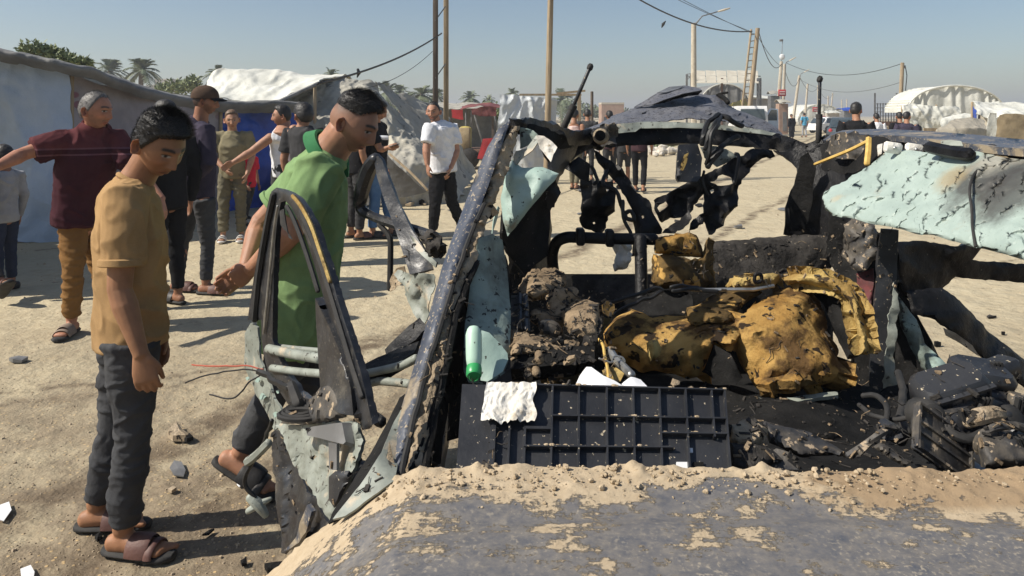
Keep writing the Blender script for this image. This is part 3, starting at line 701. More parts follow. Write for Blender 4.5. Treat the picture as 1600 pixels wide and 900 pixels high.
    obj('beam', MB().box((P(892, 144, 17.85)), .7, .05, .05, Matrix.Rotation(-.10, 3, 'Y')).mesh(), MAT['wood'], t)
    # low roof line behind the man in white
    t = thing('low_shed', 'long low grey-roofed shed behind the man in white', 'shed', Vector((-2.6, 26, 0)))
    sheet('roof', [[(625, 168, 25), (690, 170, 25), (775, 172, 25)], [(625, 160, 29), (690, 161, 29), (775, 162, 29)]], MAT['tarpgrey'], t, wr=.12, seed=23)
    for px in (640, 705, 770):
        q = P(px, 170, 25.2); obj('post', MB().box((q.x, 25.2, q.z/2), .08, .08, q.z).mesh(), MAT['darkwood'], t)
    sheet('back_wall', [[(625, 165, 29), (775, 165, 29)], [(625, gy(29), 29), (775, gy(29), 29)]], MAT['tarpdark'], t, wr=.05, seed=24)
tents_left()

def cart():
    "three-wheeled cart with a dark red canopy"
    b0 = G(745, 262); t = thing('canopy_cart', 'three-wheeled cart with a dark red canopy and red side flap', 'cart', b0); d = b0.y-.3; s = d/FOC
    q = lambda px, py, dd=0: P(px, py, d+dd)
    sheet('canopy', [[(720, 172, d-.5), (748, 166, d-.6), (782, 168, d-.4)], [(722, 166, d+.7), (748, 161, d+.7), (780, 164, d+.7)]], MAT['maroonclothd'], t, wr=.08, ns=4, seed=3)
    sheet('canopy_fringe', [[(736, 170, d-.62), (760, 166, d-.62), (776, 168, d-.6)], [(738, 180, d-.6), (760, 181, d-.6), (775, 182, d-.6)]], MAT['maroonclothd'], t, wr=.05, ns=5, seed=4)
    for a, b_ in (((728, 170, 0), (728, 232, 0)), ((739, 172, -.5), (754, 222, -.5)), ((771, 172, -.5), (778, 205, -.5)), ((737, 172, .4), (737, 205, .4))):
        obj('frame_bar', MB().tube([q(*a), q(*b_)], .025, 6).mesh(), MAT['steelgrey'], t)
    obj('engine_box', MB().box(q(727, 220, .1), 18*s, .6, 42*s, bev=.04).mesh(), MAT['canvasbrown'], t)
    obj('tank', MB().loft([q(727, 200), q(727, 236)], .18, .18, Vector((1, 0, 0)), 12, .3).mesh(), MAT['yellowclothd'], t)
    obj('bed', MB().box(q(752, 238, .4), 60*s, 1.2, 14*s, bev=.03).mesh(), MAT['rust'], t)
    sheet('side_flap', [[(754, 217, d-.55), (764, 216, d-.55), (780, 214, d-.5)], [(746, 248, d-.6), (755, 248, d-.6), (768, 238, d-.55)]], MAT['redcloth'], t, wr=.03, seed=6)
    for px, dd in ((733, -.2), (768, -.3), (768, .9)):
        c = q(px, 250, dd); c.z = .3
        w_ = obj('wheel', MB().loft([c-Vector((0, .06, 0)), c+Vector((0, .06, 0))], .3, .3, Vector((1, 0, 0)), 16, .3).mesh(), MAT['rubber'], t)
        obj('hub', MB().loft([c-Vector((0, .08, 0)), c+Vector((0, .08, 0))], .13, .13, Vector((1, 0, 0)), 12, .2).mesh(), MAT['steelgrey'], w_)
    # bright red cloth hanging at its left
    sheet('banner', [[(706, 171, d+.3), (724, 172, d+.3)], [(706, 184, d+.3), (724, 187, d+.3)]], MAT['redcloth'], t, wr=.03, seed=8)
cart()

# ------------------------------------------------------------------ right-hand background
def solar():
    d = 56; s = d/FOC; t = thing('solar_canopy', 'tilted solar panel canopy on a steel frame above the rooftops', 'canopy', Vector((P(1135, 0, d).x, d, 0)))
    v = lambda px, py, dd=0: P(px, py, d+dd)
    for k in range(6):
        x0 = 1086+k*16.5; a = v(x0, 111, 2.0); b_ = v(x0+15.6, 112, 2.0); c = v(x0+15.6+(1.5), 130, -.6); e = v(x0+1.5, 130, -.6)
        th = Vector((0, .05, .07)); pts = [a, b_, c, e]+[p+th for p in (a, b_, c, e)]
        obj('panel', mesh(pts, [(0,1,2,3), (7,6,5,4), (0,4,5,1), (1,5,6,2), (2,6,7,3), (3,7,4,0)]), MAT['solar'], t, smooth=False)
    for y, dd in ((118, .9), (126, -.2)): obj('rail', MB().tube([v(1084, y+1.2, dd), v(1188, y+1.2, dd)], .05, 5).mesh(), MAT['steelgrey'], t)
    for px, dd in ((1073, 1.6), (1080, -.3), (1128, .2), (1184, -.3), (1188, 1.8)):
        a = v(px, 116 if px < 1082 else 122, dd); obj('post', MB().box((a.x, a.y, a.z/2), .14, .14, a.z).mesh(), MAT['rust'] if px == 1128 else MAT['steelgrey'], t)
    for a, b_ in (((1073, 116), (1080, 124)), ((1080, 116), (1073, 126)), ((1073, 116), (1086, 114))):
        obj('brace', MB().tube([v(*a), v(*b_)], .03, 5).mesh(), MAT['steelgrey'], t)
solar()
def arch_tent(px0, px1, py_top, py_b, d, label, dep=6, mat='tarplight', seed=1, nfold=34):
    a = P(px0, py_b, d); b_ = P(px1, py_b, d); tp = P(0, py_top, d).z; cx = (a.x+b_.x)/2; hw = (b_.x-a.x)/2; z0 = a.z
    t = thing('arched_tent', label, 'tent', Vector((cx, d+dep/2, 0))); v = []; f = []; n = 64
    for j in range(9):
        y = d+dep*j/8
        for i in range(n+1):
            th = math.pi*i/n; rr = 1-.012*math.sin(nfold*th*2)*(1+.4*math.sin(j))
            v.append((cx-hw*math.cos(th)*rr, y+.05*math.sin(9*th), z0+(tp-z0)*math.sin(th)**.9*rr))
    for j in range(8):
        for i in range(n): f.append((j*(n+1)+i, j*(n+1)+i+1, (j+1)*(n+1)+i+1, (j+1)*(n+1)+i))
    obj('roof', mesh(v, f), MAT[mat], t)
    # gathered gable cloth hanging from the hoop
    v = []; f = []; m = 10; n2 = 120
    for i in range(n2+1):
        th = math.pi*i/n2
        for k in range(m+1):
            s = k/m; x = cx-hw*math.cos(th)*.985; zt = z0+(tp-z0)*math.sin(th)**.9*.985; z = zt*(1-s)+0*s
            y = d-.05-.10*math.sin(s*3)+.045*math.sin(i*.55+1.6*math.sin(i*.21))*(1-.5*s)+.03*noise.noise(Vector((i*.3, k*.4, d)))
            v.append((x, y, z))
    for i in range(n2):
        for k in range(m): f.append((i*(m+1)+k, i*(m+1)+k+1, (i+1)*(m+1)+k+1, (i+1)*(m+1)+k))
    obj('gable_cloth', mesh(v, f), MAT[mat], t)
    hp = [Vector((cx-hw*math.cos(math.pi*i/24), d-.14, z0+(tp-z0)*math.sin(math.pi*i/24)**.9)) for i in range(25)]
    obj('hoop', MB().tube(hp, .05, 6).mesh(), MAT['tarplight'], t)
    return t
arch_tent(1416, 1566, 134, 176, 38, 'large round-topped white tent with gathered gable at the right', 2.2, seed=2)
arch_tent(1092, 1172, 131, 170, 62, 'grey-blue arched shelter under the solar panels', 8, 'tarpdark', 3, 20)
arch_tent(1246, 1318, 163, 190, 110, 'hazy white arched tent far down the road', 8, 'tarplight', 4, 20)
def drape_tent(name, rows, mat, label, seed, poles=(), wr=.12, extra=None, nu=9, nv=8, ns=1.6):
    d = rows[0][0][2]; x = sum(p[0] for p in rows[0])/len(rows[0]); b0 = P(x, 200, d)
    t = thing(name, label, 'tent', Vector((b0.x, d, 0)))
    sheet('canvas', rows, MAT[mat], t, nu=nu+7, nv=nv+6, wr=wr, ns=ns, seed=seed, thick=.02, rid=wr*.5, rs=2)
    for (px, py, dd) in poles:
        q = P(px, py, dd); obj('post', MB().tube([(q.x, dd, 0), q], .04, 6).mesh(), MAT['wood'], t)
    for (nm, rw, mt, sd) in (extra or []): sheet(nm, rw, MAT[mt], t, nu=nu, nv=nv, wr=wr*.8, ns=ns, seed=sd, thick=.02)
    return t
gy = lambda d: HOR+CAM_H*FOC/d
drape_tent('patched_tent', [[(1408, 166, 34), (1430, 163, 34), (1462, 166, 34), (1500, 168, 34)], [(1410, 178, 33.8), (1438, 174, 33.8), (1465, 184, 33.8), (1500, 180, 33.8)], [(1408, 192, 33.8), (1438, 192, 33.8), (1465, 194, 33.8), (1500, 196, 33.8)], [(1406, gy(33.8), 33.8), (1438, gy(33.8), 33.8), (1465, gy(33.8), 33.8), (1500, gy(33.8), 33.8)]], 'tarplight',
    'cream patched tarp hanging in swags under the round-topped tent', 31, [(1409, 166, 34), (1463, 164, 34)], .14)
drape_tent('patched_tent', [[(1470, 186, 30), (1500, 179, 30), (1535, 182, 30)], [(1470, 192, 29.5), (1500, 188, 29.5), (1535, 192, 29.5)], [(1470, gy(29.5), 29.5), (1500, gy(29.5), 29.5), (1535, gy(29.5), 29.5)]], 'tarplight',
    'low pale lean-to between the swagged tarp and the brown canvas', 33, (), .1)
drape_tent('patched_tent', [[(1518, 158, 24.5), (1545, 160, 24.5), (1575, 162, 24.5), (1640, 162, 24.5), (1720, 164, 24.5)], [(1522, 168, 23.2), (1548, 172, 23.2), (1575, 172, 23.2), (1640, 175, 23.2), (1720, 178, 23.2)], [(1524, 178, 22.8), (1548, 186, 22.8), (1572, 180, 22.8), (1640, 186, 22.8), (1720, 188, 22.8)]], 'tarplight',
    'cream tarp roof over brown canvas at the right edge', 35, [(1519, 160, 24), (1573, 178, 22.9), (1600, 180, 22.9)], .12,
    [('wall', [[(1560, 180, 22.7), (1580, 179, 22.7), (1640, 181, 22.7), (1720, 183, 22.7)], [(1556, 200, 22.7), (1580, 203, 22.6), (1640, 203, 22.7), (1720, 203, 22.7)], [(1555, gy(22.6), 22.6), (1580, gy(22.6), 22.6), (1640, gy(22.6), 22.6), (1720, gy(22.6), 22.6)]], 'canvasbrown', 36),
     ('side_cloth', [[(1521, 166, 24), (1526, 170, 23.4)], [(1520, 190, 24), (1526, 192, 23.4)]], 'tarpblue', 37),
     ('hanging_cloth', [[(1545, 178, 22.4), (1558, 176, 22.4)], [(1540, 200, 22.4), (1556, 200, 22.4)], [(1536, 216, 22.4), (1552, 218, 22.4)]], 'tarplight', 38),
     ('wall', [[(1526, 178, 23.6), (1545, 182, 23)], [(1526, gy(23.6), 23.6), (1545, gy(23), 23)]], 'canvasgrey', 39)])
drape_tent('canvas_cover', [[(1490, 186, 21), (1512, 184, 21.5), (1530, 186, 22), (1538, 190, 22)], [(1478, 196, 20.5), (1508, 197, 20.5), (1532, 198, 21), (1540, 200, 21)], [(1460, 208, 20.3), (1505, 208, 20.2), (1535, 209, 20.6), (1542, 210, 20.8)], [(1458, gy(20.3), 20.3), (1505, gy(20.2), 20.2), (1535, gy(20.6), 20.6), (1544, gy(20.8), 20.8)]], 'canvasgrey',
    'low beige canvas cover in front of the cream tarp roof', 41, (), .06)
def crates_wall():
    t = thing('plank_wall', 'low wall of brown boards beside the walking men on the right', 'wall', Vector((P(1440, 0, 30).x, 30, 0)))
    for k in range(5):
        z = .16+.2*k; a = P(1443, 0, 28.5).x; b_ = P(1478, 0, 28.5).x
        obj('plank', MB().box(((a+b_)/2, 28.5+.02*(k % 2), z), b_-a, .04, .185, Matrix.Rotation(.01*(k % 3-1), 3, 'Y')).mesh(), MAT['rust'] if k % 2 else MAT['wood'], t)
    t = thing('mesh_fence', 'tall wire-mesh panel above brown boards right of the man in black', 'fence', Vector((P(1385, 0, 44).x, 44, 0))); d = 44
    x0, x1 = P(1367, 0, d).x, P(1401, 0, d).x; z1 = P(0, 161, d).z
    for k in range(9): x = x0+(x1-x0)*k/8; obj('bar', MB().box((x, d, z1/2+.3*(k in (0, 8))), .045 if k % 8 else .09, .04, z1+.6*(k in (0, 8))).mesh(), MAT['steelgrey'], t)
    for k in range(6): obj('cross_wire', MB().box(((x0+x1)/2, d-.03, z1-.05-.24*k), x1-x0, .03, .035).mesh(), MAT['steelgrey'], t)
    for k in range(4): obj('plank', MB().box(((x0+x1)/2+.5, d-.3, .15+.3*k), x1-x0+1.2, .05, .27).mesh(), MAT['rust'] if k % 2 else MAT['wood'], t)
crates_wall()
def stall(px0, px1, py0, d, mat, label, roofmat='tarplight', seed=1):
    a = P(px0, py0, d); b_ = P(px1, py0, d); h = a.z; cx = (a.x+b_.x)/2; wd = b_.x-a.x
    t = thing('roadside_stall', label, 'stall', Vector((cx, d, 0)), 'stalls along the far road')
    obj('wall', MB().box((cx, d+wd*.5, h*.48), wd*.94, wd, h*.96).mesh(), MAT[mat], t, smooth=False)
    rw = [[(a.x-.1, d-.3, h-.12), (cx, d-.3, h-.05), (b_.x+.1, d-.3, h-.15)], [(a.x-.1, d+wd*.5, h+.2), (cx, d+wd*.5, h+.3), (b_.x+.1, d+wd*.5, h+.15)], [(a.x-.1, d+wd, h), (cx, d+wd, h+.05), (b_.x+.1, d+wd, h)]]
    sheet('roof', rw, MAT[roofmat], t, world=True, wr=.15, ns=1, seed=seed, thick=.03, nu=5, nv=5)
    obj('opening', MB().box((cx+wd*.1, d-.01, h*.4), wd*.4, .06, h*.6).mesh(), MAT['tarpdark'], t, smooth=False)
    return t
stall(1128, 1206, 152, 68, 'plaster', 'pale flat-roofed stall behind the white van', 'tarplight', 2)
stall(1204, 1218, 147, 64, 'steelgrey', 'grey kiosk under the red sign', 'tarpgrey', 3)
stall(1217, 1232, 160, 60, 'brick', 'brown plank kiosk right of the grey one', 'tarpgrey', 4)
stall(1292, 1312, 176, 90, 'plaster', 'small pale stall at the far bend of the road', 'tarplight', 5)
stall(1318, 1345, 172, 95, 'steelgrey', 'hazy bluish stall left of the man in black', 'tarpblue', 6)
t = drape_tent('yellow_awning', [[(1140, 163, 58), (1152, 158, 58), (1166, 153, 58)], [(1138, 166, 57), (1152, 166, 57), (1167, 165, 57)]], 'yellowclothd', 'sagging yellow awning above the white van roof', 44, [(1140, 163, 57.5), (1166, 155, 57.5)], .1)
def sign(px, py, d, wd, hh, label, disc=False, legs=True):
    q = P(px, py, d); t = thing('red_sign', label, 'sign', Vector((q.x, d, 0)), 'red roadside signs')
    if disc: obj('board', MB().loft([q-Vector((0, .03, 0)), q+Vector((0, .03, 0))], wd/2, wd/2, Vector((1, 0, 0)), 20, .02).mesh(), MAT['redcloth'], t); obj('emblem', MB().box(q-Vector((0, .05, 0)), wd*.6, .02, wd*.16).mesh(), MAT['white'], t)
    else:
        obj('board', MB().box(q, wd, .08, hh, bev=.01).mesh(), MAT['redcloth'], t)
        for k in range(2): obj('lettering_line', MB().box(q+Vector((0, -.055, hh*(.16-.34*k))), wd*.7, .02, hh*.10).mesh(), MAT['white'], t)
    obj('post', MB().tube([(q.x, d+.08, 0), (q.x, d+.08, q.z)], .04, 6).mesh(), MAT['steelgrey'], t)
sign(1222, 145, 61, .62, .55, 'red board sign above the kiosks with two white lines of lettering')
sign(1274, 171, 80, .6, .5, 'faded red board sign just left of the gas strut')
sign(1287, 186, 70, .6, .6, 'round red sign right of the gas strut', True)
def rubble():
    rnd = random.Random(8)
    for k in range(26):
        g = G(rnd.uniform(1010, 1075), rnd.uniform(232, 245)) if k < 22 else G(rnd.uniform(905, 950), rnd.uniform(240, 250)); s = rnd.uniform(.1, .28)
        mb = MB().ball(g+Vector((0, 0, s*.5)), s, s*.8, s*.7, Matrix.Rotation(rnd.uniform(0, 6), 3, 'Z'), 8, 5)
        mb.v = [p+nz3(p, 5, k)*s*.35 for p in mb.v]
        top('rubble_stone', mb.mesh(), MAT['rubble'], 'pale rubble stone in the heap seen through the car behind the hanging black panel', 'stone', 'rubble heap seen through the car', False)
rubble()
# ------------------------------------------------------------------ vehicles down the road
def vehicle(name, label, loc, yaw, L, W_, H, prof, cabin, mat, van=False):
    "body lofted from a side profile; local x forward"
    t = thing(name, label, 'van' if van else 'car', loc); rot = Matrix.Rotation(yaw, 3, 'Z'); o = Vector(loc)
    def tr(p): return o+rot @ Vector(p)
    def extrude(pf, w0, w1, zb, zt):
        v = []; n = len(pf)
        for s in (-1, 1):
            for (x, z) in pf:
                ww = w0+(w1-w0)*max(0, min(1, (z-zb)/(zt-zb))); v.append(tr((x*L, s*ww*W_/2, z*H)))
        f = [tuple(range(n))[::-1], tuple(range(n, 2*n))]+[(i, (i+1) % n, n+(i+1) % n, n+i) for i in range(n)]
        return mesh(v, f)
    b = obj('body', extrude(prof, 1, .97, .2, .6), mat, t, True, 30)
    obj('cabin', extrude(cabin, .97, .78 if not van else .9, .5, 1), mat, t, True, 30)
    ins = [(x*.94, z*.985-.005) for x, z in cabin]
    def win(poly, side):
        v = [tr((x*L, side*(.97-(.97-(.78 if not van else .9))*max(0, (z-.5)/.5))*W_/2+side*.012, z*H)) for x, z in poly]
        v2 = [q-rot @ Vector((0, side*.03, 0)) for q in v]; n = len(v)
        obj('window', mesh(v+v2, [tuple(range(n)), tuple(range(n, 2*n))[::-1]]+[(i, (i+1) % n, n+(i+1) % n, n+i) for i in range(n)]), MAT['glass'], t, smooth=False)
    xs = [p[0] for p in cabin]; x0, x1 = min(xs), max(xs)
    for side in (-1, 1):
        m = (x0+x1)/2
        win([(x0*.80+m*.2, .60), (m-.01, .60), (m-.01, .92), (x0*.62+m*.38, .92)], side); win([(m+.01, .60), (x1*.80+m*.2, .60), (x1*.62+m*.38, .92), (m+.01, .92)], side)
    for xe, dr in ((x0, -1), (x1, 1)):
        top_x = (min if dr < 0 else max)(p[0] for p in cabin if p[1] > .9)
        a = [tr(((xe*.90+top_x*.10)*L+dr*.03, s*W_*.40, .60*H)) for s in (-1, 1)]; c = [tr(((xe*.3+top_x*.7)*L+dr*.03, s*W_*.36, .90*H)) for s in (1, -1)]
        q = a+c; nn = rot @ Vector((dr*.05, 0, .03)); obj('windscreen', mesh([p+nn for p in q]+[p-nn*.2 for p in q], [(0,1,2,3), (7,6,5,4), (0,4,5,1), (1,5,6,2), (2,6,7,3), (3,7,4,0)]), MAT['glass'], t, smooth=False)
    for sx in (-.31, .31):
        for s in (-1, 1):
            c = tr((sx*L, s*W_*.46, .31)); ax = rot @ Vector((0, .11, 0))
            wl = obj('wheel', MB().loft([c-ax, c+ax], .31, .31, rot @ Vector((1, 0, 0)), 18, .2).mesh(), MAT['rubber'], t)
            obj('rim', MB().loft([c-ax*1.08, c+ax*1.08], .19, .19, rot @ Vector((1, 0, 0)), 14, .1).mesh(), MAT['steel'], wl)
    for s in (-1, 1):
        obj('headlight', MB().ball(tr((.485*L, s*W_*.36, .42*H)), .08, .14, .08, rot).mesh(), MAT['paper'], t); obj('tail_light', MB().ball(tr((-.49*L, s*W_*.38, .5*H)), .05, .1, .12, rot).mesh(), MAT['redcloth'], t)
    return t, tr, rot
SED = [(-.5, .18), (-.5, .45), (-.47, .58), (-.3, .62), (.18, .60), (.40, .54), (.49, .44), (.5, .2)]
SEDC = [(-.40, .58), (-.27, .95), (-.2, 1.0), (.02, 1.0), (.08, .97), (.24, .58)]
VAN = [(-.5, .15), (-.5, .50), (.30, .52), (.46, .46), (.5, .36), (.5, .15)]
VANC = [(-.5, .48), (-.49, .93), (-.47, 1.0), (.14, 1.0), (.2, .96), (.34, .48)]
MAT['darkblue'] = mk('slate_blue_paint', (.06, .085, .10), (.09, .11, .125), sc=2, rough=.3, metal=.2)
g = G(1170, 219)
t, tr, rot = vehicle('parked_van', 'white van with its passenger door swung open far down the road', (g.x-.1, g.y, 0), R(80), 4.4, 1.85, 2.1, VAN, VANC, MAT['white'], True)
hx = tr((.16*4.4, -.5*1.85, 0)); dd = (rot @ Vector((.25, -1, 0))).normalized()
q = [hx+dd*.06+Vector((0, 0, .45)), hx+dd*1.12+Vector((0, 0, .45)), hx+dd*1.12+Vector((0, 0, 1.2)), hx+dd*1.1+Vector((0, 0, 1.95)), hx+dd*.62+Vector((0, 0, 1.98)), hx+dd*.06+Vector((0, 0, 1.2))]
nn = Vector((dd.y, -dd.x, 0))*.05
dr = obj('open_door', mesh([p+nn for p in q]+[p-nn for p in q], [tuple(range(6)), tuple(range(6, 12))[::-1]]+[(i, (i+1) % 6, 6+(i+1) % 6, 6+i) for i in range(6)]), MAT['palewhite'], t, smooth=False)
q = [hx+dd*.2+Vector((0, 0, 1.22)), hx+dd*1.02+Vector((0, 0, 1.22)), hx+dd*1.0+Vector((0, 0, 1.88)), hx+dd*.66+Vector((0, 0, 1.9))]
obj('door_window', mesh([p+nn*1.3 for p in q]+[p-nn*1.3 for p in q], [(0,1,2,3), (7,6,5,4), (0,4,5,1), (1,5,6,2), (2,6,7,3), (3,7,4,0)]), MAT['glass'], dr, smooth=False)
g = G(1335, 224); vehicle('parked_car', 'slate-blue car half hidden behind the man in black', (g.x, g.y+1, 0), R(62), 4.3, 1.7, 1.42, SED, SEDC, MAT['darkblue'])
g = G(1306, 208); vehicle('parked_car', 'white car parked beyond the slate-blue one', (g.x, g.y+1, 0), R(25), 4.3, 1.7, 1.4, SED, SEDC, MAT['white'])

# ------------------------------------------------------------------ the wrecked car
def mint_scorched():
    "mint primer with the soot bloom burnt into its outer end"
    m = mk('scorched_mint_primer', (.335, .41, .37), (.285, .355, .32), sc=8, rough=.5, bump=.45, bsc=9, bdist=.02, c3=(.03, .03, .025), sc3=170, t3=.675, r3=.8, c4=(.30, .33, .28), sc4=9, t4=.60)
    t = m.node_tree; N = t.nodes; Lk = t.links; b = N['Principled BSDF']; src = b.inputs['Base Color'].links[0].from_socket; tc = N.new('ShaderNodeTexCoord')
    n = N.new('ShaderNodeTexNoise'); n.inputs['Scale'].default_value = 11; n.inputs['Detail'].default_value = 8; n.inputs['Roughness'].default_value = .7; Lk.new(tc.outputs['Object'], n.inputs['Vector'])
    for (px, py, d, rad, c, k) in ((1550, 285, 1.86, .17, (.05, .047, .042), .9), (1590, 300, 1.75, .17, (.05, .047, .042), .85), (1490, 285, 1.98, .08, (.30, .23, .12), .7), (1560, 250, 1.9, .10, (.36, .34, .28), .7), (1300, 300, 2.3, .04, (.45, .36, .22), .7)):
        q = P(px, py, d)-Vector((.55, 2.0, 0)); dist = N.new('ShaderNodeVectorMath'); dist.operation = 'DISTANCE'; Lk.new(tc.outputs['Object'], dist.inputs[0]); dist.inputs[1].default_value = q
        r = N.new('ShaderNodeMapRange'); r.inputs[1].default_value = rad; r.inputs[2].default_value = 0; Lk.new(dist.outputs['Value'], r.inputs[0])
        a = N.new('ShaderNodeMath'); a.operation = 'ADD'; Lk.new(r.outputs[0], a.inputs[0]); Lk.new(n.outputs[0], a.inputs[1])
        r2 = N.new('ShaderNodeMapRange'); r2.inputs[1].default_value = .68; r2.inputs[2].default_value = 1.1; r2.inputs[4].default_value = k; Lk.new(a.outputs[0], r2.inputs[0])
        g_ = N.new('ShaderNodeMath'); g_.operation = 'GREATER_THAN'; g_.inputs[1].default_value = .001; Lk.new(r.outputs[0], g_.inputs[0])
        m2 = N.new('ShaderNodeMath'); m2.operation = 'MULTIPLY'; Lk.new(r2.outputs[0], m2.inputs[0]); Lk.new(g_.outputs[0], m2.inputs[1])
        x = N.new('ShaderNodeMix'); x.data_type = 'RGBA'; Lk.new(m2.outputs[0], x.inputs[0]); Lk.new(src, x.inputs[6]); x.inputs[7].default_value = (*c, 1); src = x.outputs[2]
    Lk.new(src, b.inputs['Base Color']); return m
MAT['mintroof'] = mint_scorched()
CAR = thing('wrecked_car', 'burnt-out dark blue car with torn roof, open doors and a sand-strewn bonnet', 'car', Vector((.55, 2.0, 0)))
def cp(name, outline, mat, **k): return plate(name, outline, MAT[mat], k.pop('parent', CAR), **k)

def hood_material():
    m = bpy.data.materials.new('sand_strewn_paint'); m.use_nodes = True; t = m.node_tree; N = t.nodes; Lk = t.links; b = N['Principled BSDF']
    tc = N.new('ShaderNodeTexCoord'); co = tc.outputs['Object']
    def ns(s, det=6, r=.6, vec=None):
        n = N.new('ShaderNodeTexNoise'); n.inputs['Scale'].default_value = s; n.inputs['Detail'].default_value = det; n.inputs['Roughness'].default_value = r; Lk.new(vec or co, n.inputs['Vector']); return n.outputs[0]
    def mth(op, a, bb):
        x = N.new('ShaderNodeMath'); x.operation = op
        for s, v in ((x.inputs[0], a), (x.inputs[1], bb)):
            if hasattr(v, 'node'): Lk.new(v, s)
            else: s.default_value = v
        return x.outputs[0]
    def ramp(s, a, bb, c=0, d=1):
        r = N.new('ShaderNodeMapRange'); r.inputs[1].default_value = a; r.inputs[2].default_value = bb; r.inputs[3].default_value = c; r.inputs[4].default_value = d; Lk.new(s, r.inputs[0]); return r.outputs[0]
    def mix(f, a, bb):
        x = N.new('ShaderNodeMix'); x.data_type = 'RGBA'; Lk.new(f, x.inputs[0])
        for s, v in ((x.inputs[6], a), (x.inputs[7], bb)):
            if hasattr(v, 'node'): Lk.new(v, s)
            else: s.default_value = (*v, 1)
        return x.outputs[2]
    at = N.new('ShaderNodeAttribute'); at.attribute_name = 'sand'
    mp = N.new('ShaderNodeMapping'); mp.inputs['Scale'].default_value = (5, 30, 20); mp.inputs['Rotation'].default_value = (0, 0, -.30); Lk.new(co, mp.inputs[0])
    streak = ns(1.6, 8, .75, mp.outputs[0]); blotch = ns(17, 8, .72); speck = ns(150, 3, .5); speck2 = ns(60, 4, .6)
    s = mth('ADD', at.outputs['Fac'], mth('MULTIPLY', mth('SUBTRACT', streak, .5), 1.1)); s = mth('ADD', s, mth('MULTIPLY', mth('SUBTRACT', blotch, .5), 1.5)); s = mth('ADD', s, mth('MULTIPLY', mth('SUBTRACT', ns(75, 6, .7), .5), .9))
    solid = ramp(s, .47, .60)
    dust = mth('MULTIPLY', ramp(s, -.3, .6, .3, 1), ramp(ns(40, 8, .8), .22, .75)); dust = mth('MULTIPLY', dust, .64)
    spk = mth('MULTIPLY', mth('MULTIPLY', ramp(speck, .56, .66), ramp(ns(9, 5), .40, .65)), .5)
    paint = mix(ramp(ns(22, 6), .35, .65), (.042, .054, .080), (.068, .078, .102))
    dustc = (.40, .34, .25)
    sandc = mix(ramp(ns(45, 8, .75), .3, .7), (.53, .43, .295), (.42, .325, .21))
    # a damper browner patch of soil at the right-hand end
    sx = N.new('ShaderNodeSeparateXYZ'); Lk.new(co, sx.inputs[0])
    damp = mth('MULTIPLY', ramp(mth('ADD', sx.outputs[0], mth('MULTIPLY', mth('SUBTRACT', blotch, .5), .35)), -.08, -.02), ramp(sx.outputs[1], -.87, -.85)); sandc = mix(mth('MULTIPLY', damp, .8), sandc, (.30, .205, .115))
    c = mix(dust, paint, dustc); c = mix(spk, c, (.48, .41, .30)); c = mix(solid, c, sandc); Lk.new(c, b.inputs['Base Color'])
    cov = mth('MAXIMUM', solid, mth('MAXIMUM', dust, spk)); Lk.new(ramp(cov, 0, .8, .30, .97), b.inputs['Roughness'])
    b.inputs['Specular IOR Level'].default_value = .45
    hgt = mth('ADD', mth('MULTIPLY', solid, mth('ADD', ns(120, 8, .8), .55)), mth('MULTIPLY', mth('MAXIMUM', spk, dust), .35))
    bp = N.new('ShaderNodeBump'); bp.inputs['Strength'].default_value = 1; bp.inputs['Distance'].default_value = .0028; Lk.new(hgt, bp.inputs['Height']); Lk.new(bp.outputs[0], b.inputs['Normal'])
    return m
def hood_z(x, y):
    "bonnet and wing tops: flat crown, rounded shoulders left and right"
    z = .950-.05*max(0, (1.22-y))**1.3+.004*math.sin(6*x+1)
    for a in (-(x+.16), x-1.22):
        if a > 0: z -= .42*a+1.15*a*a if a < .30 else .42*.3+1.15*.09+(a-.30)*5
    crease = math.exp(-((y-1.10-.03*math.sin(3*x))/.03)**2); z -= .008*crease
    return z
def hood_sand(x, y):
    e = 1.235-y                                  # distance from the rear edge
    band = .62-.045*math.sin(9*x)-.10*fbm((x, y, 0), 6, 2)
    s = 1.15-e*7.2+.35*noise.noise(Vector((x*6, y*9, 4)))
    s = max(s, .75*math.exp(-((x+.30)/.13)**2)*(1-e*2.2))
    if x > .55: s = max(s, 1.1-abs(e-.02)*6.5*(1.0-.35*min(1, (x-.55)*3)))
    s = max(s, .31+.34*fbm((x, y, 3), 7, 4)+.2*fbm((x*.6+y, y*2.5, 1), 12, 8), .40*math.exp(-((x-.3-1.6*e)/.25)**2)*(1-e*1.0))
    # bare patch of paint just in front of the heap
    s -= .75*math.exp(-((x-.33)/.13)**2-((e-.055-.02*math.sin(x*30))/.022)**2)
    return max(0, min(1.2, s))
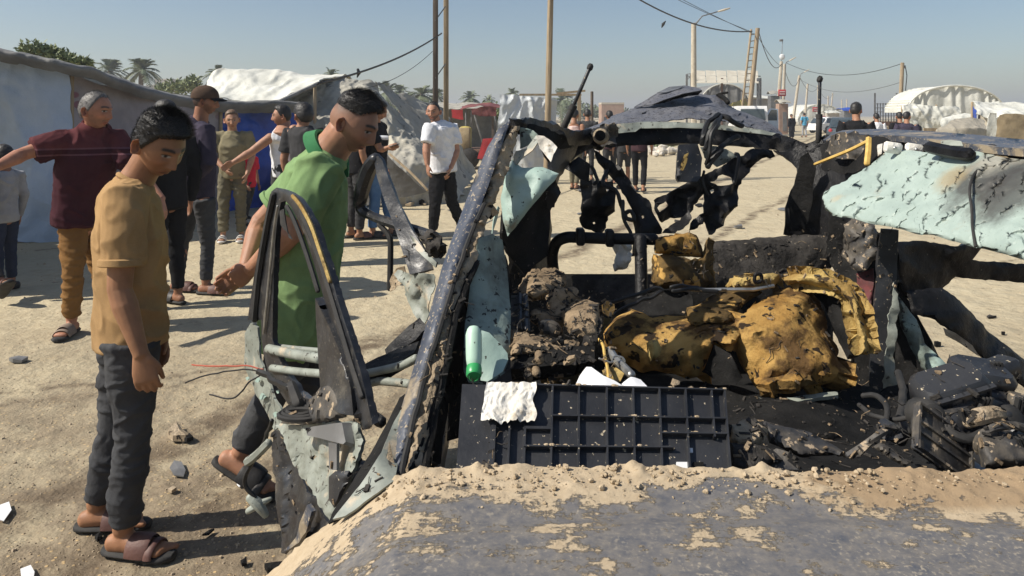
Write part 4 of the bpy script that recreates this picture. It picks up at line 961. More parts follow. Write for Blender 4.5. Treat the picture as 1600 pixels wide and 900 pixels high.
def build_hood():
    xs = np.concatenate([np.arange(-.53, -.05, .0045), np.arange(-.05, .95, .0055), np.arange(.95, 1.60, .03)])
    ys = np.concatenate([np.arange(.12, .95, .05), np.arange(.95, 1.247, .0042)])
    v = []; sd = []
    for y in ys:
        for x in xs:
            z = hood_z(x, y); s = hood_sand(x, y)
            if y > .93 and x < 1:
                heap = max(0, s-.45)
                z += heap*(.002+.008*max(0, fbm((x, y, 1), 13, 5))+.010*max(0, fbm((x, y, 2), 40, 3)))*math.exp(-((1.215-y)/.085)**2)*1.4
                z += .0025*max(0, s-.3)*fbm((x, y, 7), 60, 1)
            yy = y+(.012*noise.noise(Vector((x*9, 3, 1))) if y > 1.2 else 0)
            v.append((x, yy, z)); sd.append(s)
    nx = len(xs); ny = len(ys)
    f = [(j*nx+i, j*nx+i+1, (j+1)*nx+i+1, (j+1)*nx+i) for j in range(ny-1) for i in range(nx-1)]
    k = len(v)                                    # rear lip turned down, nose and skirt
    for i in range(nx): q = v[(ny-1)*nx+i]; v.append((q[0], q[1]+.006, q[2]-.05)); sd.append(.9)
    f += [((ny-1)*nx+i, (ny-1)*nx+i+1, k+i+1, k+i) for i in range(nx-1)]
    k = len(v)
    for i in range(nx): q = v[i]; v.append((q[0], q[1]-.05, q[2]-.12)); sd.append(.2)
    f += [(i+1, i, k+i, k+i+1) for i in range(nx-1)]
    me = mesh(v, f); a = me.attributes.new('sand', 'FLOAT', 'POINT'); a.data.foreach_set('value', sd)
    o = obj('bonnet', me, hood_material(), CAR, True, 60)
    return o
BON = build_hood()
def sand_crumbs():
    rnd = random.Random(12); mb = MB()
    for k in range(620):
        x = rnd.uniform(-.22, .95); e = abs(rnd.gauss(0, .035))+rnd.uniform(-.008, .02); y = 1.235-e
        if y > 1.242: continue
        s = rnd.choice((.001, .0013, .0016, .002, .0026, .0042))*rnd.uniform(.7, 1.3)
        if x > .62: s *= .7
        z = hood_z(x, y)+max(0, hood_sand(x, y)-.45)*.010*math.exp(-((1.215-y)/.085)**2)
        k0 = len(mb.v); mb.ball((x, y, z+s*.35), s*rnd.uniform(.8, 1.3), s, s*.8, Matrix.Rotation(rnd.uniform(0, 6), 3, 'Z'), 6, 4)
        for i in range(k0, len(mb.v)): mb.v[i] = mb.v[i]+nz3(mb.v[i], 140, k)*s*.5
    o = obj('sand_crumbs', mb.mesh(), MAT['sandclump'], CAR); o['kind'] = 'stuff'
sand_crumbs()
# wings, sills, floor and wheels below, out of the photograph's sight but closing the car
def shell():
    for sg, x in ((-1, -.50), (1, 1.57)):
        mb = MB(); mb.box((x, .70, .60), .03, 1.05, .32, bev=.008); obj('wing', mb.mesh(), MAT['bluepaint'], CAR)
        mb = MB(); mb.box((x+.03*-sg+(.17 if sg < 0 else .0), 2.3, .30), .10, 2.2, .16, bev=.03); obj('sill', mb.mesh(), MAT['bluepaint'], CAR)
    obj('bumper', MB().box((.535, .10, .55), 1.9, .16, .42, bev=.07).mesh(), MAT['bluepaint'], CAR)
    obj('floor_pan', MB().box((.68, 2.35, .33), 1.55, 2.25, .05, bev=.01).mesh(), MAT['soot'], CAR)
    obj('firewall', MB().box((.58, 1.30, .62), 1.5, .03, .56, bev=.005).mesh(), MAT['soot'], CAR)
    obj('tail_panel', MB().box((.84, 3.42, .58), 1.30, .05, .46, bev=.02).mesh(), MAT['soot'], CAR)
    for (x, y) in ((-.33, .75), (1.40, .75), (-.02, 3.05), (1.62, 3.05)):
        c = Vector((x, y, .30)); ax = Vector((.09, 0, 0))
        wl = obj('wheel', MB().loft([c-ax, c-ax*.7, c+ax*.7, c+ax], [.27, .30, .30, .27], [.27, .30, .30, .27], Vector((0, 1, 0)), 24, .05).mesh(), MAT['rubber'], CAR)
        obj('rim', MB().loft([c-ax*1.04, c+ax*1.04], .18, .18, Vector((0, 1, 0)), 18, .05).mesh(), MAT['steel'], wl)
    # quarter panels behind the doors
    cp('side_panel', [(800, 425, 3.05), (858, 420, 3.2), (880, 500, 3.3), (880, 640, 3.3), (700, 690, 2.75), (700, 520, 2.75)], 'burnt', step=16, crumple=.04, ns=4, seed=61)
    cp('side_panel', [(1330, 400, 3.1), (1390, 420, 2.8), (1470, 560, 2.5), (1500, 720, 2.4), (1330, 640, 3.2)], 'soot', step=16, crumple=.04, ns=4, seed=62)
shell()
# --- left windscreen pillar
cp('windscreen_pillar', [(797,188,2.02),(780,200,2.0),(762,229,1.97),(745,270,1.92),(720,335,1.82),(700,390,1.73),(690,420,1.69),(675,475,1.62),(655,545,1.53),(632,620,1.44),(612,690,1.36),(600,745,1.30),(606,775,1.27),(634,775,1.26),(626,744,1.28),(645,660,1.36),(665,585,1.45),(690,500,1.55),(716,414,1.67),(740,350,1.77),(750,325,1.80),(768,276,1.88),(785,225,1.96)],
   'bluepaint', step=7, crumple=.004, ns=12, thick=.05, bulge=.018, bw=22, seed=3)
cp('pillar_crust', [(812,196,2.03),(800,196,2.01),(785,226,1.97),(768,278,1.9),(758,310,1.85),(740,352,1.79),(716,418,1.69),(690,503,1.57),(665,590,1.46),(645,664,1.37),(628,746,1.29),(636,775,1.27),(664,775,1.27),(660,744,1.30),(680,648,1.40),(700,560,1.50),(716,480,1.60),(730,435,1.67),(746,400,1.72),(760,350,1.80),(776,306,1.87),(795,262,1.94),(806,225,2.0)],
   'crust', step=4, crumple=.018, ns=34, thick=.03, bulge=.010, bw=14, crease=.012, cs=30, ragged=1.5, seed=4)
rope('pillar_seam', [(757,318,1.80),(742,352,1.75),(716,420,1.66),(690,503,1.54),(664,590,1.43),(644,664,1.34),(628,742,1.27)], .0055, MAT['rubber'], CAR, jit=.002)
rope('pillar_seam', [(745,410,1.71),(716,482,1.59),(700,560,1.49),(680,650,1.39),(662,742,1.29)], .008, MAT['soot'], CAR, jit=.004)
rope('pillar_groove', [(690,590,1.46),(676,640,1.40),(655,700,1.33),(640,742,1.28)], .004, MAT['soot'], CAR, jit=.003)
cp('inner_pillar', [(746,402,1.78),(790,398,1.95),(800,450,1.95),(795,540,1.85),(735,600,1.66),(700,640,1.55),(690,720,1.45),(662,742,1.4),(700,562,1.58),(718,480,1.68)], 'soot', step=9, crumple=.03, ns=16, seed=6, thick=.01)
cp('fender_fold', [(668,575,1.5),(640,612,1.45),(615,660,1.38),(596,705,1.30),(560,760,1.24),(520,812,1.20),(540,806,1.20),(585,770,1.215),(618,750,1.235),(622,720,1.30)], 'primer', step=7, crumple=.012, ns=18, seed=8, thick=.004)
cp('fender_fold', [(640,612,1.47),(624,622,1.46),(590,690,1.38),(555,745,1.30),(520,800,1.24),(512,818,1.22),(530,808,1.215),(572,752,1.26),(600,705,1.32),(620,655,1.40)], 'soot', step=7, crumple=.01, ns=18, seed=9)
cp('fender_corner', [(608,690,1.30),(600,745,1.26),(560,785,1.235),(585,778,1.225),(622,762,1.232),(655,750,1.24),(640,742,1.26),(620,735,1.28)], 'crust', step=6, crumple=.01, ns=20, seed=10)
# --- peeled mint metal at the pillar's head
cp('torn_panel', [(782,310,1.98),(790,270,2.0),(800,250,2.02),(815,262,2.0),(846,261,1.98),(873,272,1.98),(866,283,1.97),(857,291,1.96),(844,306,1.95),(831,322,1.95),(812,346,1.95),(792,371,1.95),(785,345,1.96)], 'mint', step=6, crumple=.022, ns=13, seed=11, bulge=.02, bw=20)
cp('torn_panel', [(778,322,1.93),(781,325,1.93),(776,345,1.93),(769,365,1.92),(771,345,1.92)], 'mint', step=5, crumple=.003, seed=12)
cp('torn_panel', [(800,250,2.03),(806,236,2.02),(822,232,2.0),(838,212,2.0),(846,215,1.99),(832,235,1.98),(812,250,1.99),(806,258,2.0)], 'primer', step=5, crumple=.012, ns=20, seed=13)
cp('torn_panel', [(838,212,1.97),(850,212,1.97),(862,222,1.96),(872,230,1.96),(864,240,1.95),(858,252,1.95),(850,240,1.96),(843,232,1.97)], 'cloth', step=4, crumple=.03, ns=22, seed=14)
cp('torn_panel', [(812,200,2.04),(832,204,2.04),(842,212,2.02),(828,226,2.03),(812,232,2.04)], 'mintdirtshade', step=5, crumple=.02, ns=20, seed=15)
cp('pillar_head', [(812,192,2.08),(840,196,2.1),(868,204,2.15),(885,214,2.2),(895,230,2.3),(870,232,2.2),(850,212,2.1),(830,205,2.07),(814,202,2.06)], 'soot', step=5, crumple=.035, ns=22, seed=16, ragged=2.5, thick=.02)
cp('torn_panel', [(790,300,2.05),(828,320,2.1),(845,306,2.1),(862,292,2.12),(868,280,2.15),(876,300,2.2),(860,330,2.2),(856,400,2.15),(820,430,2.1),(795,400,2.05),(786,372,2.02)], 'soot', step=9, crumple=.04, ns=12, seed=17, thick=.01)
cp('hanging_shred', [(852,290,2.0),(868,282,2.0),(874,300,2.0),(868,318,2.0),(858,330,2.01),(852,312,2.0)], 'burnt', step=5, crumple=.03, ns=25, seed=18, ragged=2)
# --- lower mint sheet beside the dashboard
cp('inner_panel', [(748,372,1.74),(770,365,1.78),(785,375,1.80),(792,420,1.78),(797,480,1.70),(798,556,1.60),(788,584,1.55),(760,600,1.52),(732,597,1.51),(724,580,1.52),(726,506,1.60),(732,470,1.65),(738,430,1.69)], 'mintdirtshade', step=7, crumple=.014, ns=12, seed=20, bulge=.01)  # dirty sheet, with the shade on its upper part put into the colour
cp('inner_panel', [(752,516,1.55),(764,520,1.545),(780,536,1.54),(793,552,1.535),(794,562,1.53),(786,580,1.51),(762,596,1.495),(751,594,1.50),(752,560,1.52)], 'mint', step=6, crumple=.006, ns=12, seed=21)  # sunlit triangle below the shadow edge, painted as a brighter mint plate
# --- rear of the car
S1 = lambda x, y, d: (860+x/3, 100+y/3, d)
cp('rear_header', [S1(10,330,3.05),S1(40,350,3.05),S1(90,325,3.15),S1(140,330,3.2),S1(220,302,3.25),S1(310,287,3.3),S1(450,286,3.32),S1(740,289,3.32),S1(900,303,3.32),S1(1050,325,3.3),S1(1130,350,3.28),S1(1200,372,3.25),S1(1235,360,3.22),S1(1290,335,3.2),S1(1300,400,3.2),S1(1245,450,3.2),S1(1160,440,3.22),S1(1060,402,3.26),S1(900,388,3.28),S1(720,378,3.28),S1(500,378,3.28),S1(330,388,3.26),S1(210,395,3.2),S1(130,425,3.12),S1(60,490,3.05),S1(10,530,3.0),S1(-10,450,3.0)],
   'burnt', step=7, crumple=.03, ns=8, thick=.03, seed=22, ragged=1.6, bulge=.012, bw=14, crease=.02, cs=10, holes=[[(887,217),(893,213),(897,219),(894,225),(888,222)], [(1258,229),(1262,226),(1264,231),(1260,235)]])
cp('roof_seam', [S1(310,280,3.16),S1(450,270,3.17),S1(600,272,3.17),S1(740,280,3.17),S1(900,295,3.16),S1(1000,310,3.15),S1(1060,325,3.14),S1(1040,335,3.14),S1(900,317,3.15),S1(740,303,3.16),S1(600,298,3.16),S1(420,302,3.16),S1(400,318,3.15),S1(320,324,3.15)], 'primer', step=5, crumple=.012, ns=16, seed=23)
cp('roof_skin', [S1(135,325,3.25),S1(200,285,3.4),S1(300,240,3.55),S1(400,200,3.66),S1(480,178,3.72),S1(560,160,3.76),S1(640,150,3.78),S1(700,140,3.8),S1(780,145,3.78),S1(830,185,3.68),S1(900,215,3.6),S1(1000,262,3.48),S1(1060,300,3.38),S1(1095,338,3.3),S1(1040,322,3.28),S1(930,298,3.24),S1(830,268,3.26),S1(760,262,3.26),S1(650,255,3.27),S1(560,262,3.25),S1(450,276,3.23),S1(310,284,3.22),S1(220,302,3.22)],
   'roofpaint', step=5, crumple=.06, ns=5, seed=24, thick=.004, crease=.05, cs=5, ragged=.8)
cp('roof_fold', [S1(395,202,3.58),S1(460,160,3.64),S1(510,130,3.7),S1(560,108,3.74),S1(640,100,3.76),S1(705,112,3.7),S1(712,128,3.6),S1(690,140,3.55),S1(640,146,3.54),S1(560,168,3.54),S1(480,190,3.55)], 'roofpaint', step=5, crumple=.03, ns=9, seed=25)
cp('roof_fold', [S1(480,191,3.52),S1(540,166,3.5),S1(620,142,3.49),S1(690,130,3.48),S1(712,124,3.48),S1(692,146,3.52),S1(620,156,3.56),S1(540,180,3.56)], 'burnt', step=5, crumple=.02, ns=9, seed=26)
cp('roof_shine', [S1(500,134,3.66),S1(560,110,3.70),S1(625,102,3.72),S1(600,116,3.68),S1(540,132,3.65)], 'steel', step=5, crumple=.012, ns=20, seed=27)
rope('roof_splinter', [S1(780,146,3.76),S1(800,138,3.74),S1(830,134,3.7)], .006, MAT['soot'], CAR)
rope('roof_splinter', [S1(790,148,3.76),S1(815,160,3.7),S1(832,182,3.64)], .012, MAT['soot'], CAR)
rope('lock_core', [S1(215,325,3.14),S1(230,355,3.12),S1(225,385,3.12)], .03, MAT['burnt'], CAR)
mb = MB(); c = P(*S1(238, 340, 3.06)); mb.loft([c, c+Vector((-.01, -.05, .005))], [.034, .030], [.034, .030], Vector((1, 0, 0)), 16, .1); obj('speaker_magnet', mb.mesh(), MAT['crust'], CAR)
mb = MB(); mb.loft([c+Vector((-.01, -.05, .005)), c+Vector((-.012, -.062, .006))], .022, .022, Vector((1, 0, 0)), 14, .1); obj('speaker_core', mb.mesh(), MAT['soot'], CAR)
cp('torn_trim', [S1(240,280,3.1),S1(300,275,3.1),S1(320,300,3.1),S1(310,380,3.1),S1(230,385,3.08),S1(205,350,3.08)], 'dustplastic', step=5, crumple=.05, ns=20, seed=28, ragged=3)
# right rear pillar and quarter
cp('rear_pillar', [S1(1050,405,3.26),S1(1110,415,3.24),S1(1240,380,3.2),S1(1290,332,3.2),S1(1380,325,3.05),S1(1480,330,2.9),S1(1560,400,2.8),S1(1520,560,2.8),S1(1480,700,2.8),S1(1430,810,2.8),S1(1300,815,3.05),S1(1095,800,3.2),S1(1100,700,3.2),S1(1120,620,3.2),S1(1150,545,3.2),S1(1152,495,3.22),S1(1112,446,3.24)],
   'burnt', step=8, crumple=.05, ns=7, seed=30, thick=.012, ragged=1.5)
cp('pillar_trim', [(1250,246,3.1),(1262,238,3.08),(1275,260,3.06),(1268,320,3.08),(1258,362,3.1),(1236,362,3.12),(1232,320,3.12),(1240,290,3.12)], 'soot', step=7, crumple=.02, ns=10, seed=31)
cp('torn_trim', [(1300,212,2.8),(1330,206,2.7),(1370,214,2.6),(1376,240,2.6),(1350,252,2.65),(1310,248,2.75),(1290,236,2.85)], 'dustplastic', step=5, crumple=.05, ns=16, seed=32, ragged=3)
# left rear pillar
cp('rear_pillar', [(838,212,2.6),(862,206,2.75),(885,214,2.9),(905,222,3.0),(892,250,3.0),(872,285,2.9),(862,320,2.85),(860,425,2.9),(800,428,2.6),(802,380,2.5),(822,335,2.45),(846,300,2.45),(866,275,2.5),(862,250,2.55)], 'burnt', step=8, crumple=.04, ns=8, seed=33, thick=.015, ragged=1.2)
cp('pillar_scrap', [S1(60,490,2.98),S1(130,430,3.0),S1(190,470,3.02),S1(185,560,3.0),S1(140,540,2.98),S1(90,505,2.97)], 'burnt', step=6, crumple=.03, ns=12, seed=34)
# charred front edge of the roof running back from the pillar head
cp('roof_side_rail', [(800,186,2.02),(830,184,2.1),(856,190,2.3),(880,200,2.7),(905,206,3.0),(925,200,3.2),(930,222,3.2),(905,228,3.05),(880,226,2.75),(858,214,2.35),(832,204,2.12),(806,202,2.03)], 'burnt', step=5, crumple=.03, ns=14, seed=29, ragged=1.8, thick=.025, crease=.02, cs=12)
# twisted metal across the rear opening
cp('torn_plate', [S1(140,540,3.05),S1(200,548,3.05),S1(300,556,3.06),S1(310,600,3.07),S1(302,690,3.08),S1(275,720,3.08),S1(258,770,3.1),S1(232,805,3.1),S1(150,760,3.08),S1(138,735,3.08),S1(147,640,3.06)], 'burnt', step=5, crumple=.045, ns=9, seed=35, ragged=1.5, bulge=.008, bw=15, crease=.03, cs=9, holes=[[S1(258,588,0)[:2],S1(272,582,0)[:2],S1(278,594,0)[:2],S1(266,602,0)[:2]], [S1(205,748,0)[:2],S1(216,746,0)[:2],S1(217,757,0)[:2],S1(207,758,0)[:2]]])
cp('twisted_arm', [S1(205,405,3.12),S1(260,440,3.1),S1(330,480,3.06),S1(372,540,3.04),S1(402,600,3.02),S1(462,640,3.0),S1(482,700,2.98),S1(525,775,2.96),S1(520,797,2.96),S1(455,790,2.96),S1(446,905,2.95),S1(380,905,2.97),S1(392,760,2.98),S1(385,690,3.0),S1(330,590,3.04),S1(282,525,3.08),S1(228,468,3.1)], 'burnt', step=5, crumple=.04, ns=9, seed=36, bulge=.012, bw=12, crease=.03, cs=9, ragged=1.2, holes=[[S1(428,706,0)[:2],S1(436,702,0)[:2],S1(440,712,0)[:2],S1(432,718,0)[:2]]])
cp('twisted_arm', [S1(255,780,3.02),S1(330,820,3.0),S1(352,900,3.0),S1(330,930,3.0),S1(290,860,3.0)], 'steel', step=5, crumple=.02, ns=16, seed=37)
cp('twisted_arm', [S1(480,640,2.98),S1(560,600,3.0),S1(700,530,3.06),S1(840,455,3.12),S1(940,400,3.18),S1(1040,402,3.22),S1(1055,430,3.22),S1(990,444,3.2),S1(938,490,3.16),S1(900,545,3.12),S1(880,610,3.1),S1(872,660,3.08),S1(820,740,3.05),S1(770,792,3.02),S1(738,802,3.0),S1(722,735,3.02),S1(692,770,3.0),S1(655,782,3.0),S1(660,745,3.0),S1(712,695,3.02),S1(722,610,3.06),S1(690,650,3.04),S1(640,722,3.02),S1(572,724,3.0),S1(530,744,2.98),S1(492,692,2.97)],
   'burnt', step=5, crumple=.045, ns=9, seed=38, ragged=1.5, bulge=.006, bw=12, crease=.035, cs=9, holes=[[S1(750,594,0)[:2],S1(764,588,0)[:2],S1(770,600,0)[:2],S1(758,610,0)[:2]], [S1(745,555,0)[:2],S1(800,520,0)[:2],S1(850,535,0)[:2],S1(855,562,0)[:2],S1(800,572,0)[:2]], [S1(498,672,0)[:2],S1(540,640,0)[:2],S1(552,660,0)[:2],S1(510,690,0)[:2]]])
cp('torn_plate', [S1(590,740,2.98),S1(650,690,3.0),S1(660,720,2.98),S1(620,770,2.95),S1(560,790,2.94),S1(520,790,2.94)], 'burnt', step=5, crumple=.04, ns=14, seed=39, ragged=1.5)
pn = cp('hanging_panel', [S1(602,378,3.0),S1(690,374,3.02),S1(712,440,3.0),S1(706,530,2.97),S1(690,552,2.96),S1(600,553,2.95),S1(591,535,2.95),S1(596,440,2.97)], 'plastic', step=6, crumple=.012, ns=8, seed=40, thick=.012)
cp('sticker', [S1(628,425,2.955),S1(648,415,2.955),S1(640,460,2.95),S1(622,500,2.945),S1(610,497,2.945),S1(612,470,2.95)], 'foampale', step=5, crumple=.002, seed=41, thick=.002, parent=pn)
cp('folded_tin', [S1(700,388,3.1),S1(780,384,3.12),S1(830,400,3.14),S1(872,432,3.16),S1(820,472,3.14),S1(780,482,3.12),S1(722,442,3.1)], 'primer', step=5, crumple=.04, ns=12, seed=42)
for k, (a, r_) in enumerate([([S1(790,240,3.12),S1(745,270,3.05),S1(720,330,3.02),S1(712,380,3.02)], .011), ([S1(800,245,3.12),S1(770,280,3.02),S1(740,340,3.0),S1(722,400,3.0)], .009), ([S1(800,250,3.1),S1(780,290,3.0),S1(755,340,2.98),S1(745,420,2.98),S1(730,470,3.0)], .009), ([S1(770,246,3.14),S1(830,250,3.1),S1(850,268,3.1),S1(900,290,3.12)], .012), ([S1(760,430,3.02),S1(790,400,3.02),S1(820,372,3.05),S1(880,340,3.1)], .012), ([S1(735,480,3.0),S1(770,440,3.0),S1(800,400,3.02)], .012), ([S1(860,560,3.05),S1(885,440,3.08),S1(870,420,3.1)], .008), ([S1(340,640,3.0),S1(345,720,2.98),S1(375,790,2.96)], .008), ([S1(350,700,2.98),S1(380,690,2.97),S1(392,730,2.96),S1(360,725,2.97),S1(350,700,2.98)], .009), ([S1(190,480,3.04),S1(220,540,3.02),S1(205,560,3.02)], .008), ([S1(270,500,3.08),S1(250,560,3.04),S1(310,600,3.02),S1(340,690,3.0)], .009), ([S1(720,500,3.0),S1(716,560,3.0),S1(740,620,3.0)], .006)]):
    rope('loose_cable', a, r_, MAT['wire'], CAR, jit=.006, seed=k)
cp('white_scrap', [S1(330,850,2.9),S1(375,835,2.9),S1(385,890,2.9),S1(360,960,2.9),S1(300,975,2.9),S1(292,940,2.9)], 'cloth', step=4, crumple=.05, ns=22, seed=44, ragged=1.5)
# gas struts of the tailgate
def strut(a, m_, b_, r1, r2):
    o = obj('gas_strut', MB().tube([P(*a), P(*m_)], r1, 10).mesh(), MAT['rubber'], CAR)
    obj('strut_rod', MB().tube([P(*m_), P(*b_)], r2, 8).mesh(), MAT['plastic'], o); q = P(*b_)
    obj('ball_socket', MB().box(q, .024, .022, .030, Matrix.Rotation(.3, 3, 'Y'), bev=.008).mesh(), MAT['rubber'], o)
    q = P(*m_); obj('collar', MB().tube([q-(P(*b_)-q)*.06, q+(P(*b_)-q)*.06], r1*1.12, 10, .1).mesh(), MAT['rubber'], o)
strut((874, 214, 3.0), (895, 168, 2.97), (922, 105, 2.95), .014, .008)
strut((1279, 222, 3.2), (1280, 182, 3.2), (1281, 124, 3.2), .0125, .0075)
# --- right side: roof rail, hanging roof lining, doors
S2 = lambda x, y, d: (1220+x/3, 140+y/3, d)
cp('roof_rail', [S2(195,236,3.1),S2(240,205,3.1),S2(290,190,3.05),S2(420,184,2.86),S2(560,188,2.68),S2(700,195,2.52),S2(900,210,2.30),S2(1140,235,2.06),S2(1300,255,1.95),S2(1300,300,1.75),S2(1140,279,1.84),S2(1000,267,1.95),S2(760,238,2.2),S2(560,217,2.38),S2(350,208,2.7),S2(285,214,2.85),S2(230,240,2.95)], 'bluepaint', step=6, crumple=.008, ns=7, seed=46, thick=.02)
cp('roof_header', [S2(285,214,2.88),S2(420,220,2.62),S2(560,222,2.42),S2(760,242,2.22),S2(1000,270,1.97),S2(1300,305,1.78),S2(1300,345,1.8),S2(1140,335,1.9),S2(950,305,2.05),S2(860,325,2.1),S2(700,300,2.25),S2(560,270,2.42),S2(480,295,2.5),S2(420,345,2.55),S2(400,372,2.58),S2(300,395,2.75),S2(200,375,2.9),S2(190,260,2.98)], 'soot', step=6, crumple=.05, ns=12, seed=47, ragged=2)
rope('header_tube', [S2(695,270,2.12),S2(760,285,2.06),S2(840,300,2.0),S2(890,305,1.97)], .018, MAT['burnt'], CAR)
cp('lamp_cover', [S2(750,240,2.12),S2(800,234,2.08),S2(850,242,2.05),S2(855,264,2.04),S2(800,262,2.06),S2(755,256,2.1)], 'primer', step=4, crumple=.012, ns=20, seed=48)
for k, (x, y) in enumerate(((500, 265), (600, 272))):
    c = P(*S2(x+25, y+8, 2.28)); o = obj('visor_clip', MB().box(c, .055, .02, .035, Matrix.Rotation(.15, 3, 'Y'), bev=.006).mesh(), MAT['cloth'], CAR)
    obj('clip_screw', MB().ball(c-Vector((0, .012, 0)), .006, .006, .006).mesh(), MAT['steel'], o)
cp('visor_clip', [S2(455,258,2.4),S2(478,252,2.4),S2(472,300,2.38),S2(458,305,2.38)], 'cloth', step=4, crumple=.004, seed=50, thick=.01)
LIN = cp('roof_lining', [S2(490,290,2.36),S2(530,275,2.33),S2(660,292,2.22),S2(780,290,2.12),S2(900,284,2.03),S2(1000,308,1.94),S2(1140,330,1.84),S2(1320,360,1.74),S2(1340,850,1.50),S2(1140,795,1.58),S2(1000,755,1.66),S2(880,735,1.74),S2(740,695,1.84),S2(560,660,1.98),S2(420,628,2.10),S2(330,605,2.18),S2(240,590,2.27),S2(212,560,2.32),S2(204,515,2.36),S2(207,488,2.38),S2(300,428,2.38),S2(400,360,2.38)], 'mintroof', step=4, crumple=.04, ns=9, seed=51, thick=.004, bulge=.035, bw=35, crease=.042, cs=13)
rope('lining_seam', [S2(945,360,1.93),S2(905,400,1.9),S2(885,470,1.84),S2(895,560,1.79),S2(898,640,1.75),S2(912,735,1.70)], .0035, MAT['rubber'], CAR)
rope('yellow_strap', [S2(160,350,2.72),S2(230,322,2.62),S2(320,285,2.55),S2(400,245,2.5)], .006, MAT['yellowcord'], CAR)
rope('yellow_strap', [S2(412,230,2.46),S2(410,290,2.42),S2(404,350,2.40)], .010, MAT['yellowcord'], CAR)
cp('quarter_trim', [(1296,330,2.75),(1330,352,2.7),(1380,366,2.6),(1402,400,2.55),(1398,470,2.5),(1372,520,2.48),(1352,470,2.55),(1330,440,2.62),(1304,432,2.7),(1292,390,2.75)], 'soot', step=6, crumple=.04, ns=12, seed=64, ragged=1.5, thick=.02, crease=.02, cs=12)
# centre pillar on the right
cp('centre_pillar', [(1376,358,2.42),(1404,360,2.4),(1402,420,2.4),(1396,520,2.38),(1390,600,2.36),(1395,690,2.3),(1360,690,2.34),(1358,600,2.38),(1366,480,2.4)], 'plastic', step=8, crumple=.012, ns=8, seed=53, thick=.03)
cp('pillar_lining', [(1398,440,2.37),(1404,480,2.36),(1398,540,2.34),(1400,600,2.33),(1380,620,2.33),(1382,560,2.34),(1390,500,2.35)], 'primer', step=6, crumple=.02, ns=16, seed=54, ragged=2)
cp('belt_housing', [(1318,350,2.6),(1350,340,2.58),(1372,352,2.52),(1372,400,2.5),(1358,425,2.5),(1330,420,2.55),(1316,400,2.6)], 'dustplastic', step=5, crumple=.05, ns=18, seed=55, ragged=2, bulge=.03, bw=12)
cp('red_lining', [(1340,428,2.56),(1366,420,2.52),(1362,480,2.5),(1352,500,2.52),(1342,470,2.55)], 'blood', step=6, crumple=.02, ns=18, seed=56)
# right windscreen pillar, beyond the picture's edge
obj('windscreen_pillar', MB().loft([(1.42, 1.22, .90), (1.40, 1.40, 1.10), (1.37, 1.62, 1.30), (1.345, 1.86, 1.455)], .045, .03, Vector((1, 0, 0)), 12, .2).mesh(), MAT['burnt'], CAR)
# right rear door swung away: window frames like dark beams
DR = cp('rear_door', [(1402,378,2.55),(1440,376,2.6),(1490,384,2.62),(1520,378,2.65),(1545,372,2.68),(1518,405,2.66),(1560,410,2.7),(1660,416,2.75),(1660,446,2.75),(1560,440,2.7),(1490,432,2.66),(1470,452,2.64),(1440,470,2.6),(1418,466,2.56),(1404,430,2.54)], 'burnt', step=6, crumple=.015, ns=8, seed=57, thick=.03, bulge=.01, bw=8, crease=.014, cs=7, ragged=1)
DR['label'] = 'blackened right-hand door frame hanging open'
def dp(name, outline, mat, **k): return plate(name, outline, MAT[mat], DR, **k)
dp('door_beam', [(1418,455,2.52),(1470,448,2.55),(1500,470,2.56),(1540,512,2.58),(1580,545,2.6),(1660,610,2.64),(1660,660,2.6),(1600,606,2.56),(1550,570,2.54),(1500,530,2.52),(1460,500,2.5),(1425,490,2.5)], 'burnt', step=6, crumple=.012, ns=8, seed=58, thick=.03, bulge=.012, bw=8, crease=.014, cs=7, ragged=1)
dp('door_skin_fold', [(1400,460,2.46),(1416,478,2.45),(1432,500,2.44),(1444,535,2.42),(1470,560,2.4),(1490,580,2.38),(1462,586,2.38),(1440,575,2.4),(1424,545,2.42),(1408,510,2.44)], 'mintdirtshade', step=6, crumple=.02, ns=14, seed=59, bulge=.015, bw=10)
dp('scorched_edge', [(1474,512,2.47),(1492,520,2.46),(1520,540,2.46),(1530,556,2.45),(1500,536,2.45),(1478,524,2.46)], 'crust', step=5, crumple=.008, seed=60)
dp('door_panel', [(1404,470,2.6),(1420,500,2.6),(1432,560,2.55),(1438,640,2.5),(1420,700,2.45),(1390,700,2.5),(1394,600,2.55)], 'soot', step=9, crumple=.03, ns=8, seed=63)
# --- left front door, swung open
LD = lambda x, y, o=0: (x, y, 1.45+(575-x)/190*.72+o)
FD = cp('front_door', [LD(*q) for q in ((387,500),(391,470),(397,430),(406,380),(418,325),(424,299),(432,293),(447,296),(463,306),(478,324),(491,352),(504,390),(518,432),(532,482),(548,532),(564,582),(574,626),(582,664),(566,672),(556,640),(545,600),(535,560),(516,500),(503,455),(490,410),(477,370),(466,345),(455,324),(446,314),(439,316),(433,345),(430,380),(428,430),(426,480),(426,530),(434,556),(446,580),(462,600),(470,622),(452,634),(436,610),(420,584),(412,556),(408,530),(408,500))],
   'blackpaint', step=5, crumple=.004, ns=10, thick=.016, seed=70, bulge=.008, bw=7)
FD['label'] = 'black left-hand door frame torn open beside the man in green'
def fd(name, outline, mat, **k): return plate(name, outline, MAT[mat], FD, **k)
rope('window_channel', [LD(398,500,-.02),LD(405,430,-.02),LD(418,350,-.02),LD(428,304,-.02)], .010, MAT['rubber'], FD, span=4)
rope('chrome_strip', [LD(412,520,-.025),LD(420,440,-.025),LD(428,360,-.025),LD(434,322,-.025)], .0035, MAT['steel'], FD, span=4)
rope('chrome_strip', [LD(457,306,-.015),LD(470,322,-.015),LD(486,352,-.015),LD(500,392,-.015),LD(516,440,-.015)], .005, MAT['foampale'], FD, span=4)
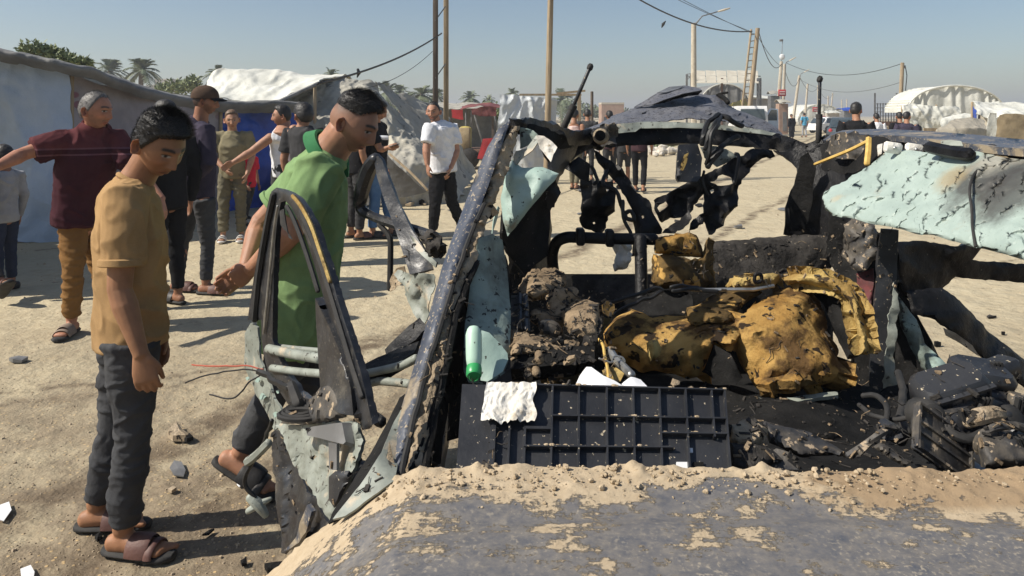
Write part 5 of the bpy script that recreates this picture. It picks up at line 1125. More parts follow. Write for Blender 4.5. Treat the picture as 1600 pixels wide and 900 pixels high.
rope('window_channel', [LD(470,330,-.02),LD(492,385,-.02),LD(512,445,-.02),LD(530,505,-.02),LD(548,565,-.02),LD(566,620,-.02)], .007, MAT['rubber'], FD, span=4)
rope('window_seal', [LD(448,322,.01),LD(462,350,.01),LD(480,400,.01),LD(497,455,.01)], .006, MAT['rubber'], FD, span=4)
cp('torn_seal', [LD(436,330,-.03),LD(444,326,-.03),LD(446,350,-.03),LD(451,372,-.03),LD(456,374,-.03),LD(447,362,-.03),LD(442,358,-.03),LD(438,350,-.03)], 'rubber', step=4, crumple=.01, ns=30, seed=71, parent=FD)
fd('mirror_plate', [LD(492,466,-.03),LD(500,482,-.03),LD(514,510,-.03),LD(528,542,-.03),(540,574,1.55),(548,606,1.52),(552,650,1.5),(530,646,1.52),(502,628,1.62),(497,560,1.70),(494,510,1.74)], 'blackpaint', step=6, crumple=.004, thick=.02, seed=72)
fd('mirror_mount', [(438,662,1.80),(450,640,1.80),(480,630,1.70),(503,602,1.66),(512,597,1.64),(520,600,1.62),(530,618,1.58),(543,640,1.54),(542,652,1.53),(512,658,1.58),(480,664,1.66)], 'dustplastic', step=6, crumple=.01, ns=18, seed=73, bulge=.03, bw=12, thick=.01)
rope('mirror_stalk', [(455,600,1.74),(460,616,1.70),(466,634,1.67)], [.010, .013, .016], MAT['rubber'], FD)
mb = MB()
for k in range(3):
    c = P(468, 640+4*k, 1.66-.01*k); ring = [c+Vector((math.cos(a)*(.030+.008*k), math.sin(a)*.02, .004*math.sin(a))) for a in np.linspace(0, 6.283, 17)]
    mb.tube(ring, .006, 6)
obj('rubber_boot', mb.mesh(), MAT['rubber'], FD)
fd('belt_rail', [LD(410,530,.02),LD(430,560,.02),LD(450,590,.02),LD(470,612,.02),LD(500,632,.02),LD(494,642,.03),LD(462,634,.02),LD(440,614,.02),LD(420,586,.02)], 'bluepaint', step=5, crumple=.01, ns=20, seed=74, thick=.01)
fd('door_flange', [LD(383,520,.03),LD(392,505,.03),LD(402,512,.03),LD(406,560,.03),LD(420,600,.02),LD(440,640,.02),LD(442,664,.02),LD(428,672,.02),LD(408,630,.03),LD(390,600,.04),LD(381,570,.04)], 'primer', step=6, crumple=.018, ns=16, seed=75, thick=.006)
for k, (x, y, r_) in enumerate(((402, 594, 4), (409, 620, 5.5), (430, 648, 4.5), (386, 592, 3), (434, 612, 3))):
    fd('mint_chip', [LD(x+r_*1.1*math.cos(a)*(.7+.3*math.sin(k+3*a)), y+r_*math.sin(a), -.004) for a in np.linspace(0, 5.4, 7)], 'mint', step=3, crumple=.002, seed=76+k, thick=.003)
for k, (a, b_, r_) in enumerate((((420,545,2.02),(500,560,1.78),.013), ((425,575,2.0),(505,584,1.74),.010), ((415,538,2.1),(500,548,1.85),.007))):
    rope('impact_beam', [a, ((a[0]+b_[0])/2, (a[1]+b_[1])/2+1, (a[2]+b_[2])/2), b_], r_, MAT['primer'], FD, n=10)
fd('inner_panel', [(428,668,1.86),(443,664,1.84),(480,664,1.70),(535,656,1.55),(560,660,1.49),(566,690,1.46),(556,725,1.46),(545,752,1.46),(523,802,1.47),(515,820,1.48),(504,802,1.52),(492,776,1.57),(466,738,1.70),(451,704,1.78),(443,684,1.82)], 'primer', step=5, crumple=.022, ns=14, seed=83, thick=.008, crease=.018, cs=12, ragged=1, holes=[[(486,716),(490,712),(493,717),(489,721)], [(551,712),(556,708),(559,716),(554,720)], [(552,740),(557,737),(558,744),(553,747)], [(509,730),(512,727),(514,731),(511,734)], [(546,692),(549,690),(551,694),(548,696)]])
fd('panel_rib', [(478,668,1.64),(534,660,1.50),(540,690,1.47),(536,694,1.47),(480,680,1.62)], 'steelgrey', step=6, crumple=.004, seed=84, thick=.02)
fd('panel_slot', [(513,692,1.52),(526,694,1.49),(526,735,1.48),(514,733,1.51)], 'steelgrey', step=6, crumple=.003, seed=85, thick=.006)
fd('door_pocket', [(514,745,1.485),(524,736,1.47),(546,735,1.44),(547,748,1.435),(532,782,1.44),(522,794,1.45),(514,780,1.47)], 'plastic', step=6, crumple=.004, seed=86, bulge=.012, bw=8, thick=.012)
for k, (x, y) in enumerate(((497, 786), (516, 800), (462, 700), (540, 700))):
    c = P(x, y, LD(x, y)[2]-.04); obj('bolt', MB().ball(c, .006, .006, .006).mesh(), MAT['steel'], FD)
fd('outer_skin', [(424,676,1.92),(441,672,1.88),(451,706,1.82),(466,742,1.74),(492,780,1.62),(506,806,1.56),(515,822,1.52),(500,834,1.56),(470,848,1.66),(441,864,1.76),(437,830,1.80),(434,800,1.82),(426,765,1.88),(422,720,1.92)], 'blackpaint', step=5, crumple=.03, ns=11, seed=87, thick=.006, crease=.025, cs=9, ragged=1.2, holes=[[(444,703),(447,700),(449,704),(446,707)], [(446,742),(449,740),(450,744),(447,746)], [(452,760),(455,758),(457,762),(454,764)], [(448,784),(450,782),(452,785),(450,787)], [(460,800),(464,798),(465,802),(461,804)]])
fd('skin_fold', [(446,858,1.70),(462,840,1.66),(470,812,1.62),(478,790,1.60),(486,800,1.58),(478,830,1.60),(466,850,1.64)], 'bluepaint', step=5, crumple=.02, ns=15, seed=88, thick=.01)
rope('door_cable', [(424,658,1.93),(412,690,1.98),(398,716,2.0),(384,742,2.0),(386,760,2.0),(400,778,2.0)], .006, MAT['wire'], FD, jit=.004)
rope('lock_rod', [(420,692,1.95),(400,712,1.98),(386,722,2.0)], .012, MAT['primer'], FD)
c = P(404, 788, 2.0); mb = MB(); mb.tube([c+Vector((-.025, 0, .02)), c, c+Vector((.02, 0, -.03))], [.012, .016, .010], 8); mb.tube([c+Vector((-.03, 0, -.02)), c, c+Vector((.03, .01, .01))], [.008, .012, .006], 8); obj('lock_part', mb.mesh(), MAT['primer'], FD)
rope('loose_wire', [(412,578,2.0),(385,572,2.02),(345,572,2.05),(300,570,2.1)], .0022, MAT['redwire'], FD, jit=.004)
rope('loose_wire', [(414,582,2.0),(380,578,2.02),(330,584,2.05),(290,598,2.08)], .0022, MAT['wire'], FD, jit=.004)
rope('loose_wire', [(414,584,2.0),(392,594,2.0),(378,612,2.0),(362,624,2.0),(328,616,2.03)], .0024, MAT['wire'], FD, jit=.004)
rope('loose_wire', [(404,580,1.98),(420,588,1.94),(436,600,1.88),(452,606,1.8)], .009, MAT['wire'], FD, jit=.006)
rope('hinge_arm', [(560,650,1.50),(578,648,1.48),(596,660,1.44)], .012, MAT['burnt'], FD)
# --- left rear door remains
RD = cp('rear_door', [(584,247,2.75),(590,243,2.74),(597,250,2.73),(608,280,2.7),(622,316,2.66),(642,356,2.6),(668,398,2.52),(676,420,2.5),(660,424,2.5),(640,428,2.52),(630,396,2.57),(618,360,2.62),(606,328,2.66),(596,300,2.7),(588,272,2.73)], 'blackpaint', step=5, crumple=.006, ns=12, thick=.02, seed=90)
RD['label'] = 'dust-speckled left rear window frame standing open'
def rd(name, outline, mat, **k): return plate(name, outline, MAT[mat], RD, **k)
rope('frame_arch', [(588,247,2.76),(578,262,2.8),(568,290,2.84),(563,312,2.86),(566,328,2.86),(582,338,2.82),(604,346,2.76),(632,355,2.7),(656,362,2.65),(680,372,2.6)], [.024, .03, .03, .028, .022, .018, .02, .02, .02, .024], MAT['blackpaint'], RD, n=8)
rope('frame_stem', [(592,350,2.78),(606,366,2.76),(610,378,2.75),(610,410,2.75),(609,452,2.75)], .011, MAT['rubber'], RD, n=8)
rd('bent_flange', [(640,366,2.58),(648,372,2.57),(664,392,2.52),(682,410,2.48),(680,418,2.48),(664,404,2.5),(650,390,2.54)], 'primer', step=5, crumple=.01, seed=91, thick=.01)
rd('crumpled_skin', [(614,430,2.6),(622,420,2.6),(640,428,2.55),(664,424,2.5),(678,428,2.46),(682,446,2.45),(674,470,2.45),(668,496,2.46),(660,512,2.47),(650,494,2.5),(640,476,2.54),(632,462,2.57),(634,446,2.58)], 'primer', step=5, crumple=.05, ns=13, seed=92, ragged=1.5)
rd('crumpled_skin', [(608,440,2.64),(620,418,2.62),(632,416,2.6),(630,440,2.6),(618,448,2.62),(610,456,2.63)], 'crust', step=4, crumple=.03, ns=20, seed=93, ragged=1.5)
rd('insulation', [(654,372,2.46),(672,360,2.44),(690,368,2.42),(700,385,2.40),(690,404,2.42),(672,400,2.45)], 'char', step=4, crumple=.05, ns=30, seed=94, ragged=2.5, bulge=.03, bw=10)
rd('lower_bar', [(600,548,2.3),(620,528,2.32),(640,508,2.34),(656,496,2.34),(668,510,2.30),(650,530,2.28),(620,552,2.26),(606,562,2.27)], 'burnt', step=6, crumple=.02, ns=12, seed=95, thick=.03)
rd('lower_bar', [(562,574,2.15),(590,558,2.18),(620,546,2.2),(655,534,2.2),(648,552,2.15),(610,572,2.12),(585,588,2.1),(566,596,2.12)], 'burnt', step=6, crumple=.02, ns=12, seed=96, thick=.03)
rope('sill_tube', [(566,604,2.1),(590,596,2.1),(625,598,2.05),(640,600,2.0)], .012, MAT['primer'], RD, n=10)
rope('sill_tube', [(566,585,2.1),(600,578,2.1),(630,570,2.08),(650,560,2.05)], .012, MAT['primer'], RD, n=10)

# --- cabin
S3 = lambda x, y, d: (780+x/3.332, 350+y/3.332, d)
S4 = lambda x, y, d: (1080+x/3.103, 350+y/3.103, d)
cp('seat_back', [S4(60,150,2.75),S4(105,90,2.78),S4(200,75,2.8),S4(330,62,2.82),S4(460,55,2.84),S4(560,50,2.84),S4(710,62,2.84),S4(716,110,2.82),S4(695,180,2.8),S4(660,260,2.78),S4(540,280,2.72),S4(420,300,2.7),S4(200,330,2.68),S4(60,300,2.68)], 'char', step=6, crumple=.035, ns=10, seed=100, thick=.05, ragged=1.5, bulge=.03, bw=20)
cp('seat_cushion', [S4(270,425,2.2),S4(330,372,2.24),S4(420,320,2.28),S4(540,296,2.3),S4(600,338,2.28),S4(650,430,2.22),S4(682,540,2.16),S4(736,622,2.12),S4(722,700,2.08),S4(700,768,2.06),S4(560,792,2.05),S4(420,812,2.05),S4(320,802,2.06),S4(288,742,2.08),S4(240,650,2.12),S4(200,560,2.15),S4(205,470,2.18)], 'foam', step=5, crumple=.035, ns=9, seed=101, bulge=.12, bw=60, thick=.05, crease=.036, cs=6, ragged=.8)
cp('seat_bolster', [S4(440,262,2.28),S4(520,238,2.26),S4(600,236,2.24),S4(690,250,2.2),S4(770,290,2.17),S4(815,345,2.14),S4(840,420,2.11),S4(858,520,2.07),S4(876,620,2.04),S4(862,640,2.03),S4(815,638,2.03),S4(808,560,2.06),S4(790,470,2.09),S4(765,380,2.13),S4(720,340,2.16),S4(650,310,2.2),S4(560,295,2.24),S4(470,300,2.27)], 'foampale', step=4, crumple=.02, ns=14, seed=102, bulge=.055, bw=13, thick=.05, crease=.012, cs=11)
cp('bolster_cover', [S4(545,285,2.26),S4(640,290,2.24),S4(740,350,2.2),S4(775,420,2.18),S4(800,520,2.14),S4(815,650,2.1),S4(760,660,2.1),S4(735,600,2.14),S4(690,520,2.18),S4(650,400,2.24)], 'soot', step=6, crumple=.03, ns=14, seed=103, bulge=.03, bw=14)
cp('cushion_edge', [S4(290,745,2.04),S4(340,715,2.02),S4(430,735,1.98),S4(470,700,1.98),S4(560,690,1.98),S4(650,680,1.99),S4(700,690,2.02),S4(690,720,2.0),S4(600,735,1.96),S4(480,760,1.94),S4(400,765,1.95),S4(310,775,1.99)], 'foam', step=4, crumple=.015, ns=16, seed=154, crease=.03, cs=14, ragged=1, thick=.04)
cp('cushion_edge', [S4(310,785,2.0),S4(400,778,1.96),S4(470,765,1.94),S4(560,755,1.94),S4(610,765,1.97),S4(560,785,1.95),S4(430,805,1.95),S4(330,806,1.98)], 'foamdark', step=4, crumple=.015, ns=16, seed=155, crease=.02, cs=14, ragged=1, thick=.04)
cp('cushion_flap', [S4(300,600,2.08),S4(360,640,2.03),S4(430,700,1.98),S4(470,740,1.97),S4(440,748,1.98),S4(380,700,2.0),S4(320,690,2.05)], 'foam', step=5, crumple=.03, ns=16, seed=104, ragged=1)
cp('red_stain', [S4(488,535,2.045),S4(505,530,2.04),S4(518,560,2.038),S4(522,590,2.036),S4(508,598,2.037),S4(498,570,2.04)], 'red', step=3, crumple=.004, ns=30, seed=105, ragged=1.2, thick=.004)
cp('seat_cushion', [S3(540,570,2.2),S3(590,500,2.24),S3(690,445,2.28),S3(760,462,2.28),S3(800,482,2.26),S3(1000,500,2.24),S3(1133,478,2.24),S4(170,455,2.22),S4(235,465,2.2),S4(270,540,2.16),S4(285,640,2.12),S4(180,625,2.1),S4(120,590,2.1),S4(40,700,2.12),S3(1100,760,2.1),S3(1000,785,2.1),S3(860,775,2.12),S3(760,792,2.12),S3(640,725,2.16),S3(560,645,2.18)], 'foam', step=6, crumple=.04, ns=8, seed=106, bulge=.09, bw=50, thick=.05, crease=.045, cs=6, ragged=.8)
cp('burnt_hollow', [S4(105,590,2.06),S4(180,625,2.02),S4(215,700,2.0),S4(240,740,2.0),S4(210,780,2.0),S4(120,760,2.05),S4(60,720,2.08)], 'soot', step=6, crumple=.03, seed=107)
cp('cushion_lump', [S3(765,620,2.05),S3(790,600,2.04),S3(825,598,2.03),S3(848,650,2.03),S3(840,690,2.03),S3(790,718,2.04),S3(772,690,2.05)], 'foampale', step=4, crumple=.02, ns=20, seed=108, bulge=.04, bw=12)
cp('seat_top', [S4(-20,400,2.3),S4(60,370,2.32),S4(180,330,2.34),S4(300,300,2.34),S4(340,330,2.3),S4(260,400,2.26),S4(215,440,2.24),S4(100,460,2.25),S4(-20,470,2.26)], 'foamdark', step=5, crumple=.05, ns=13, seed=109, bulge=.05, bw=15)
cp('foam_roll', [S4(165,300,2.3),S4(185,262,2.3),S4(230,245,2.29),S4(300,243,2.28),S4(370,236,2.28),S4(425,245,2.3),S4(440,275,2.29),S4(400,300,2.26),S4(330,305,2.25),S4(240,310,2.26),S4(190,312,2.28)], 'foampale', step=4, crumple=.02, ns=16, seed=152, bulge=.035, bw=9, crease=.03, cs=14, ragged=1, thick=.04)
cp('foam_roll', [S4(-20,420,2.22),S4(40,400,2.22),S4(110,405,2.2),S4(190,425,2.18),S4(210,455,2.16),S4(170,480,2.14),S4(90,475,2.13),S4(20,490,2.14),S4(-20,470,2.16)], 'foamdark', step=4, crumple=.02, ns=16, seed=153, bulge=.02, bw=8, crease=.03, cs=14, ragged=1, thick=.04)
mb = MB(); q = [P(*S4(0, 318, 2.25)), P(*S4(80, 320, 2.24)), P(*S4(180, 318, 2.23)), P(*S4(300, 318, 2.22)), P(*S4(400, 300, 2.22))]; mb.tube(q, .006, 8); obj('seat_rod', mb.mesh(), MAT['steel'], CAR)
rope('buckle', [S4(310,245,2.22),S4(308,278,2.22),S4(338,276,2.22),S4(338,246,2.22),S4(310,245,2.22)], .006, MAT['burnt'], CAR)
cp('headrest', [S3(808,130,2.5),S3(815,90,2.5),S3(860,62,2.5),S3(980,40,2.5),S3(1020,55,2.5),S3(1045,85,2.5),S3(1062,120,2.5),S3(1060,172,2.48),S3(960,168,2.48),S3(880,160,2.48),S3(812,152,2.48)], 'foam', step=4, crumple=.025, ns=16, seed=110, bulge=.06, bw=16, thick=.04, crease=.03, cs=12)
cp('seat_remains', [S3(800,160,2.5),S3(880,165,2.46),S3(1060,175,2.46),S3(1085,60,2.5),S3(1110,80,2.52),S3(1120,200,2.5),S3(1133,330,2.46),S3(1000,345,2.42),S3(900,330,2.42),S3(840,350,2.44),S3(790,300,2.46),S3(790,230,2.48)], 'foamdark', step=5, crumple=.06, ns=13, seed=111, bulge=.08, bw=22, ragged=1.5)
cp('foam_scrap', [S3(925,240,2.38),S3(960,235,2.37),S3(1000,275,2.37),S3(995,300,2.37),S3(950,290,2.38)], 'foam', step=4, crumple=.02, ns=20, seed=112, bulge=.02, bw=8)
rope('seat_frame', [S3(285,260,2.75),S3(278,200,2.74),S3(278,150,2.72),S3(300,95,2.7),S3(350,70,2.68),S3(420,70,2.68),S3(560,76,2.66),S3(700,78,2.64),S3(812,80,2.62)], .021, MAT['burnt'], CAR, n=12)
rope('seat_frame', [S3(735,70,2.6),S3(738,200,2.56),S3(740,330,2.52),S3(738,460,2.48)], .022, MAT['burnt'], CAR, n=12)
for k, (x, y) in enumerate(((422, 65), (574, 72))): obj('frame_clip', MB().box(P(*S3(x, y, 2.64)), .03, .05, .06, bev=.006).mesh(), MAT['burnt'], CAR)
cp('seat_back', [S3(385,270,2.72),S3(500,262,2.72),S3(600,262,2.7),S3(720,265,2.68),S3(800,255,2.66),S3(800,330,2.6),S3(740,430,2.56),S3(600,430,2.58),S3(430,420,2.62),S3(385,380,2.68)], 'char', step=6, crumple=.02, ns=9, seed=114, thick=.05)
for a in ([S3(560,410,2.2),S3(700,370,2.2),S3(820,335,2.22),S3(850,348,2.22)], [S3(600,465,2.18),S3(720,410,2.18),S3(800,375,2.2),S3(848,350,2.22)], [S3(890,330,2.24),S3(930,316,2.24),S3(1000,330,2.25),S3(1133,345,2.24)], [S3(900,345,2.22),S3(1000,340,2.22),S3(1133,348,2.21)]):
    rope('cable', a, .006, MAT['wire'], CAR, jit=.008)
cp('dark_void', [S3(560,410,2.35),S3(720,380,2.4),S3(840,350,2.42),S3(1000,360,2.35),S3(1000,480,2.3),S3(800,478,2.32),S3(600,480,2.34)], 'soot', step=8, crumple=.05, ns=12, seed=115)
# dirt-laden dashboard remains on the left
cp('dirt_heap', [S3(70,370,1.95),S3(110,310,2.0),S3(160,245,2.05),S3(230,235,2.06),S3(300,232,2.06),S3(345,258,2.05),S3(360,310,2.02),S3(330,350,1.98),S3(280,380,1.95),S3(200,395,1.92),S3(120,385,1.92)], 'dirt', step=4, crumple=.05, ns=20, seed=120, bulge=.09, bw=22, ragged=1.5)
cp('dash_top', [S3(60,365,1.86),S3(100,360,1.86),S3(150,365,1.85),S3(160,560,1.7),S3(60,545,1.7)], 'dustplastic', step=6, crumple=.012, ns=14, seed=121, thick=.03)
rope('dash_rib', [S3(105,365,1.84),S3(108,540,1.69)], .006, MAT['plastic'], CAR); rope('dash_rib', [S3(135,370,1.84),S3(138,550,1.69)], .006, MAT['plastic'], CAR)
rope('debris_bar', [S3(200,500,1.82),S3(260,460,1.84),S3(330,405,1.88),S3(400,360,1.92)], [.018, .026, .026, .018], MAT['dirt'], CAR, n=9, jit=.03)
cp('steering_cowl', [S3(320,460,1.85),S3(380,410,1.88),S3(450,395,1.88),S3(525,415,1.86),S3(530,480,1.82),S3(515,575,1.75),S3(440,600,1.72),S3(380,590,1.74),S3(330,530,1.8)], 'dirt', step=4, crumple=.04, ns=18, seed=122, bulge=.07, bw=22, ragged=1)
cp('torn_strip', [S3(470,520,1.74),S3(530,480,1.76),S3(545,540,1.74),S3(520,590,1.70),S3(480,670,1.66),S3(420,730,1.64),S3(405,700,1.64),S3(440,610,1.68)], 'char', step=5, crumple=.03, ns=18, seed=123, ragged=1)
cp('torn_strip', [S3(535,420,1.9),S3(560,400,1.92),S3(600,420,1.92),S3(605,450,1.9),S3(560,540,1.86),S3(530,580,1.85),S3(545,480,1.88)], 'foamdark', step=4, crumple=.02, ns=18, seed=124)
cp('dirt_ledge', [S3(60,560,1.68),S3(160,565,1.7),S3(230,600,1.68),S3(320,595,1.7),S3(400,590,1.7),S3(410,640,1.64),S3(330,650,1.62),S3(200,680,1.6),S3(60,690,1.58)], 'dirt', step=4, crumple=.04, ns=18, seed=125, bulge=.04, bw=16, ragged=1.2)
cp('dash_beam', [S3(60,690,1.58),S3(200,675,1.58),S3(340,645,1.6),S3(430,640,1.6),S3(500,640,1.6),S3(500,700,1.58),S3(420,735,1.56),S3(300,740,1.55),S3(60,760,1.55)], 'soot', step=6, crumple=.02, seed=126, thick=.04)
mb = MB().box(P(*S3(305, 615, 1.63)), .028, .02, .012, bev=.003); obj('vent_slot', mb.mesh(), MAT['soot'], CAR)
for k, (x, y) in enumerate(((205, 690), (150, 780), (190, 760))): obj('dash_stub', MB().tube([P(*S3(x, y-18, 1.54)), P(*S3(x+4, y+22, 1.52))], [.008, .010], 8).mesh(), MAT['dirt'], CAR)
obj('crushed_cap', MB().ball(P(*S3(268, 548, 1.76)), .032, .02, .022, Matrix.Rotation(.5, 3, 'Y')).mesh(), MAT['dustplastic'], CAR)
cp('orange_lining', [S3(210,780,1.75),S3(280,745,1.76),S3(420,735,1.78),S3(430,800,1.76),S3(400,850,1.74),S3(230,850,1.74)], 'foamdark', step=6, crumple=.02, seed=127)
cp('trim_scrap', [S3(330,720,1.55),S3(360,690,1.55),S3(395,680,1.55),S3(405,705,1.55),S3(370,735,1.54),S3(335,738,1.54)], 'dirt', step=4, crumple=.012, ns=25, seed=128, bulge=.01, bw=6)
rope('yellow_cable', [S3(515,600,1.7),S3(540,630,1.66),S3(550,690,1.62),S3(562,740,1.56),S3(570,800,1.50)], .0035, MAT['yellowcord'], CAR)
rope('metal_rod', [S3(575,655,1.66),S3(600,700,1.63),S3(640,740,1.6),S3(690,790,1.56)], .010, MAT['steel'], CAR, n=8)
rope('bent_wire', [S3(520,700,1.58),S3(560,715,1.58),S3(585,720,1.58),S3(600,690,1.6),S3(640,695,1.6),S3(655,718,1.6)], .0022, MAT['steel'], CAR)
cp('pale_trim', [S3(545,770,1.56),S3(600,745,1.58),S3(650,780,1.56),S3(640,830,1.52),S3(580,820,1.52)], 'foampale', step=4, crumple=.03, ns=18, seed=129)
cp('trim_scrap', [S3(890,830,1.75),S3(900,800,1.76),S3(940,815,1.76),S3(935,832,1.75),S3(905,840,1.74)], 'crust', step=3, crumple=.01, seed=130)
cp('trim_scrap', [S3(940,868,1.6),S3(1000,842,1.62),S3(1010,850,1.62),S3(985,878,1.6)], 'crust', step=3, crumple=.006, seed=131)
# charred sill under the bench and dark floor clutter
cp('bench_sill', [S4(300,850,2.0),S4(320,840,1.98),S4(420,850,1.96),S4(560,830,1.96),S4(710,815,1.98),S4(712,832,1.96),S4(580,850,1.94),S4(440,870,1.94),S4(330,885,1.95)], 'primer', step=5, crumple=.02, ns=14, seed=132, thick=.01)
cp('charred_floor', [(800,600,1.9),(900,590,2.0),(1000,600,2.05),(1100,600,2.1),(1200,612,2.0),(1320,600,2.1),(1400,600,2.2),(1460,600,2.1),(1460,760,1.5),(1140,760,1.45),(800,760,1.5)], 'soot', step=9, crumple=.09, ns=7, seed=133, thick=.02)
for k, o in enumerate(([(1140,665,1.42),(1180,655,1.44),(1200,668,1.42),(1195,690,1.4),(1160,698,1.4),(1138,690,1.4)], [(1195,662,1.46),(1240,668,1.48),(1290,690,1.46),(1330,710,1.42),(1250,715,1.42),(1200,690,1.43)], [(1140,690,1.38),(1200,695,1.38),(1230,720,1.36),(1200,735,1.34),(1138,735,1.34)])):
    cp('dusty_debris', o, ('crust', 'dustplastic', 'char')[k], step=5, crumple=.03, ns=18, seed=134+k, bulge=.03, bw=12)
cp('curled_strip', [(1195,712,1.36),(1215,702,1.36),(1240,708,1.35),(1232,722,1.34),(1250,735,1.33),(1205,738,1.33)], 'dustplastic', step=5, crumple=.02, ns=16, seed=138)
rope('thin_lever', [(1325,712,1.38),(1350,696,1.38),(1375,678,1.38),(1392,668,1.4)], .007, MAT['dustplastic'], CAR, n=6)
# blower and instrument housings on the right
S5 = lambda x, y, d: (1340+x/2.37, 380+y/2.37, d)
RH = Matrix.Rotation(-.30, 3, 'Y') @ Matrix.Rotation(.35, 3, 'X')
hc_ = P(1484, 612, 1.485); HS = obj('heater_housing', MB().box(hc_, .135, .085, .078, RH, bev=.014).mesh(), MAT['plastic'], CAR)
for k in range(5): obj('housing_rib', MB().box(hc_+RH @ Vector((-.052+.026*k, -.044, .004)), .004, .008, .058, RH).mesh(), MAT['plastic'], HS)
for z in (-.026, .030): obj('housing_rib', MB().box(hc_+RH @ Vector((0, -.045, z)), .128, .010, .006, RH).mesh(), MAT['plastic'], HS)
RC = Matrix.Rotation(.16, 3, 'Y') @ Matrix.Rotation(.25, 3, 'X')
cc_ = P(1534, 583, 1.53); HCV = obj('heater_cover', MB().box(cc_, .112, .085, .034, RC, bev=.012).mesh(), MAT['plastic'], CAR)
obj('cover_lip', MB().box(cc_+RC @ Vector((.004, -.03, -.024)), .118, .05, .008, RC, bev=.003).mesh(), MAT['burnt'], HCV)
for (x, y, d, sx, sy, sz, a) in ((1545, 622, 1.52, .09, .08, .06, .2), (1470, 650, 1.46, .11, .05, .02, -.25), (1540, 655, 1.46, .10, .05, .024, .1), (1448, 640, 1.48, .03, .05, .06, .3), (1580, 650, 1.47, .05, .06, .05, .5)):
    obj('housing_block', MB().box(P(x, y, d), sx, sy, sz, Matrix.Rotation(a, 3, 'Y') @ Matrix.Rotation(.2, 3, 'X'), bev=.008).mesh(), MAT['plastic'], HS)
RT = Matrix.Rotation(.62, 3, 'Y') @ Matrix.Rotation(-.75, 3, 'X')
tc_ = P(1470, 694, 1.385); TR = obj('ribbed_tray', MB().box(tc_, .128, .012, .098, RT, bev=.004).mesh(), MAT['dustplastic'], CAR)
for z, h_ in ((-.044, .012), (-.012, .006), (.010, .006), (.044, .012)): obj('tray_rib', MB().box(tc_+RT @ Vector((0, -.009, z)), .126, h_, .005, RT).mesh(), MAT['dustplastic'], TR)
for x in (-.061, .061): obj('tray_rib', MB().box(tc_+RT @ Vector((x, -.009, 0)), .005, .010, .094, RT).mesh(), MAT['dustplastic'], TR)
for k, (x, y) in enumerate(((300, 570), (345, 552), (398, 527))): obj('housing_clip', MB().box(P(*S5(x, y, 1.46)), .022, .012, .018, Matrix.Rotation(.3, 3, 'Y'), bev=.003).mesh(), MAT['burnt'], HS)
cp('label_sticker', [S5(395,455,1.53),S5(450,440,1.54),S5(462,485,1.525),S5(440,492,1.525),S5(405,478,1.53)], 'primer', step=4, crumple=.006, ns=20, seed=142, thick=.002)
cp('heater_body', [S5(445,560,1.52),S5(500,510,1.56),S5(548,500,1.57),S5(550,560,1.55),S5(585,640,1.5),S5(560,680,1.47),S5(460,660,1.46),S5(380,650,1.46),S5(270,640,1.47),S5(240,610,1.48),S5(340,610,1.49)], 'burnt', step=5, crumple=.03, ns=14, seed=143, bulge=.06, bw=18)
rope('housing_edge', [S5(245,640,1.44),S5(290,628,1.43),S5(340,632,1.43),S5(400,605,1.44),S5(450,580,1.45)], .010, MAT['dustplastic'], CAR)
for k, (x, y, r_, ln) in enumerate(((362, 660, .022, .05), (400, 700, .024, .05), (515, 670, .026, .05), (560, 660, .032, .06), (445, 685, .016, .05), (428, 628, .008, .03), (462, 620, .009, .03), (520, 628, .007, .03), (548, 632, .008, .03), (270, 640, .03, .04))):
    c = P(*S5(x, y, 1.43)); o = obj('knob', MB().loft([c+Vector((0, ln, -.01)), c, c+Vector((0, -.012, .003))], [r_, r_, r_*.8], [r_, r_, r_*.8], Vector((1, 0, 0)), 14, .2).mesh(), MAT['rubber' if k % 2 else 'plastic'], CAR)
rope('duct_band', [S5(400,665,1.42),S5(440,645,1.41),S5(500,632,1.42),S5(560,640,1.44)], [.012, .016, .016, .010], MAT['crust'], CAR, n=8)
cp('motor_casing', [S5(440,700,1.40),S5(520,680,1.41),S5(600,680,1.42),S5(660,720,1.42),S5(660,830,1.36),S5(560,835,1.36),S5(450,830,1.36),S5(430,760,1.38)], 'dustplastic', step=5, crumple=.035, ns=15, seed=144, bulge=.06, bw=20)
cp('tray_lip', [S5(50,672,1.42),S5(110,690,1.40),S5(170,710,1.38),S5(175,725,1.38),S5(110,735,1.38),S5(70,700,1.41)], 'dustplastic', step=4, crumple=.02, ns=18, seed=146)
cp('bracket', [S5(60,755,1.36),S5(95,730,1.37),S5(130,760,1.36),S5(190,815,1.32),S5(180,832,1.31),S5(120,800,1.33)], 'dustplastic', step=5, crumple=.01, seed=147, bulge=.02, bw=10)
cp('bracket', [S5(0,770,1.36),S5(70,700,1.40),S5(82,712,1.39),S5(10,785,1.35)], 'dustplastic', step=5, crumple=.004, seed=148)

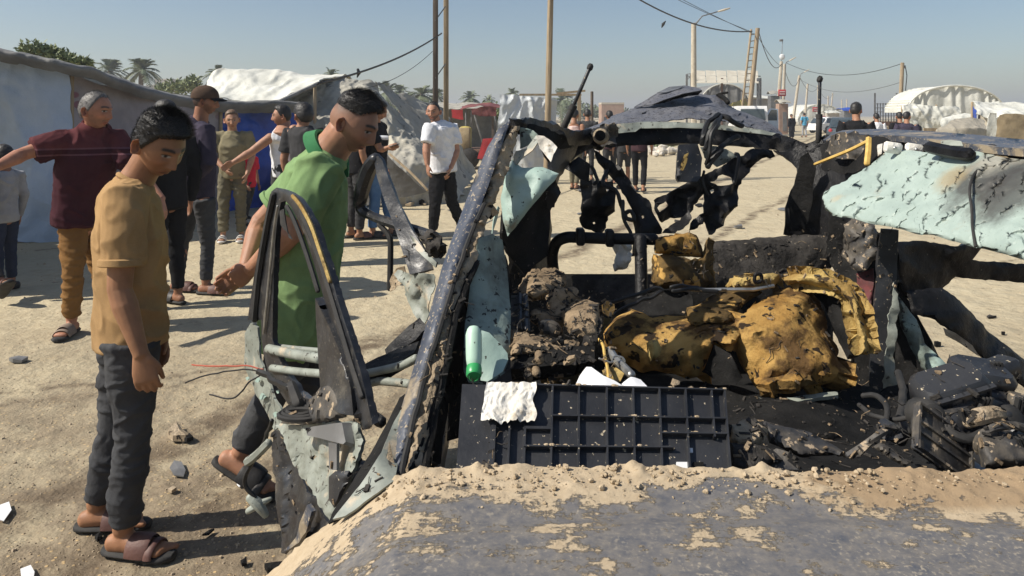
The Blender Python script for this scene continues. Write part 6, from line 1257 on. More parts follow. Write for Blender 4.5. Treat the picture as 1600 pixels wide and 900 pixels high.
# ------------------------------------------------------------------ loose things in the car
def crate():
    "ribbed underside of a black plastic tray propped on the dashboard"
    A, B, Cc, D_ = P(722, 601, 1.40), P(1132, 612, 1.42), P(1142, 745, 1.27), P(712, 745, 1.25)
    n = ((B-A).cross(D_-A)).normalized()
    if n.y > 0: n = -n
    def M_(u, v, w_): return A*(1-u)*(1-v)+B*u*(1-v)+Cc*u*v+D_*(1-u)*v+n*w_
    t = thing('plastic_tray', 'black ribbed plastic tray leaning on the dashboard above the bonnet', 'tray', (A+B)/2-Vector((0, 0, .16)))
    def bar(u0, u1, v0, v1, w0, w1, name, mat='plastic', nn=1):
        v = [M_(u, vv, ww) for ww in (w0, w1) for (u, vv) in ((u0, v0), (u1, v0), (u1, v1), (u0, v1))]
        return obj(name, mesh(v, [(3,2,1,0), (4,5,6,7), (0,1,5,4), (1,2,6,5), (2,3,7,6), (3,0,4,7)]), MAT[mat], t, smooth=False)
    bar(.13, 1, 0, 1, -.012, 0, 'base'); bar(0, .125, 0, 1, -.012, .002, 'side_flange'); bar(.115, .135, .02, 1, .002, .012, 'flange_rib')
    X = [.185, .34, .44, .545, .645, .745, .845, .945, .995]
    for i, u in enumerate(X):
        v0 = .03 if i else .50
        bar(u-.0035, u+.0035, v0, .60 if i == 7 else 1, 0, .012, 'rib')
    for v0, u0, u1 in ((.02, .13, 1), (.38, .34, .995), (.72, .24, .79), (.56, .745, .995)):
        bar(u0, u1, v0-.009, v0+.009, 0, .0125, 'rib')
        mb = MB(); rnd = random.Random(int(v0*100))
        for k in range(int(90*(u1-u0))):
            u = rnd.uniform(u0, u1); c = M_(u, v0-.012, rnd.uniform(.001, .012)); s = rnd.uniform(.0015, .004); mb.ball(c, s*1.6, s, s*.7, None, 6, 4)
        o = obj('dust_line', mb.mesh(), MAT['sandclump'], t); o['kind'] = 'stuff'
    bar(.24, .34, .50, .53, 0, .010, 'rib'); bar(.238, .246, .50, 1, 0, .010, 'rib')
    for u0, u1 in ((.80, .84), (.86, .90)): bar(u0, u1, .86, .98, .001, .005, 'cut_out', 'paper' if u0 < .85 else 'soot')
    bar(.852, .864, .70, .75, .001, .003, 'sticker', 'paper')
    return M_
TM = crate()
def cloth_rag():
    v = []; f = []; n = 34; m = 34
    for j in range(m+1):
        for i in range(n+1):
            a = i/n; b_ = j/m
            wdt = .090+.185*a+.016*noise.noise(Vector((b_*3, 7, a*2)))
            wdt -= .02*(b_)*(1-a)*.6
            vv = -.02+.50*b_+.10*noise.noise(Vector((a*4, 2, 2)))*b_+.05*noise.noise(Vector((a*15, 2, 9)))*b_
            ww = .016+.010*noise.noise(Vector((a*4+.8*b_, b_*1.3, 1)))+.006*abs(noise.noise(Vector((a*9+2*b_, b_*4, 5))))+.003*noise.noise(Vector((a*25, b_*12, 8)))
            if b_ < .08: ww -= .02*(1-b_/.08)
            v.append(TM(wdt, vv, ww))
    W = n+1
    for j in range(m):
        for i in range(n): f.append((j*W+i, (j+1)*W+i, (j+1)*W+i+1, j*W+i+1))
    k = len(v); v += [p+Vector((0, .002, 0)) for p in v]; f += [tuple(k+i for i in reversed(q)) for q in f]
    top('cloth_rag', mesh(v, f), MAT['cloth'], 'crumpled dirty white cloth draped over the black tray', 'cloth', angle=0)
cloth_rag()
v, f = plate_mesh([S3(380,862,1.47),S3(420,790,1.50),S3(455,740,1.53),S3(480,742,1.53),S3(540,790,1.50),S3(600,815,1.49),S3(640,838,1.48),S3(720,862,1.46),S3(700,878,1.45),S3(560,880,1.44),S3(440,880,1.45)], step=4, crumple=.012, ns=12, seed=150, thick=.006)
top('paper_booklet', mesh(v, f), MAT['paper'], 'white sheet of paper folded up behind the black tray', 'paper')
v, f = plate_mesh([S3(640,838,1.50),S3(690,806,1.52),S3(740,815,1.52),S3(770,850,1.50),S3(785,880,1.47),S3(720,880,1.46)], step=4, crumple=.02, ns=18, seed=151, thick=.003)
top('paper_scrap', mesh(v, f), MAT['paper'], 'small torn white paper scrap right of the folded sheet', 'paper')
def bottle():
    a = P(740, 514, 1.50); b_ = P(741, 574, 1.475); t = thing('plastic_bottle', 'pale green plastic bottle with a green cap beside the windscreen pillar', 'bottle', a)
    ax = (P(741, 590, 1.455)-a).normalized()
    L = (b_-a).length
    obj('body', MB().loft([a, a+ax*L*.15, a+ax*L*.55, a+ax*L*.8, a+ax*L*.98], [.013, .0165, .0165, .016, .014], [.013, .0165, .0165, .016, .014], Vector((1, 0, 0)), 20, .5).mesh(), MAT['palegreen'], t)
    c = a+ax*L*1.0; ax2 = (ax+Vector((0, -.9, .1))).normalized()
    obj('cap', MB().loft([c, c+ax2*.004, c+ax2*.020, c+ax2*.024], [.0145, .0155, .0155, .013], [.0145, .0155, .0155, .013], Vector((1, 0, 0)), 24, .05).mesh(), MAT['greenplastic'], t)
    e = c+ax2*.0245; obj('cap_ring', MB().tube([e+Vector((math.cos(q)*.009, -.001, math.sin(q)*.009)) for q in np.linspace(0, 6.283, 17)], .0012, 5).mesh(), MAT['greenplastic'], t)
bottle()
# --- shards and litter on the ground
def shard(outline_g, mat, label, seed, h=.015, name='metal_shard', cat='shard'):
    rnd = random.Random(seed); pts = [G(*q) for q in outline_g]; n = len(pts); c = sum(pts, Vector())/n
    v = [p+Vector((0, 0, .001)) for p in pts]+[p+Vector((0, 0, h*rnd.uniform(.6, 1.4))) for p in pts]+[c+Vector((0, 0, h*1.3))]
    f = [(i, (i+1) % n, n+(i+1) % n, n+i) for i in range(n)]+[(n+i, n+(i+1) % n, 2*n) for i in range(n)]
    top(name, mesh(v, f), MAT[mat], label, cat, 'debris scattered on the road', False)
shard([(265,732),(272,722),(284,724),(290,736),(287,746),(272,744)], 'steelgrey', 'flat dark grey shard between the boy and the open door', 1, .006)
shard([(262,684),(275,668),(285,676),(300,685),(290,690),(270,690)], 'crust', 'crumpled brown scrap on the road above the grey shard', 2, .025)
shard([(284,688),(296,683),(302,688),(292,692)], 'soot', 'black sliver beside the crumpled brown scrap', 3, .02)
shard([(316,838),(328,830),(335,829),(326,837)], 'soot', "thin black sliver in the boy's shadow", 4, .01)
shard([(0,790),(14,785),(18,798),(6,815),(-4,812)], 'paper', 'white torn paper at the left edge of the road', 5, .003, 'paper_litter', 'litter')
shard([(32,892),(48,886),(54,896),(52,908),(34,908)], 'paper', 'crumpled white paper at the bottom left corner', 6, .006, 'paper_litter', 'litter')
shard([(413,888),(430,884),(450,886),(448,896),(418,897)], 'soot', 'black plastic clip at the foot of the bonnet', 7, .02)
shard([(376,880),(385,877),(386,884),(378,886)], 'soot', 'small black chip left of the plastic clip', 8, .012)
shard([(148,842),(158,834),(160,842),(152,848)], 'soot', "dark chip beside the boy's rear sandal", 9, .014)
shard([(14,564),(28,560),(44,562),(34,567),(20,567)], 'steelgrey', 'dark flat shard on the road at the left', 10, .02)
shard([(262,768),(270,764),(276,767),(268,771)], 'stone', 'pale pebble below the grey shard', 11, .012, 'pebble', 'stone')
shard([(370,758),(376,754),(380,758),(374,762)], 'paper', 'tiny white chip near the lifted heel', 12, .006, 'paper_litter', 'litter')
def litter_far():
    rnd = random.Random(31)
    for k in range(36):
        if k < 20: px, py = rnd.uniform(540, 700), rnd.uniform(296, 322)
        elif k < 30: px, py = rnd.uniform(870, 1240), rnd.uniform(290, 370)
        else: px, py = rnd.uniform(1410, 1600), rnd.uniform(415, 560)
        w_ = rnd.uniform(3, 9); hh = rnd.uniform(1, 2.5)
        ol = [(px+w_*math.cos(a)*rnd.uniform(.6, 1.2), py+hh*math.sin(a)*rnd.uniform(.6, 1.2)) for a in (0, 1.05, 2.1, 3.14, 4.2, 5.2)]
        shard(ol, rnd.choice(('soot', 'char', 'steelgrey', 'stone')), ('dark debris scrap at the foot of the big grey tent' if k < 20 else 'dark debris scrap on the sand seen through the car' if k < 30 else 'small debris chip on the sand beyond the right-hand door'), 100+k, rnd.uniform(.02, .09) if k < 20 else rnd.uniform(.005, .03), 'debris_scrap', 'debris')
litter_far()

def machinery():
    "the mangled heater and fan unit: hoses, modules, fan ring, bent stays"
    for a, r_ in (([S5(250,600,1.46),S5(225,650,1.44),S5(222,700,1.42),S5(250,735,1.40)], .012), ([S5(520,600,1.48),S5(570,640,1.45),S5(600,700,1.42),S5(590,760,1.40)], .014), ([S5(330,650,1.42),S5(350,700,1.40),S5(420,720,1.39),S5(470,700,1.40)], .010), ([S5(20,560,1.6),S5(80,570,1.56),S5(110,620,1.5),S5(100,680,1.45)], .006), ([S5(10,600,1.6),S5(60,640,1.52),S5(140,650,1.48),S5(230,640,1.46)], .005), ([S5(150,480,1.9),S5(170,560,1.75),S5(160,640,1.6),S5(190,700,1.5)], .009)):
        rope('hose', a, r_, MAT['rubber'], CAR, n=9, jit=.006)
    for (x, y, d, sx, sy, sz, a, b_) in ((470, 600, 1.46, .06, .05, .04, .4, .3), (400, 640, 1.44, .05, .04, .03, -.3, .2), (600, 620, 1.47, .05, .05, .06, .2, -.4), (300, 540, 1.50, .07, .05, .03, .5, .2), (520, 470, 1.57, .08, .05, .04, -.2, .3), (530, 800, 1.36, .08, .05, .04, .3, .2), (620, 760, 1.37, .06, .06, .05, -.4, .3), (130, 700, 1.42, .05, .04, .03, .5, .1)):
        o = obj('control_module', MB().box(P(*S5(x, y, d)), sx, sy, sz, Matrix.Rotation(a, 3, 'Y') @ Matrix.Rotation(b_, 3, 'Z'), bev=.006).mesh(), MAT['plastic' if x % 3 else 'dustplastic'], CAR)
        for k in range(3): obj('module_fin', MB().box(P(*S5(x-14+14*k, y-2, d-sy/2-.006)), .004, .012, sz*.8, Matrix.Rotation(a, 3, 'Y')).mesh(), MAT['rubber'], o)
    c = P(*S5(545, 740, 1.36)); ring = [c+Vector((math.cos(q)*.05, -.012*math.sin(q), math.sin(q)*.038)) for q in np.linspace(0, 6.283, 25)]
    o = obj('fan_ring', MB().tube(ring, .008, 8).mesh(), MAT['dustplastic'], CAR)
    for k in range(7):
        q = 6.283*k/7; obj('fan_blade', MB().box(c+Vector((math.cos(q)*.025, .004, math.sin(q)*.019)), .034, .004, .012, Matrix.Rotation(-q, 3, 'Y') @ Matrix.Rotation(.5, 3, 'X')).mesh(), MAT['plastic'], o)
machinery()
def scrap():
    "burnt splinters, clips and grit lying on the wreck's surfaces, dropped where a straight line meets them"
    rnd = random.Random(21); mb = MB(); sb = MB(); bpy.context.view_layer.update(); dg = bpy.context.evaluated_depsgraph_get(); o0 = Vector((0, 0, CAM_H))
    zones = [((800, 420, 960, 600), 420), ((1140, 620, 1400, 735), 150), ((940, 430, 1360, 615), 110), ((1340, 570, 1600, 735), 90), ((690, 420, 800, 730), 110), ((1000, 360, 1330, 440), 170), ((430, 600, 600, 800), 60), ((1300, 330, 1400, 460), 60), ((610, 300, 780, 740), 120)]
    for (x0, y0, x1, y1), n in zones:
        for k in range(n):
            d = (P(rnd.uniform(x0, x1), rnd.uniform(y0, y1), 1)-o0).normalized(); ok, loc, nor, _, ob, _ = scene.ray_cast(dg, o0, d)
            if not ok or loc.y > 3.3 or ob.name.split('.')[0] in ('ground', 'gravel', 'cloth_rag', 'body', 'cap', 'paper_booklet', 'paper_scrap', 'inner_panel', 'torn_panel', 'door_flange', 'roof_lining', 'windscreen_pillar', 'base', 'rib', 'side_flange', 'front_door', 'mirror_plate', 'bonnet'): continue
            s = rnd.uniform(.002, .008); q = nor.to_track_quat('Z', 'X').to_matrix() @ Matrix.Rotation(rnd.uniform(0, 6), 3, 'Z') @ Matrix.Rotation(rnd.uniform(-.5, .5), 3, 'X'); c = loc+nor*s*.3
            tgt = sb if rnd.random() < .25 else mb
            if rnd.random() < .8: tgt.box(c, s*rnd.uniform(.8, 3.5), s*rnd.uniform(.5, 1.2), s*rnd.uniform(.3, .8), q)
            else: tgt.tube([c+q @ Vector((i*s*1.5, s*math.sin(i*1.3+k), s*.3)) for i in range(5)], s*.16, 5)
    o = obj('burnt_scraps', mb.mesh(), MAT['char'], CAR, smooth=False); o['kind'] = 'stuff'
    o = obj('dirt_crumbs', sb.mesh(), MAT['dirt'], CAR, smooth=False); o['kind'] = 'stuff'
scrap()
# ------------------------------------------------------------------ people
MAT['skin'] = mk_attr('skin', rough=.55, bump=.18, bsc=260, vary=.16, spec=.35, sss=.12)
MAT['hairblack'] = mk('black_hair', (.010, .009, .009), (.022, .019, .017), sc=60, rough=.55, bump=.3, bsc=300, bdist=.003)
MAT['hairgrey'] = mk('grey_hair', (.085, .08, .075), (.16, .15, .14), sc=60, rough=.5, bump=.5, bsc=200, bdist=.003)
MAT['hairbrown'] = mk('light_brown_hair', (.16, .10, .055), (.10, .06, .035), sc=60, rough=.5, bump=.5, bsc=200, bdist=.003)
def fabric(name, c, c2=None, rough=.9, b=.5, bs=420, sc=7): return mk(name, c, c2 or tuple(x*.80 for x in c), sc=sc, rough=rough, bump=b, bsc=bs, spec=.15, bdist=.003, c3=tuple(min(1, x*1.18+.012) for x in c), sc3=420, t3=.62)
def denim(name, c, c2, fade): return mk(name, c, c2, sc=5, lo=.35, hi=.65, rough=.88, bump=.5, bsc=70, spec=.2, c4=fade, sc4=4, t4=.60, bdist=.006)
MAT['tan'] = fabric('tan_cotton', (.40, .25, .115)); MAT['green'] = fabric('green_pique', (.20, .31, .135)); MAT['greend'] = fabric('dark_green_rib', (.055, .20, .085))
MAT['blackjean'] = denim('washed_black_denim', (.040, .041, .045), (.068, .070, .074), (.125, .128, .132)); MAT['greyjean'] = denim('grey_denim', (.06, .06, .06), (.10, .10, .098), (.15, .148, .142))
MAT['jean'] = denim('blue_denim', (.06, .13, .27), (.10, .19, .34), (.16, .26, .40)); MAT['navy'] = denim('navy_denim', (.02, .03, .06), (.03, .04, .075), (.05, .06, .09))
MAT['brownpants'] = denim('ochre_trousers', (.21, .11, .035), (.16, .08, .026), (.26, .15, .055)); MAT['blackcloth'] = fabric('black_cloth', (.013, .013, .015)); MAT['olive'] = fabric('olive_cotton', (.24, .21, .13))
MAT['oliveP'] = fabric('olive_trousers', (.16, .145, .10)); MAT['redshirt'] = fabric('red_cotton', (.60, .03, .055)); MAT['whitecloth'] = fabric('white_cotton', (.76, .77, .80)); MAT['greycloth'] = fabric('grey_knit', (.34, .35, .37))
MAT['purple'] = fabric('dark_purple_knit', (.035, .03, .05), (.05, .042, .066)); MAT['charcoal'] = fabric('charcoal_cloth', (.05, .05, .052)); MAT['pinktank'] = fabric('pale_pink_cotton', (.62, .46, .42)); MAT['bluevest'] = fabric('sky_blue_cloth', (.10, .36, .55)); MAT['maroontee'] = fabric('dull_maroon_cotton', (.055, .028, .034))
MAT['sandalbrown'] = mk('brown_leather', (.085, .035, .028), (.12, .055, .042), sc=12, rough=.6, bump=.2, bsc=60); MAT['sandalblack'] = mk('black_leather', (.013, .012, .012), (.03, .028, .027), sc=12, rough=.55, bump=.2); MAT['sandaltan'] = mk('grey_tan_leather', (.26, .20, .155), (.19, .145, .11), sc=12, rough=.75); MAT['sandalwhite'] = mk('white_slipper', (.62, .60, .57), (.5, .48, .45), sc=10, rough=.7); MAT['capbrown'] = fabric('brown_cap_cloth', (.10, .065, .045), (.065, .042, .03))
def polo_material():
    "maroon polo, with shade painted in below a pair of thin pale chest stripes"
    m = fabric('maroon_polo', (.095, .028, .034), (.075, .022, .028)); t = m.node_tree; N = t.nodes; Lk = t.links; b = N['Principled BSDF']; src = b.inputs['Base Color'].links[0].from_socket
    tc = N.new('ShaderNodeTexCoord'); sp = N.new('ShaderNodeSeparateXYZ'); Lk.new(tc.outputs['Object'], sp.inputs[0])
    cr = N.new('ShaderNodeValToRGB'); cr.color_ramp.interpolation = 'CONSTANT'; el = cr.color_ramp.elements
    mr = N.new('ShaderNodeMapRange'); mr.inputs[1].default_value = .7; mr.inputs[2].default_value = 1.7; Lk.new(sp.outputs[2], mr.inputs[0]); Lk.new(mr.outputs[0], cr.inputs[0])
    el[0].position = 0; el[0].color = (.55, .5, .6, 1); el[1].position = .565; el[1].color = (1.5, 2.2, 2.2, 1)
    for p, c in ((.576, (.55, .5, .6, 1)), (.608, (1.5, 2.2, 2.2, 1)), (.618, (1.15, 1.1, 1.0, 1))): e = el.new(p); e.color = c  # shaded lower body and lit top are multiplied into the cloth colour
    x = N.new('ShaderNodeMix'); x.data_type = 'RGBA'; x.blend_type = 'MULTIPLY'; x.inputs[0].default_value = 1; Lk.new(src, x.inputs[6]); Lk.new(cr.outputs[0], x.inputs[7]); Lk.new(x.outputs[2], b.inputs['Base Color']); return m
MAT['polo'] = polo_material()

def remesh(mb, vox, smooth=4):
    me = mb.mesh('tmp'); o = bpy.data.objects.new('tmp', me); C.objects.link(o)
    m = o.modifiers.new('r', 'REMESH'); m.mode = 'VOXEL'; m.voxel_size = vox; m.adaptivity = 0
    if smooth: s = o.modifiers.new('s', 'SMOOTH'); s.factor = .5; s.iterations = smooth
    bpy.context.view_layer.update(); dg = bpy.context.evaluated_depsgraph_get()
    me2 = bpy.data.meshes.new_from_object(o.evaluated_get(dg)); bpy.data.objects.remove(o); bpy.data.meshes.remove(me)
    n = len(me2.vertices); co = np.empty(n*3, np.float32); me2.vertices.foreach_get('co', co)
    no = np.empty(n*3, np.float32); me2.vertices.foreach_get('normal', no)
    F = [tuple(p.vertices) for p in me2.polygons]; bpy.data.meshes.remove(me2)
    return co.reshape(-1, 3).astype(float), no.reshape(-1, 3).astype(float), F
def wrinkle(co, no, amp, sx, sz, seed, fine=.35):
    "cloth folds: narrow ridges running across the pull, gathered in patches, over soft drape"
    out = co.copy()
    for i in range(len(co)):
        x, y, z = co[i]
        w1 = noise.noise(Vector((x*3+seed, y*3, z*3))); soft = noise.noise(Vector((x*sx*.6-seed, y*sx*.6, z*sz*.4)))
        a = noise.noise(Vector((x*sx*.8+seed+w1, y*sx*.8-w1, z*sz+1.6*w1+.5*x*sx))); b_ = noise.noise(Vector((x*sx*1.7-seed, y*sx*1.7+w1, z*sz*1.9-.7*y*sx)))
        m = min(1, max(0, .55+1.3*noise.noise(Vector((x*2.7, y*2.7, z*3.3+seed)))))
        r = max(0, 1-3.6*abs(a))**1.3*m+fine*max(0, 1-3.2*abs(b_))**1.3*(1-.5*m)
        out[i] += no[i]*amp*(r*1.15+.55*soft-.25)
    return out
def sk(x, y, h, yaw, spread=.0, **over):
    f = Vector((math.cos(yaw), math.sin(yaw), 0)); l = Vector((-f.y, f.x, 0)); o = Vector((x, y, 0)); up = Vector((0, 0, 1))
    pt = lambda a, b_, c: o+f*a*h+l*b_*h+up*c*h
    j = dict(f=f, l=l, h=h, o=o, pt=pt, pel=pt(0, 0, .53), wai=pt(.006, 0, .62), che=pt(.012, 0, .73), nec=pt(-.006, 0, .842), hed=pt(.022, 0, .935))
    for s, n in ((1, 'L'), (-1, 'R')):
        j['hip'+n] = pt(0, .050*s, .51); j['kne'+n] = pt(.012, (.055+spread*.5)*s, .285); j['ank'+n] = pt(-.005, (.055+spread)*s, .052)
        j['sho'+n] = pt(-.004, .112*s, .808); j['elb'+n] = pt(-.025, .140*s, .64); j['wri'+n] = pt(.02, .142*s, .495)
        j['toe'+n] = None
    j.update(over); return j
def head_mesh(c, yaw, pitch, roll, s, skin, o):
    "head with brow, sockets, nose, lips, chin and ears; colours for brows, lips, eyes, stubble"
    nl, nm = o.get('res', (90, 60)); A = np.linspace(-math.pi, math.pi, nl, endpoint=False); T = np.linspace(-math.pi/2, math.pi/2, nm)
    ph, th = np.meshgrid(A, T); nx = np.cos(th)*np.cos(ph); ny = np.cos(th)*np.sin(ph); nz = np.sin(th)
    x = .098*nx; y = .0765*np.sign(ny)*np.abs(ny)**.92; z = .113*nz
    low = np.clip(-nz, 0, 1)
    y = y*(1-.30*low**1.6); x = np.where(nx < 0, x*(1.04-.42*low**1.3), x*(.97-.06*low)); x = x+.012*low**2
    x = np.where((nx > 0) & (nz > .1), x*(1-.10*np.clip(nz-.1, 0, 1)), x)
    base = np.stack([x, y, z], -1).copy()
    fr = np.clip(nx*1.6, 0, 1)*(nx > 0)
    g = lambda v, m, sg: np.exp(-((v-m)/sg)**2)
    ay = np.abs(y); fat = o.get('fat', 0)
    prof = np.interp(z, [-.066, -.056, -.046, -.036, -.01, .006, .02, .03], [0, .012, .028, .025, .012, .006, .003, 0])*o.get('nose', 1)
    x = x+fr*(prof*(g(y, 0, .012)+.35*g(z, -.048, .009)*g(ay, .014, .007)))
    x = x+fr*(.006*g(z, .018, .009)*(ay < .055)*np.clip(1.2-ay/.055, 0, 1)-.013*g(ay, .032, .013)*g(z, -.004, .011)+.005*g(ay, .046, .016)*g(z, -.034, .016))
    eyeb = g(ay, .031, .010)*g(z, -.004, .006); x = x+fr*.006*eyeb
    lipw = np.clip(1-(ay/.027)**2, 0, 1)
    x = x+fr*lipw*(.007*g(z, -.0705, .0045)+.0085*g(z, -.0805, .0055)-.004*g(z, -.0758, .002)); x = x-fr*.004*g(z, -.092, .005)*lipw+fr*.009*g(z, -.104, .012)*g(y, 0, .022)
    y = y*(1+.05*g(z, -.055, .03)*fat)
    Pm = np.stack([x, y, z], -1)
    col = np.zeros(Pm.shape)+np.array(skin)
    def paint(mask, c_): col[:] = col*(1-mask[..., None])+np.array(c_)*mask[..., None]
    hair = np.array(o.get('haircol', (.012, .011, .010)))
    # warmer cheeks, nose and ears
    paint(np.clip(fr*.35*(g(ay, .045, .02)*g(z, -.035, .02)+g(y, 0, .012)*g(z, -.048, .012)), 0, 1), np.array(skin)*np.array((1.15, .82, .75)))
    st = o.get('beard', 0)
    if st:
        jaw = np.clip((-z-.050+.018*g(ay, .07, .03)+.012*(nx < .35))/.014, 0, 1)*np.clip((nx+.18)/.2, 0, 1); jaw = np.clip(jaw-lipw*fr*g(z, -.0755, .011), 0, 1)
        mus = fr*g(z, -.064, .005)*(ay < .03); paint(np.clip(st*(jaw+mus), 0, 1)*.9, hair*1.4+np.array(skin)*.16)
    paint(np.clip(fr*lipw*1.4*(g(z, -.0705, .004)+g(z, -.0805, .005)), 0, .75), np.array(skin)*np.array((.80, .50, .48)))
    paint(np.clip(fr*lipw*g(z, -.0758, .0016)*1.2, 0, .8), (.05, .02, .018))
    arch = .019+.004*np.clip(1-((ay-.034)/.02)**2, -1, 1)
    paint(np.clip(fr*1.5*g(z, arch, .0048)*np.clip((ay-.010)/.006, 0, 1)*np.clip((.054-ay)/.008, 0, 1), 0, .92), hair*1.2)
    ew = np.clip(1.15-((ay-.032)/.0145)**2-((z+.004)/.0055)**2, 0, 1); ew = np.clip(ew*3, 0, 1)*fr
    paint(ew, (.33, .29, .26)); paint(np.clip(fr*2*np.clip(1-((ay-.032)/.0062)**2-((z+.004)/.006)**2, 0, 1), 0, 1), (.012, .008, .006))
    paint(np.clip(fr*g(z, .0015, .0022)*np.clip(1.2-((ay-.032)/.017)**2, 0, 1)*1.3, 0, .9), (.02, .013, .010)); paint(np.clip(fr*.4*g(z, -.017, .005)*np.clip(1-((ay-.03)/.016)**2, 0, 1), 0, 1), np.array(skin)*.55)
    # hairline
    aphi = np.abs(ph)*180/math.pi
    zl = np.interp(aphi, [0, 30, 55, 68, 78, 88, 100, 112, 135, 180], o.get('line', [.070, .068, .056, .030, .006, -.012, .004, -.02, -.058, -.066]))
    zz = base[..., 2]; jit_ = np.array([noise.noise(Vector((float(u_), float(v_), 3))) for u_, v_ in zip((base[..., 1]*260).ravel(), (base[..., 2]*90).ravel())]).reshape(zz.shape)*.005; hm = np.clip((zz-zl+jit_)/.020, 0, 1)
    fade = o.get('fade', 1.0)                      # how dark the shaved sides are
    side = np.clip((o.get('fadez', .075)-zz)/.05, 0, 1)
    if not o.get('noscalp'): paint(hm*(1-side*(1-fade)), hair*1.5+np.array(skin)*.05)
    k0 = [(i*nl+k, i*nl+(k+1) % nl, (i+1)*nl+(k+1) % nl, (i+1)*nl+k) for i in range(nm-1) for k in range(nl)]
    V = Pm.reshape(-1, 3); Cc = col.reshape(-1, 3); F = list(k0)
    # ears: cupped shells
    for sg in (-1, 1):
        n0 = len(V); ev = []; ec = []; er, ea = 7, 18
        for i in range(er+1):
            r = i/er
            for k in range(ea):
                a = 2*math.pi*k/ea; ru, rv = .017*r, .031*r
                u = ru*math.cos(a)*(1 if math.sin(a) > -.2 else .8); v = rv*math.sin(a)
                hgt = .004+.016*(math.exp(-((r-.84)/.2)**2))*(1 if math.cos(a) < .5 else .5)-.003*(1-r)
                if r == 1: hgt = -.004
                ev.append((-.012+u-.22*v*0-.25*hgt*0-.006*math.sin(a)*0-.12*v, sg*(.071+hgt+(.010 if math.cos(a) < 0 else 0)*r), -.012+v)); ec.append(np.array(skin)*((1.0, .86, .82) if r > .55 else (.62, .48, .45)))
        V = np.vstack([V, np.array(ev)]); Cc = np.vstack([Cc, np.array(ec)])
        for i in range(er):
            for k in range(ea):
                q = (n0+i*ea+k, n0+(i+1)*ea+k, n0+(i+1)*ea+(k+1) % ea, n0+i*ea+(k+1) % ea); F.append(q if sg > 0 else q[::-1])
    M = Matrix.Translation(c) @ (Matrix.Rotation(yaw, 4, 'Z') @ Matrix.Rotation(pitch, 4, 'Y') @ Matrix.Rotation(roll, 4, 'X')) @ Matrix.Scale(s, 4)
    Mn = np.array(M); V = V @ Mn[:3, :3].T+Mn[:3, 3]
    # hair shell with tufts
    hair_v, hair_f = [], []
    tt, tsd = o.get('hair', (.022, .006))
    if tt > 0:
        B = base.reshape(-1, 3); n_ = np.stack([nx, ny*1.15, nz], -1).reshape(-1, 3); n_ /= np.linalg.norm(n_, axis=1)[:, None]; H = hm.reshape(-1); Z = B[:, 2]
        thick = (tsd+(tt-tsd)*np.clip((Z-o.get('topz', .035))/.045, 0, 1))*np.clip(H*1.2, 0, 1)
        keep = H > .02
        if fade < .5: keep &= Z > o.get('keepz', .045)
        if fade < .5: thick = tsd*.2+(tt)*np.clip((Z-o.get('keepz', .045))/.035, 0, 1)
        frn = np.clip((n_[:, 0]-.2)*1.6, 0, 1)*o.get('fringe', .5)
        D = np.array([1+.16*noise.noise(Vector(B[i]*60))+.10*noise.noise(Vector(B[i]*190)) for i in range(len(B))])
        HV = B+n_*(thick*D*.88+.0008)[:, None]; HV[:, 0] += frn*thick*.9; HV[:, 2] -= frn*thick*o.get('drop', .35)
        hv = [M @ Vector(p) for p in HV]; hair_f = [q for q in k0 if all(keep[i] for i in q)]; hair_v = hv
        rnd = random.Random(5); ns_ = o.get('tufts', 0); cand = np.nonzero(keep)[0]
        Rm = M.to_3x3()
        for _ in range(ns_):
            i = int(cand[rnd.randrange(len(cand))]); p = Vector(HV[i])+Vector((rnd.uniform(-1, 1), rnd.uniform(-1, 1), rnd.uniform(-1, 1)))*.004; nn = Vector(n_[i])
            dr = (nn*.55+Vector((.75*o.get('comb', 1), rnd.uniform(-.35, .35), rnd.uniform(-.2, .35)))).normalized(); L = (thick[i]*.75+.004)*rnd.uniform(.5, 1.1); sd = dr.cross(nn); 
            if sd.length < 1e-4: continue
            sd = sd.normalized()*rnd.uniform(.0006, .0012); a = p-nn*thick[i]*.35-dr*L*.2; k_ = len(hair_v)
            hair_v += [M @ (a-sd), M @ (a+sd), M @ (p+dr*L+nn*.001)]; hair_f.append((k_, k_+1, k_+2))
    return V, Cc, F, hair_v, hair_f, M
def hand(mb, w_, dr, nrm, thumb, s, curl=.5, sp=.1):
    "palm, four unequal bent fingers and a thumb from the side of the palm"
    dr = dr.normalized(); nrm = (nrm-dr*nrm.dot(dr)).normalized(); sd = dr.cross(nrm); sd = sd if sd.dot(thumb) > 0 else -sd
    mb.loft([w_-dr*.01*s, w_+dr*.02*s, w_+dr*.055*s, w_+dr*.088*s], [.026*s, .034*s, .041*s, .039*s], [.019*s, .017*s, .015*s, .012*s], sd, 14)
    for k, (off, L) in enumerate(((.031, .070), (.0105, .080), (-.0105, .075), (-.031, .060))):
        p = w_+dr*(.085-.004*abs(k-1.3))*s+sd*off*s; d = (dr+sd*sp*(1.5-k)*.6).normalized(); pts = [p-d*.012*s, p]; a = 0
        for q, ln in enumerate((.42, .32, .26)):
            a += curl*(.55 if q == 0 else .75); dd = d*math.cos(a)+nrm*math.sin(a); p = p+dd*L*ln*s; pts.append(p)
        mb.tube(pts, [.0095*s, .0098*s, .0088*s, .0080*s, .0066*s], 8)
    p = w_+dr*.022*s+sd*.026*s; d1 = (dr*.85+sd*.48+nrm*.38).normalized(); d2 = (dr*.95+sd*.05+nrm*.5).normalized()
    mb.tube([p-d1*.01*s, p+d1*.032*s, p+d1*.032*s+d2*.030*s, p+d1*.032*s+d2*.055*s], [.014*s, .0115*s, .0100*s, .0075*s], 8)
